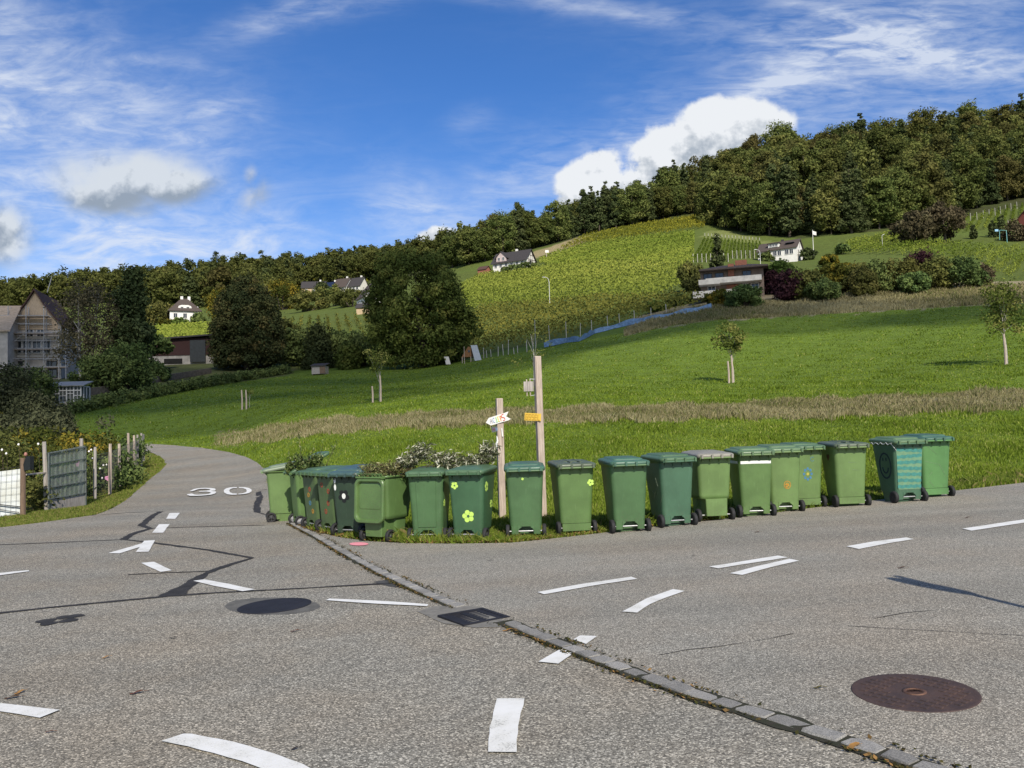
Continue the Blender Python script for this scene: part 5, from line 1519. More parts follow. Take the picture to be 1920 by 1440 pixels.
# translucent ribbed gate leaf
ga_, gb_ = fp[0][0] + np.array([0.10, -0.12, 0]), gat(160, 21.0)
gz = math.atan2(gb_[1] - ga_[1], gb_[0] - ga_[0]); gl = np.linalg.norm((gb_ - ga_)[:2])
gate = thing("garden_gate", "ribbed greenish translucent gate leaf leaning in the fence", "gate", ga_, gz)
m, N = newmat("ribbed_plastic")
b_ = N.node('ShaderNodeBsdfPrincipled', {'Base Color': N.mix(N.noise(N.node('ShaderNodeTexCoord').outputs['Object'], 3, 4), (0.24, 0.26, 0.23, 1), (0.36, 0.38, 0.35, 1)), 'Roughness': 0.35})
tr = N.node('ShaderNodeBsdfTransparent', {'Color': (0.72, 0.80, 0.76, 1)})
N.node('ShaderNodeOutputMaterial', {'Surface': N.node('ShaderNodeMixShader', {0: 0.42, 1: tr.outputs[0], 2: b_.outputs[0]}).outputs[0]})
gh = 1.42
up = [0.24 * gl]
mb = MB(); nn = 24
V = []
for i in range(nn + 1):
    x = gl * i / nn
    V += [(x, 0.006 * math.sin(i * 2.1), 0.30 + 0.02 * x), (x, 0.006 * math.sin(i * 2.1), gh + 0.10 * x)]
mb.add(V, [(2 * i, 2 * i + 2, 2 * i + 3, 2 * i + 1) for i in range(nn)])
V2 = [(x, y + 0.012, z) for x, y, z in V]
mb.add(V2, [(2 * i + 1, 2 * i + 3, 2 * i + 2, 2 * i) for i in range(nn)])
mb.build("sheet", m, gate)
mb = MB()
for k in range(5):
    z = 0.32 + k * (gh - 0.34) / 4
    mb.beam((0, -0.012, z), (gl, -0.012, z + 0.085 * (0.5 + k / 5)), 0.035, 0.02)
mb.beam((0, -0.012, 0.02), (0, -0.012, gh), 0.035, 0.03); mb.beam((gl, -0.012, 0.05), (gl, -0.012, gh + 0.09), 0.03, 0.03)
mb.build("frame", mat("gate_metal", (0.17, 0.19, 0.18), 0.5, 0.4, 10, metal=0.3), gate)
MB().add([(0, 0, -0.02), (gl, 0, 0.02), (gl, 0, 0.32), (0, 0, 0.30), (0, 0.02, -0.02), (gl, 0.02, 0.02), (gl, 0.02, 0.32), (0, 0.02, 0.30)], [(0, 1, 2, 3), (7, 6, 5, 4), (3, 2, 6, 7), (0, 4, 5, 1), (1, 5, 6, 2), (0, 3, 7, 4)]).build("kick_board", M_GREYW, gate)
# white board behind wire, brown post and black box
pA, pB = gat(-45, 18.4), gat(40, 18.9)
wz = math.atan2(pB[1] - pA[1], pB[0] - pA[0]); wl = np.linalg.norm((pB - pA)[:2])
wb = thing("garden_screen", "white weathered board behind square wire at the picture's left edge", "screen", pA, wz)
MB().add([(0, 0.03, 0.0), (wl, 0.03, 0.0), (wl, 0.03, 1.08), (0, 0.03, 1.0), (0, 0.06, 0), (wl, 0.06, 0), (wl, 0.06, 1.08), (0, 0.06, 1.0)], [(0, 1, 2, 3), (7, 6, 5, 4), (3, 2, 6, 7), (1, 5, 6, 2), (0, 3, 7, 4), (0, 4, 5, 1)]).build("board", mat("chalky_white", (0.66, 0.70, 0.70), 0.7, 0.2, 3, c2=(0.55, 0.56, 0.50)), wb)
mb = MB()
for k in range(8):
    mb.beam((0.02, 0, 0.06 + k * 0.145), (wl, 0, 0.07 + k * 0.152), 0.004)
for k in range(9):
    x = 0.03 + k * wl / 8.4
    mb.beam((x, 0, 0), (x + 0.03, 0, 1.10), 0.0035)
mb.beam((0, -0.02, 0.40), (wl, -0.02, 0.22), 0.02); mb.beam((0, -0.02, 0.30), (wl * 0.95, -0.02, 0.10), 0.016)
mb.build("wire_grid", mat("dark_wire", (0.05, 0.05, 0.05), 0.6, 0.3, 20), wb)
pq = gat(43, 18.8)
o = MB().tube([(0, 0, -0.2), (0, 0, 1.33)], [0.062, 0.055], 8, smooth=False).build("fence_post", M_BROWNW)
o.location = pq; tag(o, "brown post at the left edge carrying a black box", "post")
bx = thing("black_box", "small black box fixed on top of the brown post at the left", "box", pix(50, 869, 18.72), R(-20))
MB().prism([(-0.085, -0.16), (0.10, -0.14), (0.10, 0.16), (-0.02, 0.16), (-0.105, -0.02)], 0.10, 0).build("case", M_BLK, bx)
o = MB().lathe([(0.01, 0.0), (0.035, 0.01), (0.04, 0.05), (0.02, 0.09)], 10).build("cap", mat("pinkish_cap", (0.35, 0.16, 0.12), 0.6, 0.2, 9), bx); o.location = (-0.09, 0.05, 0.16)
# ================================================================== TREES AND SHRUBS
M_BARK = mat("bark", (0.10, 0.08, 0.06), 0.9, 0.4, 8, 0.4)
M_BIRCH = mat("pale_bark", (0.42, 0.39, 0.34), 0.85, 0.45, 6, 0.3)
LV = {
    'walnut': leafmat("walnut_leaves", [(0.0, (0.065, 0.088, 0.024)), (0.5, (0.124, 0.152, 0.037)), (0.85, (0.190, 0.211, 0.052)), (1.0, (0.284, 0.252, 0.067))], 0.25, 0, 0),
    'maroon': leafmat("dark_dome_leaves", [(0.0, (0.035, 0.050, 0.023)), (0.5, (0.070, 0.082, 0.032)), (0.85, (0.109, 0.104, 0.041)), (1.0, (0.187, 0.137, 0.050))], 0.2, 0, 0),
    'bush': leafmat("bush_leaves", [(0.0, (0.052, 0.077, 0.028)), (0.5, (0.104, 0.146, 0.046)), (1.0, (0.192, 0.235, 0.073))], 0.25, 0.3, 0.03),
    'greybush': leafmat("grey_bush_leaves", [(0.0, (0.046, 0.053, 0.029)), (0.6, (0.086, 0.094, 0.050)), (1.0, (0.152, 0.154, 0.083))], 0.25, 0.2, 0),
    'yellow': leafmat("yellowing_leaves", [(0.0, (0.040, 0.055, 0.014)), (0.45, (0.10, 0.105, 0.022)), (0.8, (0.24, 0.19, 0.03)), (1.0, (0.36, 0.26, 0.04))], 0.3, 0.2, 0),
    'birch': leafmat("birch_leaves", [(0.0, (0.088, 0.077, 0.045)), (0.6, (0.144, 0.125, 0.069)), (1.0, (0.225, 0.188, 0.094))], 0.3, 0, 0),
    'fir': leafmat("fir_needles", [(0.0, (0.034, 0.047, 0.020)), (0.6, (0.068, 0.087, 0.033)), (1.0, (0.115, 0.133, 0.054))], 0.15, 0.3, 0.02),
    'purple': leafmat("purple_leaves", [(0.0, (0.019, 0.009, 0.011)), (0.6, (0.053, 0.024, 0.030)), (1.0, (0.097, 0.050, 0.052))], 0.3, 0.2, 0),
    'brown': leafmat("russet_leaves", [(0.0, (0.046, 0.040, 0.025)), (0.6, (0.105, 0.086, 0.049)), (1.0, (0.172, 0.151, 0.081))], 0.3, 0.2, 0.02),
    'olive': leafmat("olive_green_leaves", [(0.0, (0.062, 0.069, 0.022)), (0.6, (0.131, 0.138, 0.040)), (1.0, (0.225, 0.206, 0.062))], 0.3, 0.3, 0.03),
    'light': leafmat("light_green_leaves", [(0.0, (0.060, 0.102, 0.022)), (0.6, (0.126, 0.186, 0.043)), (1.0, (0.228, 0.282, 0.084))], 0.3, 0.2, 0.02),
    'apple': leafmat("apple_leaves", [(0.0, (0.063, 0.091, 0.020)), (0.55, (0.140, 0.168, 0.039)), (1.0, (0.280, 0.266, 0.084))], 0.35, 0, 0),
    'deciduous': leafmat("wood_leaves", [(0.0, (0.059, 0.077, 0.023)), (0.5, (0.115, 0.136, 0.039)), (0.9, (0.180, 0.192, 0.057)), (1.0, (0.231, 0.222, 0.068))], 0.3, 0.5, 0.04),
    'autumn': leafmat("autumn_wood_leaves", [(0.0, (0.058, 0.057, 0.020)), (0.5, (0.110, 0.106, 0.036)), (1.0, (0.179, 0.164, 0.054))], 0.3, 0.4, 0.035),
    'goldgreen': leafmat("goldgreen_wood_leaves", [(0.0, (0.065, 0.078, 0.024)), (0.5, (0.123, 0.140, 0.040)), (1.0, (0.211, 0.214, 0.065))], 0.3, 0.4, 0.03),
}
P_ROUND = lambda s: math.sqrt(max(0.0, 1 - (2 * s - 0.92) ** 2)) if s < 0.96 else 0.12
P_DOME = lambda s: max(0.05, (1 - max(0, (s - 0.22) / 0.78) ** 2.0)) ** 0.62 * (0.82 + 0.18 * min(1, s / 0.22))
P_CONE = lambda s: max(0.03, (1 - s)) ** 0.85
P_COL = lambda s: max(0.05, min(1, s * 6 + 0.4) * (1 - s ** 3)) ** 0.6
P_BROAD = lambda s: max(0.1, math.sin(math.pi * min(1, 0.12 + 0.88 * s)) ** 0.55)
def tree(name, label, cat, base, h, rx, leafm, prof=P_ROUND, h0=0.25, ncl=120, per=120, clr=0.12, leaf=0.2, trunk=0.03, bark=None, limbs=8, ry=None, group=None, uneven=0.18, asp=0.6, inner=0.4, lean=(0, 0), parts=True, trunks=1, flatz=0.8, tri=False, twigs=0, tones=None):
    """tapered trunk with limbs and a crown of many separate leaves"""
    th = thing(name, label, cat, base, 0, group) if parts else None
    cen = envelope(ncl, h * h0, h, prof, rx, ry, inner, uneven=uneven)
    cen[:, 0] += lean[0] * cen[:, 2] / h; cen[:, 1] += lean[1] * cen[:, 2] / h
    mb = MB()
    clumps(mb, cen, clr * h * (0.6 + 0.8 * rng.random(len(cen))), per, leaf, asp, 0, flatz, tri=tri, tone_c=tones)
    tb = MB() if parts else mb
    mi = 0 if parts else 1
    r0 = trunk * h
    for k in range(trunks):
        ox = 0 if trunks == 1 else (k - (trunks - 1) / 2) * rx * 0.35
        top = Vector((lean[0] * 0.8 + ox * 1.6, lean[1] * 0.8, h * 0.82))
        pts = [Vector((ox, 0, -0.3)), Vector((ox + random.uniform(-.1, .1) * r0, 0, h * 0.2)) + top * 0.02, Vector((ox, 0, 0)).lerp(top, 0.55) + Vector((random.uniform(-1, 1) * r0, random.uniform(-1, 1) * r0, 0)), top]
        tb.tube(pts, [r0 * 1.25, r0 * 0.85, r0 * 0.5, r0 * 0.08], 9, mi)
        for i in range(limbs):
            c = Vector(cen[random.randrange(len(cen))])
            s = random.uniform(0.25, 0.7)
            st = pts[1].lerp(pts[2], (s - 0.2) / 0.35) if s < 0.55 else pts[2].lerp(pts[3], (s - 0.55) / 0.27)
            if c.z < st.z: st = st * (max(0.25 * h, c.z * 0.8) / st.z) if st.z > 0 else st
            mid = st.lerp(c, 0.5) + Vector((0, 0, 0.05 * h * random.random()))
            tb.tube([st, mid, c], [r0 * 0.38, r0 * 0.22, r0 * 0.05], 6, mi, cap=False)
        for i in range(twigs):
            c = Vector(cen[random.randrange(len(cen))]); c2 = c + Vector((c.x * .15, c.y * .15, random.uniform(.03, .09) * h)) + Vector((random.uniform(-1, 1), random.uniform(-1, 1), 0)) * h * .03
            tb.tube([c, c2], [r0 * 0.07, r0 * 0.02], 4, mi, cap=False)
    if parts:
        tb.build("trunk", bark or M_BARK, th)
        mb.build("crown", leafm, th, tone=True)
        return th
    o = mb.build(name, [leafm, bark or M_BARK], tone=True)
    o.location = tuple(base)
    return tag(o, label, cat, group)
def shrub(name, label, base, h, rx, leafm, ncl=40, per=90, leaf=0.16, group=None, prof=P_BROAD, asp=0.6, cat="shrub", ry=None, uneven=0.25):
    """bush as one mesh of stems and leaves"""
    cen = envelope(ncl, h * 0.06, h * 0.92, prof, rx, ry, 0.35, uneven=uneven)
    mb = MB()
    clumps(mb, cen, 0.17 * h * (0.6 + 0.8 * rng.random(len(cen))), per, leaf, asp)
    for i in range(7):
        c = Vector(cen[random.randrange(len(cen))])
        mb.tube([(c.x * .2, c.y * .2, -0.1), (c.x * .5, c.y * .5, c.z * .6), c], [0.02 * h, 0.014 * h, 0.004 * h], 5, 1, cap=False)
    o = mb.build(name, [leafm, M_BARK], tone=True)
    o.location = tuple(base)
    return tag(o, label, cat, group)
def m_at(px_, D):
    return px_ / F * D
# --- the two big dark trees at the top of the meadow
b = gat(463, 113)
tree("dome_tree", "dense dark dome shaped tree beside the dark red barn", "tree", b, m_at(174, 113), m_at(64, 113), LV['maroon'], P_DOME, 0.07, 460, 150, 0.066, 0.17, 0.028, limbs=10, uneven=0.06, inner=0.55)
b = gat(794, 102)
tree("walnut_tree", "big spreading walnut tree in the middle of the meadow's top edge", "tree", b, m_at(212, 102), m_at(90, 102), LV['walnut'], lambda s: (0.62 + 0.42 * min(1, s * 4) if s < 0.28 else 1.04 - 0.20 * abs(s - 0.35) if s < 0.72 else max(0.1, 0.95 - 2.3 * (s - 0.72) ** 1.3)), 0.03, 400, 150, 0.072, 0.19, 0.03, limbs=16, uneven=0.20, inner=0.42, lean=(-0.9, 0))
# --- left: trees round the farmhouse
b = gat(150, 93)
tree("birch_tree", "left of two thin brownish trees with pale trunks before the scaffolded house", "tree", b, m_at(196, 93), m_at(36, 93), LV['birch'], P_COL, 0.22, 80, 40, 0.085, 0.15, 0.011, M_BIRCH, 12, uneven=0.3, twigs=20, lean=(-0.3, 0))
b = gat(172, 95)
tree("birch_tree", "right of two thin brownish trees with pale trunks, beside the dark conifer", "tree", b, m_at(190, 95), m_at(40, 95), LV['birch'], P_COL, 0.26, 80, 40, 0.085, 0.15, 0.013, M_BIRCH, 12, uneven=0.3, twigs=20, lean=(0.9, 0))
b = gat(248, 97)
tree("conifer", "tall ragged dark conifer between the pale trunked trees and the barn", "tree", b, m_at(212, 97), m_at(38, 97), LV['fir'], lambda s: (0.75 + 0.25 * math.sin(s * 20)) * max(0.06, (1 - s ** 1.6)) ** 0.7, 0.05, 190, 90, 0.07, 0.22, 0.02, limbs=6, uneven=0.25)
for (u, D, hp, rp, mt, lab) in [
    (45, 70, 92, 52, 'bush', "dark rounded bush below the scaffolded house"),
    (195, 84, 75, 42, 'bush', "dark bush right of the white greenhouse"),
    (238, 88, 95, 42, 'bush', "leafy green bush in front of the tall dark conifer"),
    (290, 96, 36, 24, 'bush', "low dark bush in front of the barn's white base"),
    (8, 60, 130, 48, 'greybush', "dark grey bush at the picture's left edge"),
    (60, 52, 100, 52, 'greybush', "grey leafless bush in front of the white greenhouse"),
    (108, 52, 62, 26, 'greybush', "small grey shrub at the start of the low hedge"),
    (597, 112, 92, 22, 'fir', "slim dark fir between the dome tree and the walnut tree"),
    (560, 118, 70, 36, 'bush', "dark shrub right of the dome tree"),
    (640, 116, 66, 46, 'bush', "wide dark shrub behind the small hutch"),
    (690, 112, 60, 36, 'bush', "dark shrub at the left foot of the walnut tree"),
    (530, 126, 84, 24, 'olive', "olive shrub against the dome tree's right flank"),
    (655, 108, 50, 22, 'walnut', "small dark orchard tree left of the walnut"),
]:
    b = gat(u, D)
    h = m_at(hp, D)
    pr = P_CONE if mt == 'fir' else P_BROAD
    shrub("shrub" if mt != 'fir' else "fir_tree", lab, b, h, m_at(rp, D), LV[mt], 70, 110, 0.0016 * D + 0.02, None, pr, cat="shrub" if mt != 'fir' else "tree")
# low hedge along the meadow's left edge
hp = [gp(u, v) for u, v in [(118, 780), (160, 772), (220, 758), (300, 742), (380, 727), (460, 713), (540, 700)]]
cen = []
for a, c in zip(hp[:-1], hp[1:]):
    n = max(4, int(np.linalg.norm(c - a) / 0.35))
    for k in range(n):
        for q in range(3):
            p = a + (c - a) * (k + random.random()) / n
            p = p + np.array([random.gauss(0, .35), random.gauss(0, .6), 0])
            p[2] = float(H(p[0], p[1])) + random.uniform(0.1, 1.0)
            cen.append(p)
mb = MB(); clumps(mb, np.array(cen), 0.42, 34, 0.13)
o = mb.build("hedge", LV['bush'], tone=True)
tag(o, "low ragged hedge running up the meadow's left edge", "hedge")
wp = [gp(u, v) for u, v in [(150, 744), (210, 735), (300, 716), (395, 700)]]
mb = MB()
for a, c in zip(wp[:-1], wp[1:]):
    n = max(1, int(np.linalg.norm(c - a) / 2))
    for k in range(n):
        p, q = a + (c - a) * k / n, a + (c - a) * (k + 1) / n
        mb.beam((p[0], p[1], p[2] + 0.35), (q[0], q[1], q[2] + 0.35), 0.25, 0.7)
o = mb.build("garden_wall", mat("old_stone_wall", (0.13, 0.11, 0.085), 0.9, 0.5, 3, 0.4))
tag(o, "low dark garden wall below the barn", "wall")
# garden plants behind the fence: leafy mass with yellow leaves, flowers
gc = []
for (u, v, D, su, sv, n, mt, nm, lab) in [
    (60, 838, 27, 75, 26, 46, 'yellow', "garden_shrub", "yellow leaved bushes behind the fence's gate"),
    (150, 842, 29, 55, 24, 36, 'yellow', "garden_shrub", "yellowing bushes behind the middle of the fence"),
    (15, 850, 24, 55, 40, 34, 'olive', "garden_shrub", "tangled olive plants behind the white panel"),
    (110, 885, 24.5, 60, 36, 40, 'bush', "garden_shrub", "green plants pressed against the gate"),
    (195, 880, 27.5, 45, 34, 44, 'bush', "garden_shrub", "flowering green plants behind the fence's wire"),
    (225, 845, 34, 42, 22, 30, 'bush', "garden_shrub", "darker plants behind the far end of the fence"),
    (66, 925, 22.0, 22, 22, 18, 'olive', "garden_shrub", "low weeds between the black box post and the gate"),
    (45, 805, 40, 90, 30, 40, 'greybush', "garden_shrub", "grey brown thicket above the yellow bushes"),
]:
    cen = np.array([pix(u + rng.normal() * su * 0.55, v + rng.normal() * sv * 0.5, D + rng.normal() * 1.2) for _ in range(n)])
    gz_ = H(cen[:, 0], cen[:, 1]); cen[:, 2] = np.maximum(cen[:, 2], gz_ + 0.15)
    low = cen.copy(); low[:, 2] = gz_ + 0.25 + 0.5 * rng.random(n) * (cen[:, 2] - gz_)
    mb = MB()
    clumps(mb, np.concatenate([cen, low]), 0.26 + 0.004 * D, 75, 0.0024 * D, 0.55)
    for c in cen[:14]:
        g0 = float(H(c[0], c[1]))
        mb.tube([(c[0], c[1], g0 - 0.05), (c[0] + .05, c[1], (g0 + c[2]) / 2), tuple(c)], [0.012, 0.01, 0.005], 4, 1, cap=False)
    tag(mb.build(nm, [LV[mt], M_TWIG], tone=True), lab, "shrub")
mb = MB()
fl = []
for (u, v) in [(167, 846), (171, 843), (173, 859), (160, 853), (117, 846), (72, 832), (4, 843), (194, 872), (188, 878), (192, 896), (200, 871), (12, 850), (35, 833)]:
    c = pix(u, v, fence_depth(u) + 1.0)
    for k in range(6):
        a = k * 1.05 + u
        leaf_quads(mb, np.array([c + [0.014 * math.cos(a), -0.01, 0.014 * math.sin(a)]]), np.array([[0.1 * math.cos(a), -1, 0.4]]) / 1.08, 0.017, 0.8, 0.5)
    mb.tube([tuple(c + [0, 0.02, 0]), (c[0] + .03, c[1] + .05, float(H(c[0], c[1])))], 0.004, 4, 1, cap=False)
tag(mb.build("cosmos_flowers", [flat("white_petal", (0.75, 0.73, 0.72)), M_TWIG]), "scattered white blossoms among the plants behind the fence", "flowers", kind='stuff')
mb = MB()
for (u, v) in [(200, 896), (205, 894), (203, 898), (150, 868), (146, 871)]:
    c = pix(u, v, fence_depth(u) + 0.4)
    for k in range(6):
        a = k * 1.05
        leaf_quads(mb, np.array([c + [0.03 * math.cos(a), -0.01, 0.03 * math.sin(a)]]), np.array([[0, -1, 0.3]]), 0.035, 0.8, 0.5)
tag(mb.build("pink_flowers", flat("pink_petal", (0.60, 0.25, 0.42))), "pink blossoms low behind the wire fence", "flowers", kind='stuff')
# --- young orchard trees with stakes in the meadow
def young(u, D, crown_v0, crown_v1, half, lab, stakes, ncl=26, per=34, leanpx=0, leaf=0.085):
    b = gat(u, D); top = pix(u, crown_v0, D); bot = pix(u, crown_v1, D)
    h, h0 = top[2] - b[2], bot[2] - b[2]
    th = tree("young_tree", lab, "tree", b, h, m_at(half, D), LV['apple'], P_BROAD, h0 / h, ncl, per, 0.09, leaf, 0.011, M_BIRCH, 7, uneven=0.45, inner=0.2, lean=(m_at(leanpx, D), 0), asp=0.5)
    for i, (du, vt, lab2) in enumerate(stakes):
        q = gat(u + du, D - 0.5); t = pix(u + du, vt, D - 0.5)
        hh = t[2] - q[2]
        s = MB().tube([(0, 0, -0.2), (0.01, 0, hh * .5), (-0.02, 0, hh)], [0.062, 0.058, 0.052], 7, smooth=False).build("tree_stake", M_POST)
        s.location = q; tag(s, lab2, "stake", "wooden stakes beside the young trees")
    return th
young(1376, 48, 604, 664, 26, "young leafy tree with two stakes on the right meadow", [(-9, 677, "left stake of the young tree on the right meadow"), (-2, 666, "right stake against the young tree on the right meadow")], 34, 42, -8)
young(1888, 42.5, 524, 622, 33, "young tree near the picture's right edge", [(-2, 626, "stake of the young tree near the right edge")], 46, 46, -4)
young(712, 53.5, 650, 694, 22, "sapling with two pale stakes in front of the walnut tree", [(-13, 724, "left of two pale stakes in front of the walnut tree"), (2, 704, "right, taller of two pale stakes in front of the walnut tree")], 22, 34, 0)
young(1002, 51, 606, 690, 34, "sparse sapling behind the tall signpost", [], 16, 16, 0, 0.075)
young(468, 62, 725, 742, 6, "tiny sapling on the left meadow", [(-14, 731, "left of two stakes on the left meadow"), (-6, 731, "right of two stakes on the left meadow")], 6, 14, 0)
# ================================================================== HILLSIDE SHRUBS AND SINGLE TREES
SH = [
    (1395, 98, 63, 36, 'bush', "grey green round bush right of the terraced house"),
    (1440, 110, 73, 24, 'purple', "purple leaved shrub against the terraced house"),
    (1478, 101, 86, 25, 'purple', "dark purple shrub, second purple one from the left"),
    (1460, 112, 88, 40, 'light', "tall light green shrub below the white house"),
    (1512, 101, 88, 36, 'olive', "pale olive willow like shrub in the hillside hedge"),
    (1560, 106, 84, 38, 'yellow', "yellow green shrub in the middle of the hillside hedge"),
    (1545, 99, 62, 34, 'bush', "low dark green shrub at the foot of the yellow one"),
    (1605, 105, 86, 30, 'olive', "olive shrub right of the yellow one in the hedge"),
    (1622, 101, 80, 20, 'olive', "narrow olive brown shrub in the hillside hedge, left of the green one"),
    (1650, 105, 88, 34, 'bush', "green shrub in the right half of the hillside hedge, below the vine posts"),
    (1690, 105, 93, 36, 'olive', "greyish olive shrub left of the tall dark purple one"),
    (1726, 107, 104, 26, 'purple', "tall dark purple shrub in the right half of the hedge"),
    (1716, 101, 60, 30, 'bush', "dark green shrub under the tall purple one"),
    (1760, 104, 88, 34, 'olive', "brownish olive shrub right of the tall purple one"),
    (1802, 104, 88, 38, 'bush', "rounded dark green shrub near the hedge's right end"),
    (1836, 105, 66, 20, 'brown', "brown tinged last shrub at the hedge's right end"),
    (1585, 140, 22, 20, 'yellow', "golden shrub below the flagpole"),
    (1556, 160, 26, 16, 'yellow', "orange yellow bush beside the white house's terrace"),
    (1315, 118, 50, 26, 'olive', "olive shrub at the left end of the terraced house"),
    (1348, 102, 44, 24, 'yellow', "yellowish young shrub in front of the terraced house's balconies"),
    (1235, 112, 28, 28, 'light', "clipped light green hedge bush left of the terraced house"),
    (1275, 113, 30, 26, 'bush', "dark green low bush left of the terraced house"),
    (1300, 135, 60, 26, 'olive', "brown green bush behind the terraced house"),
    (1905, 215, 46, 26, 'brown', "brown rounded bush at the right edge, beside the swing frame"),
    (1515, 200, 26, 12, 'fir', "small round dark bush at the white house's gable"),
    (1438, 203, 20, 12, 'bush', "small dark bush in front of the white house's windows"),
    (1580, 207, 24, 14, 'bush', "green bush right of the flagpole"),
    (1335, 332, 20, 16, 'brown', "brown bush at the forest corner by the yellow vineyard"),
]
for u, D, hp, rp, mt, lab in SH:
    b = gat(u, D)
    shrub("hill_shrub", lab, b, m_at(hp * (0.70 if D < 116 else 0.9), D), m_at(rp * 0.92, D), LV[mt], 60 if D < 180 else 30, 110 if D < 180 else 60, 0.0015 * D + 0.02, None)
b = gat(1347, 136)
tree("fir_tree", "small dark spruce standing behind the terraced house", "tree", b, m_at(92, 136), m_at(18, 136), LV['fir'], P_CONE, 0.05, 80, 60, 0.06, 0.2, 0.02, limbs=4)
for u, D, hp, rp, lab in [(1715, 213, 62, 33, "left of two russet trees on the hillside"), (1772, 217, 76, 38, "right, larger of two russet trees on the hillside")]:
    b = gat(u, D)
    tree("russet_tree", lab, "tree", b, m_at(hp, D), m_at(rp, D), LV['brown'], P_BROAD, 0.2, 120, 70, 0.10, 0.34, 0.035, limbs=8)
for u, D, hp, lab in [(1826, 224, 26, "leftmost of three dark columnar cypresses by the upper vineyard"), (1862, 225, 32, "middle of three dark columnar cypresses by the upper vineyard"), (1878, 226, 40, "right, tallest of three dark columnar cypresses by the upper vineyard")]:
    b = gat(u, D)
    tree("cypress", lab, "tree", b, m_at(hp, D), m_at(6, D), LV['fir'], P_COL, 0.03, 50, 40, 0.07, 0.28, 0.02, limbs=2)
# shrubs round the far houses on the left hill
for u, D, hp, rp, mt, lab in [(300, 245, 48, 34, 'olive', "olive shrub left of the white villa"), (340, 236, 16, 20, 'light', "light green bush in front of the white villa"), (372, 238, 22, 16, 'bush', "dark bush at the right corner of the white villa"), (314, 240, 16, 22, 'yellow', "yellowish bush below the white villa"),
                              (414, 240, 66, 26, 'yellow', "tall yellowish shrub between the villa and the dome tree"), (530, 290, 60, 34, 'yellow', "yellow leafed tree above the dome tree's right shoulder"), (575, 250, 38, 36, 'olive', "greyish orchard bush on the left hillside"), (620, 260, 44, 40, 'olive', "grey olive orchard bush below the row of houses"), (660, 240, 36, 34, 'olive', "olive bush left of the white gabled barn"),
                              (500, 300, 70, 34, 'deciduous', "dark tree behind the dome tree"), (603, 400, 30, 9, 'fir', "dark pointed tree between the first two row houses"), (625, 395, 18, 14, 'bush', "low bush before the solar roof"), (960, 268, 18, 22, 'bush', "bush at the farmhouse's front"), (985, 274, 14, 20, 'bush', "hedge at the farmhouse's terrace")]:
    b = gat(u, D)
    shrub("hill_shrub" if mt != 'fir' else "fir_tree", lab, b, m_at(hp, D), m_at(rp, D), LV[mt], 46, 70, 0.0014 * D, None, cat="shrub" if mt != 'fir' else "tree")
# ================================================================== WOOD
def proto(mt, h, r, prof, h0, ncl, per, leaf, clr):
    cen = envelope(ncl, h * h0, h, prof, r, None, 0.4, uneven=0.36)
    mb = MB()
    clumps(mb, cen, clr * h * (0.6 + 0.8 * rng.random(len(cen))), per, leaf, 0.65, 0, 0.75)
    mb.tube([(0, 0, -3), (0.1, 0, h * 0.4), (0, 0.1, h * 0.9)], [h * 0.018, h * 0.013, h * 0.003], 6, 1, cap=False)
    for i in range(5):
        c = Vector(cen[random.randrange(len(cen))])
        mb.tube([(0, 0, h * random.uniform(.25, .5)), tuple(c * 0.6 + Vector((0, 0, c.z * 0.3))), tuple(c)], [h * .006, h * .004, h * .001], 4, 1, cap=False)
    o = mb.build("wood_tree", [LV[mt], M_BARK], tone=True)
    return o
KIND = {
    'deciduous': ("dark green broadleaf tree of the hillside wood", 4), 'autumn': ("rusty autumn coloured broadleaf tree of the hillside wood", 3),
    'goldgreen': ("yellowish green broadleaf tree of the hillside wood", 2), 'fir': ("blackish green conifer of the hillside wood", 3)}
PRO = {}
for k, (lab, n) in KIND.items():
    PRO[k] = []
    for i in range(n):
        if k == 'fir':
            o = proto('fir', 20 + 2.4 * i, 3.9, lambda s: max(0.05, 1 - s) ** 0.7 * (0.8 + 0.2 * math.sin(26 * s)), 0.08, 130, 56, 0.42, 0.042)
        else:
            o = proto(k, 18 + 1.8 * i, 5.4 + 0.5 * i, [P_ROUND, P_COL, P_DOME, P_BROAD][i], 0.12, 120, 90, 0.42, 0.080)
        PRO[k].append(o)
EDGE_UD = [(838, 352), (850, 335), (880, 322), (930, 316), (1000, 326), (1060, 338), (1100, 342), (1160, 346), (1220, 350), (1290, 354), (1330, 352), (1352, 312), (1400, 292), (1450, 280), (1500, 274), (1560, 268), (1600, 266), (1650, 270), (1700, 274), (1750, 284), (1800, 294), (1860, 300), (1920, 304), (1990, 306)]
RIDGE_UD = [(838, 430), (900, 410), (1000, 402), (1100, 410), (1200, 424), (1300, 444), (1400, 464), (1500, 474), (1700, 482), (1990, 492)]
eu, ed = zip(*EDGE_UD); ru, rd = zip(*RIDGE_UD)
used = {k: False for k in KIND}
spots = []
def try_spot(u, D, md):
    p = gat(u, D)
    for q in spots:
        if (q[0] - p[0]) ** 2 + (q[1] - p[1]) ** 2 < md * md: return
    spots.append((p[0], p[1], p[2], u))
for u in np.arange(842, 1985, 4.0):
    try_spot(u + random.uniform(-2, 2), float(np.interp(u, eu, ed)) + random.uniform(0, 5), 6.6)
for u in np.arange(842, 1985, 4.0):
    try_spot(u + random.uniform(-2, 2), float(np.interp(u, ru, rd)) - random.uniform(0, 14), 8.0)
for _ in range(5200):
    if len(spots) >= 292: break
    u = random.uniform(842, 1980)
    a, c = float(np.interp(u, eu, ed)), float(np.interp(u, ru, rd))
    try_spot(u, a + (c - a) * random.random() ** 1.15, 9.3)
first_used = set()
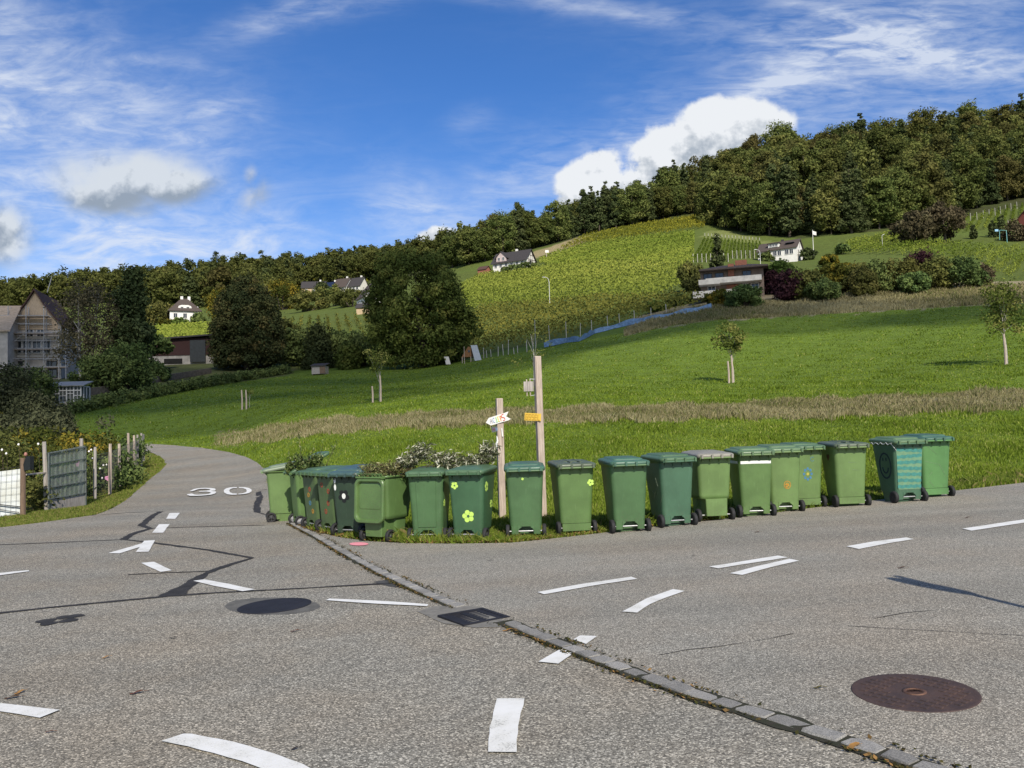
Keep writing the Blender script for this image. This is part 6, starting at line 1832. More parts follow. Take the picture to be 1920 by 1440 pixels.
def place_tree(kind, x, y, z, sc, first):
    o = random.choice(PRO[kind])
    if o.name in first_used:
        o = o.copy(); col.objects.link(o)
    else:
        first_used.add(o.name)
    o.location = (x, y, z - 0.6); o.rotation_euler = (0, 0, random.random() * 6.28)
    s = sc * random.choice([random.uniform(0.72, 0.95), random.uniform(0.9, 1.12), random.uniform(1.0, 1.26)])
    o.scale = (s * random.uniform(.92, 1.15), s * random.uniform(.92, 1.15), s)
    tag(o, KIND[kind][0], "tree", KIND[kind][0].replace("tree of", "trees of").replace("conifer of", "conifers of"))
    return o
for i, (x, y, z, u) in enumerate(spots):
    D = y
    edge = float(np.interp(u, eu, ed)); rel = (D - edge) / max(20, float(np.interp(u, ru, rd)) - edge)
    r = random.random()
    if u < 1120: kind = 'fir' if r < 0.38 else 'deciduous' if r < 0.82 else 'goldgreen' if r < 0.92 else 'autumn'
    elif u < 1340: kind = 'fir' if r < 0.50 else 'deciduous' if r < 0.85 else 'autumn' if r < 0.93 else 'goldgreen'
    else: kind = 'autumn' if r < 0.21 else 'goldgreen' if r < 0.45 else 'deciduous' if r < 0.80 else 'fir'
    sc = 0.96 if u > 1340 else 0.80
    if u < 960: sc = 0.72
    place_tree(kind, x, y, z, sc, i)
unused = [o for L in PRO.values() for o in L if o.name not in first_used]
for o in unused: bpy.data.objects.remove(o)
# far wood on the left ridge and beyond the crest: one mass
def wood_mass(name, label, N_, sampler, hh, rr, mats_, leaf, ncl, per):
    mbs = [MB() for _ in mats_]
    for _ in range(N_):
        x, y = sampler()
        z = float(H(x, y))
        k = random.choices(range(len(mats_)), [m[1] for m in mats_])[0]
        h = hh * random.uniform(0.72, 1.2); r = rr * random.uniform(0.75, 1.2)
        fir = mats_[k][0] == 'fir'
        cen = envelope(ncl, h * 0.15, h * (1.15 if fir else 1), (P_CONE if fir else P_ROUND), r * (0.7 if fir else 1), None, 0.5, uneven=0.15)
        cen += np.array([x, y, z - 0.5])
        clumps(mbs[k], cen, 0.11 * h * (0.6 + 0.8 * rng.random(len(cen))), per, leaf, 0.7, tone_c=np.clip(rng.random(len(cen)) * 0.5 + random.random() * 0.5, 0, 1))
    M_ = MB(); off = 0
    for i, m in enumerate(mbs):
        for v_, l_, t_, tn in zip(m.v, m.loops, m.tot, m.tone):
            M_.v.append(v_); M_.loops.append(l_ + M_.nv); M_.tot.append(t_); M_.mat.append(np.full(len(t_), i)); M_.tone.append(tn); M_.smooth.append(np.full(len(t_), False))
        M_.nv += m.nv
    o = M_.build(name, [LV[m[0]] for m in mats_], tone=True)
    return tag(o, label, "wood", kind='stuff')
LE = [(-330, 400), (0, 400), (200, 395), (300, 345), (400, 350), (480, 370), (552, 466), (700, 474), (790, 420), (850, 380)]
LR = [(-330, 650), (0, 650), (345, 640), (560, 610), (700, 570), (780, 490), (850, 430)]
def samp_left():
    while True:
        u = random.uniform(-330, 852)
        a = np.interp(u, *zip(*LE)); c = np.interp(u, *zip(*LR))
        if random.random() < 0.75: D = a + (c - a) * random.random()
        else: D = random.choice([a, c]) + random.uniform(-5, 5)
        if pip(np.array([u]), np.array([0.0]), [(0, 0)]*3).any(): pass
        p = gat(u, D)
        return p[0], p[1]
wood_mass("far_wood", "far mixed wood covering the ridge on the left", 620, samp_left, 15, 5.4, [('deciduous', 6), ('goldgreen', 2.2), ('autumn', 0.3), ('fir', 1.6)], 0.62, 26, 44)
def samp_right():
    u = random.uniform(850, 2350)
    a = np.interp(u, eu, ed) + (0 if u > 1990 else 60); c = np.interp(u, ru, rd) + 25
    p = gat(min(u, 2380), a + (c - a) * random.random())
    return p[0], p[1]
wood_mass("wood_beyond", "mass of trees filling the hillside wood behind its front ranks", 260, samp_right, 17, 5.5, [('deciduous', 5), ('goldgreen', 1.5), ('autumn', 0.8), ('fir', 2.2)], 0.62, 26, 40)
# ================================================================== VINEYARDS
def field(name, label, poly_px, A, Bp, spacing, hgt, mt, dens=5.0, leafk=1.0, gapjit=0.1, posts=None, dmin=60):
    W = np.array([gp(u, v)[:2] for u, v in poly_px])
    a, b = gp(*A)[:2], gp(*Bp)[:2]
    d = (b - a) / np.linalg.norm(b - a); nrm = np.array([-d[1], d[0]])
    q = W @ np.stack([d, nrm], 1)
    lo, hi = q.min(0), q.max(0)
    rows = np.arange(lo[1], hi[1], spacing)
    step = 1.0 / dens
    s = np.arange(lo[0], hi[0], step)
    S, Rr = np.meshgrid(s, rows, indexing='ij')
    S = S + rng.normal(size=S.shape) * step * 0.5
    P = S[..., None] * d + Rr[..., None] * nrm
    P = P.reshape(-1, 2)
    k = pip(P[:, 0], P[:, 1], W.tolist())
    P = P[k]
    rowid = np.broadcast_to(np.arange(len(rows)), S.shape).reshape(-1)[k]
    vig = rng.random(len(rows))
    n = len(P)
    P = P + nrm * (rng.normal(size=(n, 1)) * 0.20)
    z = H(P[:, 0], P[:, 1]) + 0.25 + hgt * rng.random(n) ** 0.7
    C = np.column_stack([P, z])
    lf = (0.075 + 0.00085 * P[:, 1]) * leafk * (0.7 + 0.6 * rng.random(n))
    nr = unit(rng.normal(size=C.shape) * 0.32 + np.array([nrm[0], nrm[1], 0.6]) * np.where(rng.random((n, 1)) < .5, 1, -1) * np.array([1, 1, 0]) + np.array([0, 0, 0.5]))
    tone = np.clip(0.34 + 0.14 * rng.random(n) + 0.36 * vig[rowid] + 0.10 * np.sin(P[:, 0] * 0.05 + P[:, 1] * 0.03), 0, 1)
    mb = MB(); leaf_quads(mb, C, nr, lf, 0.75, tone)
    if posts:
        ss = np.arange(lo[0], hi[0], posts)
        for r_ in rows:
            for s_ in ss:
                p = s_ * d + r_ * nrm
                if pip(np.array([p[0]]), np.array([p[1]]), W.tolist())[0]:
                    zz = float(H(p[0], p[1]))
                    mb.beam((p[0], p[1], zz - .1), (p[0], p[1], zz + hgt + 0.45), 0.06 + 0.0002 * p[1], None, 1)
    o = mb.build(name, [mt, M_VPOST], tone=True)
    return tag(o, label, "vineyard", kind='stuff')
M_VPOST = mat("vine_post", (0.42, 0.40, 0.35), 0.7, 0.3, 5)
VG = leafmat("vine_green", [(0.0, (0.079, 0.114, 0.017)), (0.45, (0.152, 0.203, 0.032)), (0.8, (0.255, 0.292, 0.051)), (1.0, (0.383, 0.374, 0.072))], 0.3, 0, 0)
VY = leafmat("vine_yellow", [(0.0, (0.090, 0.103, 0.016)), (0.4, (0.180, 0.190, 0.028)), (0.8, (0.306, 0.287, 0.037)), (1.0, (0.423, 0.356, 0.052))], 0.3, 0, 0)
VO = leafmat("vine_olive", [(0.0, (0.077, 0.084, 0.020)), (0.45, (0.140, 0.147, 0.031)), (0.8, (0.238, 0.217, 0.048)), (1.0, (0.392, 0.336, 0.098))], 0.3, 0, 0)
VM = leafmat("vine_mixed", [(0.0, (0.108, 0.137, 0.022)), (0.45, (0.193, 0.232, 0.039)), (0.8, (0.292, 0.325, 0.060)), (1.0, (0.445, 0.428, 0.083))], 0.3, 0, 0)
field("vineyard", "dark lower vineyard rows behind the blue net", [(885, 668), (1020, 643), (1130, 620), (1250, 590), (1330, 574), (1240, 568), (1130, 566), (900, 585), (875, 610)], (900, 640), (1060, 618), 1.7, 1.75, VO, 8, 1.0)
field("vineyard", "broad sunlit vineyard on the hillside around the street lamp", [(868, 600), (900, 583), (1130, 565), (1235, 565), (1285, 540), (1300, 505), (1150, 496), (1030, 505), (900, 520), (865, 540)], (930, 575), (1130, 556), 1.8, 1.7, VM, 7, 1.0)
field("vineyard", "green vineyard above the farmhouse with slanting rows", [(1030, 503), (1150, 494), (1300, 503), (1302, 440), (1180, 452), (1040, 478), (1010, 492)], (1050, 500), (1270, 455), 3.0, 1.7, VG, 10, 1.0)
field("vineyard", "yellowest vineyard block just below the wood", [(1045, 474), (1180, 450), (1318, 430), (1333, 405), (1220, 422), (1100, 445)], (1180, 450), (1310, 405), 2.0, 1.7, VY, 6.5, 1.0)
field("vineyard", "vineyard right of the white house below the russet trees", [(1555, 478), (1700, 480), (1850, 492), (1925, 500), (1925, 470), (1800, 462), (1690, 452), (1690, 438), (1600, 456)], (1560, 478), (1690, 440), 2.7, 1.6, VG, 11, 1.0, 6.0)
field("vineyard", "yellowish vineyard at the right edge above the dry grass", [(1830, 532), (1925, 528), (1990, 525), (1990, 480), (1850, 490), (1780, 485), (1780, 510)], (1860, 530), (1905, 480), 2.3, 1.5, VM, 7, 0.9, 5.0)
field("vineyard", "upper vineyard with pale posts at the right below the wood", [(1782, 440), (1900, 425), (1930, 420), (1930, 386), (1880, 394), (1800, 412), (1784, 424)], (1820, 440), (1840, 405), 2.2, 1.5, VG, 7, 1.0, 5.0)
field("vineyard", "sloping vines below the white villa, left of the dome tree", [(270, 655), (395, 650), (395, 612), (290, 618)], (300, 650), (390, 640), 1.8, 1.3, VG, 5, 1.0)
field("vineyard", "shaded vineyard slope between the dome tree and the walnut", [(530, 660), (700, 655), (870, 640), (880, 608), (700, 600), (530, 608)], (560, 655), (570, 605), 1.9, 1.7, VO, 6, 1.0)
field("vineyard", "bright far vineyard above the row of houses", [(556, 546), (690, 532), (690, 518), (600, 526), (560, 534)], (570, 544), (660, 524), 2.4, 1.6, VY, 2.6, 1.0)
# the widely spaced rows beside the white house, each row one thing
for k in range(17):
    u0 = 1300 + k * 8.2; ut = 1322 + k * 6.4
    vb = 492 - 0.10 * k - (6 if k > 8 else 0); vt = (449 + k * 0.55)
    a, b = gp(u0, vb), gp(ut, vt)
    L = np.linalg.norm(b - a); n = int(L * 12)
    s = rng.random(n)
    dd = (b - a)[:2] / max(np.linalg.norm((b - a)[:2]), 1e-6); nn_ = np.array([-dd[1], dd[0]])
    P = a[:2] + (b - a)[:2] * s[:, None] + nn_ * rng.normal(size=(n, 1)) * 0.09
    C = np.column_stack([P, H(P[:, 0], P[:, 1]) + 0.25 + 1.0 * rng.random(n)])
    mb = MB(); leaf_quads(mb, C, unit(rng.normal(size=C.shape) + np.array([0, 0, .4])), 0.19 * (0.7 + 0.6 * rng.random(n)), 0.75, rng.random(n) * 0.45)
    o = mb.build("vine_row", [VG], tone=True)
    for e in (a, b):
        zz = float(H(e[0], e[1])); MB().beam((e[0], e[1], zz - .1), (e[0], e[1], zz + 2.1), 0.12).build("post", M_VPOST, o)
    tag(o, "single dark vine row running straight up the mown slope left of the white house", "vine row", "vine rows left of the white house")
# pale stakes at the lower vineyard's edge
for i, (u, v, t) in enumerate([(828, 676, 662), (852, 672, 655), (907, 672, 652), (913, 671, 657), (921, 669, 655), (934, 668, 650), (944, 666, 645), (953, 665, 637), (964, 664, 652), (971, 662, 648), (988, 660, 638), (1004, 652, 600), (1031, 642, 610), (1062, 634, 603), (1088, 631, 606), (1110, 628, 600), (1140, 619, 592), (1162, 611, 588), (1190, 605, 582), (1221, 598, 577), (1250, 590, 570)]):
    b = gp(u, v); tt = pix(u, t, b[1])
    o = MB().tube([(0, 0, -.1), (random.uniform(-.1, .1), 0, tt[2] - b[2])], [0.05, 0.045], 6, smooth=False).build("vine_stake", M_VPOST)
    o.location = b; tag(o, "pale stake along the lower edge of the shaded vineyard", "stake", "stakes along the vineyard's lower edge")
for i, (u, v) in enumerate([(1797, 418), (1808, 416), (1820, 414), (1832, 412), (1844, 409), (1855, 407), (1866, 404), (1876, 401), (1886, 398), (1896, 395), (1907, 392)]):
    b = gp(u, v)
    o = MB().tube([(0, 0, -.1), (0, 0, 2.6)], [0.09, 0.085], 6, smooth=False).build("vine_stake", M_VPOST)
    o.location = b; tag(o, "pale end post along the top of the upper right vineyard", "stake", "end posts of the upper right vineyard")
# blue bird net lying along the vineyard's foot
NP = [(1020, 648), (1040, 644), (1062, 639), (1085, 637), (1100, 630), (1115, 622), (1150, 613), (1190, 604), (1230, 596), (1270, 588), (1310, 581), (1342, 575)]
mb = MB()
W = [gp(u, v + 4) for u, v in NP]
nd = []
for a, b in zip(W[:-1], W[1:]):
    n = max(2, int(np.linalg.norm(b - a) / 0.5))
    nd += [a + (b - a) * k / n for k in range(n)]
nd = np.array(nd); m_ = len(nd)
V = []
for i, p in enumerate(nd):
    h = 0.62 + 0.10 * math.sin(i * 0.9) + 0.08 * math.sin(i * 0.37)
    y = 0.10 * math.sin(i * 1.3)
    z = float(H(p[0], p[1]))
    V += [(p[0], p[1] - 0.25 + y * .5, z + 0.02), (p[0], p[1] - 0.10 + y, z + h * 0.55), (p[0], p[1] + 0.05, z + h), (p[0], p[1] + 0.3 - y, z + h * 0.7)]
fc = []
for i in range(m_ - 1):
    for k in range(3):
        fc.append((i * 4 + k, i * 4 + 4 + k, i * 4 + 5 + k, i * 4 + 1 + k))
mb.add(V, fc)
o = mb.build("blue_net", mat("blue_netting", (0.13, 0.23, 0.37), 0.7, 0.45, 3.0, 0.3))
tag(o, "long crumpled blue bird net along the foot of the vineyard", "net")
# ================================================================== BUILDINGS
M_WALLW = mat("white_render", (0.72, 0.70, 0.65), 0.85, 0.12, 1.5)
M_WALLG = mat("grey_render", (0.58, 0.52, 0.44), 0.9, 0.3, 1.2, 0.2)
M_WALLT = mat("tan_render", (0.48, 0.36, 0.22), 0.9, 0.2, 1.5)
M_WALLP = mat("pinkish_render", (0.52, 0.42, 0.40), 0.9, 0.2, 1.5)
M_CONC = mat("pale_concrete", (0.60, 0.57, 0.51), 0.9, 0.3, 1.2, c2=(0.42, 0.40, 0.36))
M_BRICK = mat("red_brick", (0.30, 0.12, 0.075), 0.9, 0.35, 5)
M_ROOFB = mat("brown_tiles", (0.085, 0.065, 0.055), 0.85, 0.4, 4, 0.4, stretch=(1, 1, 4))
M_ROOFD = mat("dark_tiles", (0.050, 0.045, 0.045), 0.8, 0.4, 4, 0.4, stretch=(1, 1, 4))
M_ROOFR = mat("old_red_tiles", (0.105, 0.055, 0.042), 0.9, 0.5, 3, 0.5, stretch=(1, 1, 5))
M_ROOFT = mat("tan_tiles", (0.55, 0.42, 0.29), 0.9, 0.4, 3, 0.4, stretch=(1, 1, 5))
M_SOLAR = mat("solar_glass", (0.020, 0.028, 0.055), 0.25, 0.3, 2)
M_GLASS = mat("window_glass", (0.030, 0.036, 0.042), 0.12, 0.4, 1.5, spec=0.6)
M_FRAME = mat("window_frame", (0.62, 0.61, 0.58), 0.6, 0.1, 4)
M_DFRAME = mat("dark_frame", (0.06, 0.05, 0.045), 0.7, 0.3, 4)
M_TIMB = mat("dark_timber", (0.085, 0.045, 0.03), 0.85, 0.35, 4)
M_STEEL = mat("scaffold_steel", (0.50, 0.48, 0.45), 0.5, 0.25, 6, metal=0.4)
M_PLANK = woodmat("scaffold_plank", (0.38, 0.30, 0.22), (0.22, 0.17, 0.13))
def window(parent, x, y, z, w, h, face='f', frame=None, name="window", glass=None):
    """a window let into a wall: frame part with its pane as sub-part. face: f=-y, r=+x, l=-x"""
    T = {'f': Matrix.Translation((x, y, z)), 'r': Matrix.Translation((x, y, z)) @ Matrix.Rotation(R(90), 4, 'Z'), 'l': Matrix.Translation((x, y, z)) @ Matrix.Rotation(R(-90), 4, 'Z')}[face]
    mb = MB(); t = 0.10
    mb.box(-w / 2 - t / 2 + .0, -0.03, 0, t, 0.10, h + 2 * t, 0, T); mb.box(w / 2 + t / 2, -0.03, 0, t, 0.10, h + 2 * t, 0, T)
    mb.box(0, -0.03, h / 2 + t / 2, w, 0.098, t, 0, T); mb.box(0, -0.05, -h / 2 - t / 2, w, 0.15, t, 0, T)
    mb.box(0, -0.03, 0, 0.06, 0.06, h, 0, T)
    f = mb.build(name, frame or M_FRAME, parent)
    MB().box(0, -0.012, 0, w, 0.03, h, 0, T).build("pane", glass or M_GLASS, f)
    return f
def gable_body(mb, w, d, h, rh, mi=0, M=None):
    """walls with gables at both x ends"""
    a, b = w / 2, d / 2
    V = [(-a, -b, -1.5), (a, -b, -1.5), (a, b, -1.5), (-a, b, -1.5), (-a, -b, h), (a, -b, h), (a, b, h), (-a, b, h), (-a, 0, h + rh), (a, 0, h + rh)]
    return mb.add(V, [(0, 1, 5, 4), (2, 3, 7, 6), (1, 2, 6, 9, 5), (3, 0, 4, 8, 7), (0, 3, 2, 1)], mi, 0.5, M)
def gable_roof(w, d, h, rh, over=0.45, th=0.22, M=None):
    mb = MB()
    a = w / 2 + over; b = d / 2 + over; k = rh / (d / 2)
    ze = h - k * over; zr = h + rh
    for s in (-1, 1):
        V = [(-a, s * b, ze + .03), (a, s * b, ze + .03), (a, 0, zr + .03), (-a, 0, zr + .03), (-a, s * b, ze + th), (a, s * b, ze + th), (a, 0, zr + th + .03), (-a, 0, zr + th + .03)]
        f = [(0, 3, 2, 1), (4, 5, 6, 7), (0, 1, 5, 4), (1, 2, 6, 5), (3, 0, 4, 7)]
        if s > 0: f = [q[::-1] for q in f]
        mb.add(V, f, 0, 0.5, M)
    return mb
def hip_roof(w, d, h, rh, ridge, over=0.5, th=0.18, mb=None):
    mb = mb or MB()
    a, b = w / 2 + over, d / 2 + over
    V = [(-a, -b, h), (a, -b, h), (a, b, h), (-a, b, h), (-a, -b, h + th), (a, -b, h + th), (a, b, h + th), (-a, b, h + th), (-ridge / 2, 0, h + rh), (ridge / 2, 0, h + rh)]
    return mb.add(V, [(0, 3, 2, 1), (0, 1, 5, 4), (1, 2, 6, 5), (2, 3, 7, 6), (3, 0, 4, 7), (4, 5, 9, 8), (6, 7, 8, 9), (5, 6, 9), (7, 4, 8)])
# --- white villa with mansard like hip roof
b = gat(346, 244)
V_ = thing("white_villa", "white villa with brown hipped roof and two chimneys on the left hillside", "house", (b[0], b[1], b[2] - 0.9), R(24))
w, d, h = 8.2, 7.6, 4.3
mb = MB().box(0, 0, h / 2 - 1, w, d, h + 2); mb.build("wall", M_WALLW, V_)
r = hip_roof(w, d, h, 4.3, 1.8, 0.55).build("roof", M_ROOFB, V_)
for x in (-0.7, 1.3):
    MB().box(x, 0.1, h + 4.3, 0.75, 0.7, 1.3).build("chimney", M_WALLW, r)
for (x, y, rz) in ((0, -d / 2 + 0.9, 0), (w / 2 - 0.9, 0, 90)):
    dm = MB().prism([(-2.1, 0), (2.1, 0), (1.7, 1.45), (0.9, 1.75), (-0.9, 1.75), (-1.7, 1.45)], 1.9, 0, Matrix.Translation((x, y, h + 0.15)) @ Matrix.Rotation(R(rz), 4, 'Z') @ Matrix.Translation((0, -0.55, 0)))
    dm = dm.build("dormer", M_WALLW, V_)
    for dx in (-0.8, 0.8):
        T = Matrix.Translation((x, y, h + 0.95)) @ Matrix.Rotation(R(rz), 4, 'Z')
        p = T @ Vector((dx, -0.56, 0))
        window(V_, p.x, p.y, p.z, 0.7, 0.8, 'f' if rz == 0 else 'r')
for k in range(3):
    window(V_, -2.6 + k * 2.6, -d / 2, h - 1.3, 0.95, 1.3, 'f'); window(V_, w / 2, -2.4 + k * 2.4, h - 1.5, 0.95, 1.3, 'r')
# --- row of far houses, left hill
for (u, D, wpx, dm, hh, rh, wm, rm, rz, lab) in [
    (590, 424, 44, 8, 3.4, 3.6, M_WALLT, M_ROOFD, 6, "leftmost far house of the row, tan wall under a dark roof"),
    (623, 420, 24, 7, 2.4, 3.8, M_WALLW, M_SOLAR, -20, "far house with a bluish solar roof, second in the row"),
    (645, 418, 28, 8, 3.0, 4.6, M_WALLW, M_ROOFB, -24, "far house with brown roof and white front, third in the row"),
    (672, 416, 26, 8, 3.0, 4.6, M_WALLW, M_ROOFD, -24, "far house with dark roof at the row's right end, half behind the walnut tree")]:
    b = gat(u, D); hs = thing("far_house", lab, "house", b, R(rz), "row of far houses on the left hill")
    ww = m_at(wpx, D)
    gable_body(MB(), ww, dm, hh, rh).build("wall", wm, hs)
    rf = gable_roof(ww, dm, hh, rh).build("roof", rm, hs)
    MB().box(ww * .25, .4, hh + rh + .3, .8, .7, 1.6).build("chimney", M_WALLW, rf)
    for x in (-ww * .3, 0, ww * .3): window(hs, x, -dm / 2, hh * .55, 1.2, 1.3)
# --- white gabled barn half hidden by the walnut, and its dark roofed shed
b = gat(699, 206)
hs = thing("white_barn", "tall white gabled house half hidden behind the walnut tree", "house", b, R(-62))
gable_body(MB(), 7, 6.0, 3.2, 3.6).build("wall", M_WALLW, hs); gable_roof(7, 6.0, 3.2, 3.6, 0.3).build("roof", M_ROOFB, hs)
window(hs, -1.5, -3.0, 1.8, 1, 1.2)
b = gat(683, 200)
hs = thing("garden_shed", "small shed with a dark grey roof left of the white gabled house", "shed", b, R(-12))
gable_body(MB(), 3.0, 2.6, 1.4, 1.0).build("wall", M_WALLT, hs); gable_roof(3.0, 2.6, 1.4, 1.0, 0.3, 0.12).build("roof", M_ROOFD, hs)
# --- farmhouse below the wood
b = gat(964, 287) - np.array([0, 0, 0.9])
hs = thing("farmhouse", "white farmhouse with long dark roof and half timbered gable below the wood", "house", b, R(-30))
W_, D_, H_, RH_ = 13.2, 6.8, 3.0, 3.6
gable_body(MB(), W_, D_, H_, RH_).build("wall", M_WALLW, hs)
rf = gable_roof(W_, D_, H_, RH_, 0.6).build("roof", M_ROOFD, hs)
MB().box(1.0, 0.5, H_ + RH_ + 0.3, 0.7, 0.7, 1.4).build("chimney", M_WALLW, rf)
MB().prism([(-2.0, 0), (2.0, 0), (2.0, 1.4), (0, 3.4), (-2.0, 1.4)], 3.2, 0, Matrix.Translation((-3.0, -D_ / 2 - .25, H_ + .1))).build("dormer", M_WALLP, hs)
mbr = MB()
for s in (-1, 1):
    Vv = [(0, -.3, 3.4), (s * 2.5, -.3, 0.95), (s * 2.5, 3.2, 0.95), (0, 3.2, 3.4), (0, -.3, 3.6), (s * 2.5, -.3, 1.15), (s * 2.5, 3.2, 1.15), (0, 3.2, 3.6)]
    f = [(0, 1, 2, 3), (4, 7, 6, 5), (0, 4, 5, 1), (1, 5, 6, 2)]
    mbr.add(Vv, f if s > 0 else [q[::-1] for q in f], 0, 0.5, Matrix.Translation((-3.0, -D_ / 2 - .25, H_ + .13)))
mbr.build("dormer_roof", M_ROOFD, hs)
for x in (-3.9, -2.1): window(hs, x, -D_ / 2 - .25, H_ + 1.0, 0.8, 1.0)
for x in (-5.4, -3.4, -1.2, 1.0, 3.2, 5.2): window(hs, x, -D_ / 2, 1.75, 0.9, 1.0)
mb = MB()
for (y0, z0, y1, z1) in ((-3.3, H_ + .2, 3.3, H_ + .2), (-1.9, H_ + 1.7, 1.9, H_ + 1.7), (-1.2, 1.0, -1.2, H_ + 2.4), (1.2, 1.0, 1.2, H_ + 2.4), (0, H_ + .2, 0, H_ + 3.6), (-3.0, 1.2, -1.3, H_), (3.0, 1.2, 1.3, H_)):
    mb.beam((W_ / 2 + .02, y0, z0), (W_ / 2 + .02, y1, z1), 0.16, 0.08)
mb.build("timber_frame", M_TIMB, hs)
window(hs, W_ / 2, 0, 2.2, 1.3, 1.3, 'r', M_DFRAME)
b = gat(908, 284)
hs = thing("brick_annex", "low reddish brick outbuilding left of the farmhouse", "house", b, R(-30))
gable_body(MB(), 3.2, 3.4, 1.6, 1.2).build("wall", M_BRICK, hs); gable_roof(3.2, 3.4, 1.6, 1.2, .3, .12).build("roof", M_ROOFR, hs)
pb_ = thing("board_sign", "white board on a post beside the farmhouse", "sign", gat(1025, 282), 0)
MB().tube([(0, 0, -.2), (0, 0, 3.4)], .16, 6).build("post", M_POST, pb_); MB().box(0.2, -.1, 3.6, 1.2, .1, .9).build("board", M_WALLW, pb_)
# --- white house on the right
b = gat(1464, 205)
hs = thing("white_house", "white house with grey brown roof and dormer left of the flagpole", "house", b, R(-34))
W_, D_, H_, RH_ = 9.4, 6.0, 2.6, 2.2
gable_body(MB(), W_, D_, H_, RH_).build("wall", M_WALLW, hs)
rf = gable_roof(W_, D_, H_, RH_, 0.35).build("roof", M_ROOFB, hs)
MB().box(0.6, 0.2, H_ + RH_ + .2, .6, .6, .9).build("chimney", M_ROOFD, rf)
MB().box(-0.9, -D_ / 2 + 1.35, H_ + 1.15, 2.6, 1.7, 0.95).build("dormer", M_WALLW, hs)
MB().box(-0.9, -D_ / 2 + 1.25, H_ + 1.72, 3.0, 2.3, 0.16).build("dormer_roof", M_ROOFB, hs)
for x in (-1.6, -0.9, -0.2): window(hs, x, -D_ / 2 + .5, H_ + 1.15, .5, .55)
for x in (-3.6, -2.5, -0.5, 0.6, 2.4, 3.5): window(hs, x, -D_ / 2, 1.6, 0.8, 1.1)
MB().box(2.9, -D_ * .25 - .1, H_ + RH_ * .5 + .30, 2.2, 1.6, .06, 0, Matrix.Identity(4)).build("roof_panel", M_SOLAR, rf).rotation_euler = (0, 0, 0)
window(hs, W_ / 2, 0, H_ + .9, .7, .8, 'r'); window(hs, W_ / 2, -1.4, 1.5, .9, 1.1, 'r')
fpz = gat(1526, 204)
fl = thing("flagpole", "white flagpole with a small pale flag right of the white house", "flagpole", fpz)
MB().tube([(0, 0, -.2), (0, 0, 7.2)], [.09, .05], 7).build("pole", M_WALLW, fl)
MB().add([(x, 0.12 * math.sin(x * 4), 7.0 - .9 * j - .35 * x) for x in (0, .3, .6, .9) for j in (0, 1)] + [(x, 0.12 * math.sin(x * 4) + .02, 7.0 - .9 * j - .35 * x) for x in (0, .3, .6, .9) for j in (0, 1)], [(0, 1, 3, 2), (2, 3, 5, 4), (4, 5, 7, 6), (10, 11, 9, 8), (12, 13, 11, 10), (14, 15, 13, 12)]).build("flag", M_WALLW, fl)
# --- terraced house of the sixties
b = gat(1366, 109)
hs = thing("terraced_house", "low brown roofed house with two pale concrete balconies above the meadow", "house", b, R(-17))
hs.scale = (0.88, 0.88, 0.82)
k = 126 / F
MB().box(0.6, 3.0, 2.2, 9.2, 6.0, 5.6).build("wall", mat("shaded_brown_plaster", (0.20, 0.15, 0.12), 0.9, 0.3, 1.5), hs)  # brown wall colour, with the shade under the roof put into it
MB().box(-0.7, -1.4, 0.55, 8.6, 3.0, 1.05, 0).build("lower_balcony", M_CONC, hs)
MB().box(0.9, -0.9, 2.75, 8.0, 2.4, 0.85, 0).build("upper_balcony", M_CONC, hs)
MB().box(-2.6, -0.98, 2.60, 3.1, 2.5, 0.8, 0).build("balcony_end", M_CONC, hs)
hip = hip_roof(9.4, 7.6, 5.0, 1.35, 3.6, 0.3, 0.22)
rf = hip.build("roof", M_ROOFB, hs); rf.location = (0.9, 2.4, -0.45)
MB().box(0.55, -0.15, 4.55, 0.85, 0.8, 2.0).build("chimney", M_BRICK, hs)
MB().box(2.0, 1.2, 5.85, 1.7, 0.8, 0.85).build("chimney", M_BRICK, hs)
MB().box(0.6, -0.10, 1.85, 1.6, 0.12, 0.75).build("brick_panel", M_BRICK, hs)
for x in (-2.9, -1.2, 2.8): window(hs, x, -0.02, 3.75, 1.1, 1.0, 'f', M_DFRAME)
for x in (-2.4, 2.4, 3.9): window(hs, x, -0.02, 1.7, 1.0, 0.9)
# --- red shingled house at the right edge
b = gat(1940, 222)
hs = thing("red_house", "red shingled house cut by the picture's right edge", "house", b, R(30))
gable_body(MB(), 5.4, 5, 5.2, 2.4).build("wall", mat("red_shingle", (0.26, 0.075, 0.055), 0.9, 0.4, 6), hs); gable_roof(5.4, 5, 5.2, 2.4).build("roof", M_ROOFR, hs)
window(hs, 0, -2.5, 3.2, 1, 1.1)
sw = thing("swing_frame", "turquoise swing frame on the lawn at the right edge", "swing", gat(1882, 212))
MB().tube([(0.9, 0, 0), (0.85, 0, 3.2), (-.9, 0, 3.3)], .07, 6).tube([(-.9, 0.2, 0.8), (-.9, 0, 3.3)], .07, 6).build("frame", mat("turquoise_paint", (0.20, 0.48, 0.48), 0.5, 0.2, 5), sw)
MB().box(-1.6, 0.1, 3.3, .9, .1, .55).build("awning", mat("pale_blue_cloth", (0.25, 0.45, 0.62), 0.7, 0.2, 5), sw)
o = MB().tube([(0, 0, -.2), (-.75, 0, 5.3)], [.14, .1], 7).build("leaning_pole", M_WALLG); o.location = gat(1897, 218); tag(o, "leaning pale pole beside the red house", "pole")
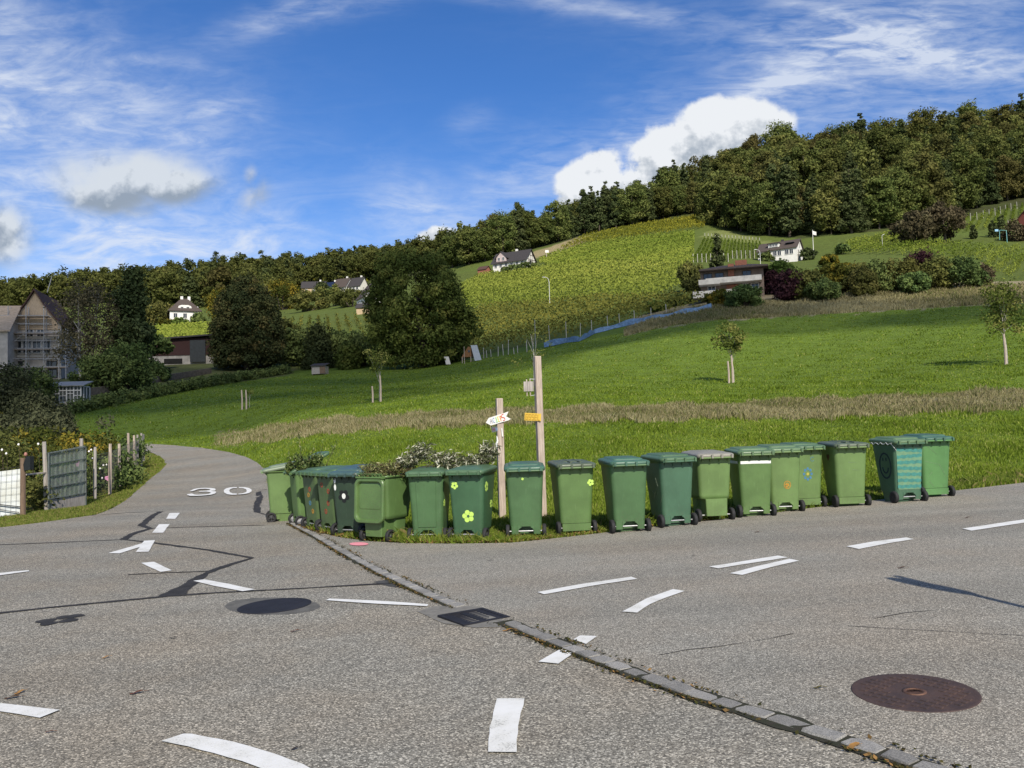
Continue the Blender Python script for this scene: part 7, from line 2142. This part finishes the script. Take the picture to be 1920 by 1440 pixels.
# --- barn
b = gat(338, 121)
hs = thing("barn", "low dark red timber barn on a white base left of the dome tree", "barn", b, R(4))
w, d = 9.6, 8
MB().box(0, d / 2, 0.35, w, d, 2.0).build("base_wall", mat("stained_whitewash", (0.36, 0.34, 0.31), 0.9, 0.4, 1.2), hs)
MB().box(0, d / 2 - .1, 2.6, w + .2, d, 2.5).build("timber_wall", mat("dark_red_boards", (0.050, 0.020, 0.018), 0.85, 0.5, 5, 0.2, stretch=(6, 6, .5)), hs)
MB().add([(-w / 2 - .4, -.7, 3.55), (w / 2 + .4, -.7, 4.15), (w / 2 + .4, d + .4, 4.6), (-w / 2 - .4, d + .4, 4.0), (-w / 2 - .4, -.7, 3.77), (w / 2 + .4, -.7, 4.37), (w / 2 + .4, d + .4, 4.82), (-w / 2 - .4, d + .4, 4.22)], [(0, 3, 2, 1), (4, 5, 6, 7), (0, 1, 5, 4), (1, 2, 6, 5), (2, 3, 7, 6), (3, 0, 4, 7)]).build("roof", M_ROOFD, hs)
MB().box(-1.0, -.02, .5, 2.6, .14, .75).build("opening", mat("dark_opening", (0.012, 0.011, 0.010), .9, .3, 3), hs)
MB().box(2.6, -.25, 1.9, 2.2, .2, 3.2).build("door", mat("slate_door", (0.035, 0.042, 0.045), .8, .3, 3), hs)
tree("vine_tree", "small drooping tree leaning over the barn's left end", "tree", gat(282, 113), m_at(64, 113), m_at(30, 113), LV['bush'], P_BROAD, 0.50, 60, 70, 0.10, 0.22, 0.03, lean=(1.2, -0.6))
# --- little white greenhouse
b = gat(118, 72)
gh_ = thing("greenhouse", "small white framed greenhouse below the birch trees", "greenhouse", (b[0], b[1], b[2]), R(6))
w, d, h = 3.0, 1.9, 1.42
MB().box(0, d / 2, 0.05, w + .1, d, 0.45).build("plinth", M_WALLG, gh_)
mb = MB()
for x in np.linspace(-w / 2, w / 2, 6): mb.box(x, 0, .27 + h / 2, .085, .07, h)
for z in (.31, .27 + h, .27 + h * .74): mb.box(0, -.002, z, w + .05, .075, .085)
for k, x in enumerate(np.linspace(-w / 2, w / 2, 6)[:-1]):
    mb.box(x + w / 10, -.001, .27 + h * (.55 if k % 2 else .42), w / 5, .05, .055)
    mb.box(x + w / 10, -.003, .27 + h * .5, .04, .05, h * .95)
for s in (-1, 1):
    for y in (0.6, 1.2, d): mb.box(s * w / 2, y, .27 + h / 2, .07, .08, h)
    mb.box(s * w / 2, d / 2, .27 + h, .07, d, .08)
mb.build("frame", M_FRAME, gh_)
MB().box(0, d / 2, .27 + h / 2, w - .05, d - .12, h - .04).build("glazing", mat("greenhouse_glass", (0.05, 0.058, 0.055), .2, .6, 2.5, c2=(.14, .15, .14)), gh_)
MB().add([(-w / 2 - .35, -.3, h + .27), (w / 2 + .35, -.3, h + .27), (w / 2 + .25, d + .2, h + .75), (-w / 2 - .0, d + .2, h + .75), (-w / 2 - .35, -.3, h + .34), (w / 2 + .35, -.3, h + .34), (w / 2 + .25, d + .2, h + .82), (-w / 2 - .0, d + .2, h + .82)], [(0, 3, 2, 1), (4, 5, 6, 7), (0, 1, 5, 4), (1, 2, 6, 5), (2, 3, 7, 6), (3, 0, 4, 7)]).build("roof", mat("pale_roof_sheet", (0.24, 0.25, 0.25), .5, .3, 3), gh_)
# --- scaffolded farmhouse on the left
D0 = 104.0
b = gat(66, D0)
hs = thing("scaffolded_house", "tall gabled farmhouse under renovation behind scaffolding at the left", "house", b, R(14))
w, d, h, rh = 6.0, 9.5, 6.9, 4.4        # gable wall faces the viewer: ridge along y
V = [(-w / 2, 0, -1.5), (w / 2, 0, -1.5), (w / 2, d, -1.5), (-w / 2, d, -1.5), (-w / 2, 0, h), (w / 2, 0, h), (w / 2, d, h), (-w / 2, d, h), (0, 0, h + rh), (0, d, h + rh)]
MB().add(V, [(0, 1, 5, 8, 4), (2, 3, 7, 9, 6), (1, 2, 6, 5), (3, 0, 4, 7)]).build("wall", M_WALLG, hs)
MB().prism([(-2.9, h - .5), (2.9, h - .5), (2.2, h + 1.0), (1.0, h + 2.6), (0.05, h + rh + .05), (-1.1, h + 2.5), (-2.4, h + .9)], .12, 0, Matrix.Translation((0, -.13, 0))).build("gable_boards", mat("tan_boards", (0.55, 0.42, 0.28), .85, .3, 4, stretch=(4, 1, 1)), hs)
mb = MB()
for s in (-1, 1):
    pr = [(0, h + rh + .05), (s * 1.1, h + 2.55), (s * 2.3, h + .95), (s * 3.7, h - .55)]
    for (x0, z0), (x1, z1) in zip(pr[:-1], pr[1:]):
        Vv = [(x0, -.6, z0), (x1, -.6, z1), (x1, d + .5, z1), (x0, d + .5, z0), (x0, -.6, z0 + .22), (x1, -.6, z1 + .22), (x1, d + .5, z1 + .22), (x0, d + .5, z0 + .22)]
        f = [(0, 1, 2, 3), (4, 7, 6, 5), (0, 4, 5, 1), (2, 6, 7, 3), (1, 5, 6, 2)]
        mb.add(Vv, f if s > 0 else [q[::-1] for q in f])
mb.build("roof", M_ROOFR, hs)
for z, xs, ww, hh in ((0.9, (-1.9, 0.2, 2.0), .9, 1.1), (4.3, (-2.0, -.9, .2, 1.3), .85, 1.7), (6.0, (-.6, .6), .7, .9), (1.95, (-2.0, 1.9), 1.0, .8)):
    for x in xs: window(hs, x, 0, z, ww, hh, 'f', M_FRAME if z > 2 else M_DFRAME)
MB().box(0, -.25, 5.35, 5.4, .5, .35).build("cornice", M_WALLG, hs); MB().box(0, -.22, 3.0, 5.8, .45, .3).build("cornice", M_WALLG, hs)
an = gat(8, D0 - 1)
ho = thing("tiled_annex", "house wing with pale tan roof tiles at the picture's left edge", "house", (an[0] - 0.6, an[1], an[2]), R(10))
gable_body(MB(), 4.2, 6, 6.4, 3.0).build("wall", M_WALLG, ho); gable_roof(4.2, 6, 6.4, 3.0).build("roof", M_ROOFT, ho)
for z in (1.2, 3.9): window(ho, 0.6, -3, z, .9, 1.2)
sc = thing("scaffolding", "steel scaffolding with plank decks round the tall farmhouse", "scaffolding", b, R(14))
xs = [-4.2, -2.6, -0.6, 1.4, 3.1, 3.9]
for i, x in enumerate(xs):
    mb = MB()
    for y in (-.55, -1.5): mb.tube([(x, y, -1.2), (x, y, (9.2 if i in (1, 2, 3) else 6.6))], .055, 6)
    mb.build("upright", M_STEEL, sc)
mb = MB()
for z in (1.6, 2.6, 3.9, 4.9, 5.9, 7.0, 8.0):
    x1 = 3.9 if z < 6.5 else 2.0
    for y in (-.55, -1.5): mb.tube([(-4.6, y, z), (x1, y, z)], .045, 6)
for x0, z0, x1, z1 in ((-4.2, -.5, -2.6, 2.0), (1.4, 2.2, 3.1, 4.0), (-2.6, 4.2, -.6, 5.9), (-4.2, 3.6, -3.6, 1.6)): mb.tube([(x0, -1.5, z0), (x1, -1.5, z1)], .045, 6)
mb.build("rail", M_STEEL, sc)
for z in (1.45, 3.75, 5.75, 7.9):
    MB().box(-.35 if z < 6 else -1.0, -1.02, z, 8.4 if z < 6 else 5.8, .9, .09).build("deck", M_PLANK, sc)
o = MB().tube([(0, 0, 0), (.55, 0, 2.1)], [.06, .05], 6).build("crane_jib", M_STEEL, sc); o.location = (1.1, 1.0, 11.3)
# --- small things at the meadow's top edge
b = gat(597, 101)
co = thing("hutch", "small animal hutch with wooden end wall between the two big trees", "hutch", b, R(-8))
MB().box(0, .6, .62, 1.75, 1.1, .95).build("body", M_GREYW, co); MB().box(.52, .03, .62, .7, .06, .85).build("door", M_BROWNW, co)
MB().add([(-1.0, -.15, 1.1), (1.0, -.15, 1.1), (1.0, 1.3, 1.45), (-1.0, 1.3, 1.45), (-1.0, -.15, 1.18), (1.0, -.15, 1.18), (1.0, 1.3, 1.53), (-1.0, 1.3, 1.53)], [(0, 3, 2, 1), (4, 5, 6, 7), (0, 1, 5, 4), (1, 2, 6, 5), (2, 3, 7, 6), (3, 0, 4, 7)]).build("roof", M_ROOFD, co)
for x in (-.8, .8): MB().box(x, .2, .0, .08, .08, .4).build("leg", M_POST, co)
b = gat(880, 97)
af = thing("play_house", "raised wooden play hut with a sloping pale slide sheet right of the walnut trunk", "play hut", b, R(-12))
MB().prism([(-.95, .62), (.25, .62), (.25, 1.75), (-.1, 1.85)], 1.1, 0).build("cabin", mat("orange_timber", (0.22, 0.105, 0.04), .8, .35, 6), af)
MB().box(0, -.03, 1.3, .22, .04, .24).build("window", M_GLASS, af)
MB().add([(.25, -.1, 1.95), (1.0, -.1, 1.95), (1.55, -.3, 0.18), (.75, -.3, 0.10), (.25, -.04, 1.98), (1.0, -.04, 1.98), (1.55, -.22, .2), (.75, -.22, .12)], [(0, 3, 2, 1), (4, 5, 6, 7), (0, 1, 5, 4), (1, 2, 6, 5), (2, 3, 7, 6), (3, 0, 4, 7)]).build("slide_sheet", mat("pale_sheet", (0.40, 0.43, 0.46), .5, .25, 4, stretch=(8, 1, 1)), af)
for x, y in ((-.85, 0), (.2, 0), (-.85, 1), (.2, 1)): MB().tube([(x, y, -.3), (x, y, .65)], .05, 6).build("leg", M_POST, af)
o = MB().add([(-.35, 0, .1), (.2, 0, .1), (-.05, .25, 1.05), (-.6, .25, 1.05), (-.35, .05, .1), (.2, .05, .1), (-.05, .3, 1.05), (-.6, .3, 1.05)], [(0, 1, 2, 3), (7, 6, 5, 4), (0, 4, 5, 1), (1, 5, 6, 2), (2, 6, 7, 3), (3, 7, 4, 0)]).build("leaning_board", M_CONC)  # plain pale panel leaning at the meadow's top edge, use unknown
o.location = gat(842, 97.5); tag(o, "small pale board leaning under the walnut tree", "board")
o = MB().tube([(0, 0, -.2), (0, 0, 2.0)], .035, 6).build("pole", M_POST); o.location = gat(871, 95); tag(o, "thin pale pole in front of the play hut", "pole")
# --- lamps
for u, D, hpx, lab in [(1031, 158, 56, "slender pale street lamp standing in the sunlit vineyard"), (1426, 175, 30, "small street lamp between the terraced house and the white house"), (1414, 212, 26, "")]:
    if not lab: continue
    b = gat(u, D); h = m_at(hpx, D)
    lp = thing("street_lamp", lab, "street lamp", b)
    MB().tube([(0, 0, -.3), (0, 0, h * .82), (-.12, 0, h * .93), (-.4, 0, h * .985), (-.75, 0, h)], [.062, .05, .042, .038, .034], 8).build("pole", M_FRAME, lp)
    MB().tube([(-.7, 0, h), (-1.25, 0, h + .04)], [.075, .055], 8).build("lamp_head", M_FRAME, lp)
b = gat(1655, 210)
lp = thing("street_lamp", "small pale street lamp in the vineyard left of the russet trees", "street lamp", b)
MB().tube([(0, 0, -.3), (0, 0, 3.6)], [.05, .04], 7).build("pole", M_FRAME, lp); MB().tube([(0, 0, 3.6), (.6, 0, 3.9)], [.05, .08], 7).build("lamp_head", M_FRAME, lp)
# ================================================================== round sign just outside the frame on the right, throwing its shadow into the picture
tip = gp(1682, 1083)
hd = np.array([math.sin(SUN_AZ), -math.cos(SUN_AZ)])
L = 2.95 / math.tan(SUN_EL)
base = tip[:2] + hd * L
sp = thing("round_sign", "round traffic sign on a pole at the roadside right of the viewer", "traffic sign", gxy(*base), 0)
MB().tube([(0, 0, -.2), (0, 0, 2.95)], .032, 10).build("pole", M_AXLE, sp)
ax = math.atan2(hd[1], hd[0])
T = Matrix.Translation((0, 0, 2.58)) @ Matrix.Rotation(ax + R(20), 4, 'Z') @ Matrix.Rotation(R(90), 4, 'X')
MB().lathe([(.30, -.006), (.30, .006)], 40, 0, T @ Matrix.Translation((0, 0, .05))).build("disc", M_WHT, sp)
# ================================================================== cumulus overhead, out of the picture, shading parts of the hillside
def cloud(name, label, targets, alt, thick):
    """targets: (x, y, radius) patches of ground it shades"""
    off = np.array([math.sin(SUN_AZ), -math.cos(SUN_AZ)]) * alt / math.tan(SUN_EL)
    mb = MB()
    for (x, y, rx, ry) in targets:
        z0 = float(H(x, y))
        f = (alt - z0) / alt
        c = Vector((x + off[0] * f, y + off[1] * f, alt))
        bm = bmesh.new(); bmesh.ops.create_icosphere(bm, subdivisions=4, radius=1)
        V = []
        for v in bm.verts:
            p = v.co
            n = 1 + 0.16 * math.sin(5 * p.x + x) * math.sin(4 * p.y + y) + 0.10 * math.sin(11 * p.x + 7 * p.z) * math.sin(9 * p.y) + 0.05 * math.sin(23 * p.x) * math.sin(19 * p.y + 3)
            V.append((c.x + p.x * rx * n, c.y + p.y * ry * n, c.z + p.z * thick * n * (1 if p.z > 0 else .35)))
        mb.add(V, [tuple(q.index for q in f_.verts) for f_ in bm.faces], 0, .5, None, True)
        bm.free()
    o = mb.build(name, M_CLOUD)
    return tag(o, label, "cloud")
_m, _N = newmat("thin_cloud")
_n = _N.noise(_N.node('ShaderNodeTexCoord').outputs['Object'], 0.05, 5, 0.6)
_N.node('ShaderNodeOutputMaterial', {'Surface': _N.node('ShaderNodeMixShader', {0: _N.m('ADD', 0.16, _N.m('MULTIPLY', _n, 0.34)), 1: _N.node('ShaderNodeBsdfTransparent').outputs[0], 2: _N.node('ShaderNodeBsdfDiffuse', {'Color': (0.85, 0.86, 0.88, 1)}).outputs[0]}).outputs[0]})
M_CLOUD = _m
SHADE = [(-62, 80, 46, 28), (-30, 90, 38, 28), (-4, 100, 30, 24), (18, 106, 24, 19), (38, 84, 26, 12), (58, 76, 24, 10), (-100, 95, 50, 40), (-40, 118, 36, 14), (-22, 60, 20, 7)]
cloud("cloud", "low cumulus cloud overhead that shades the farm and the big trees", SHADE, 260, 9)
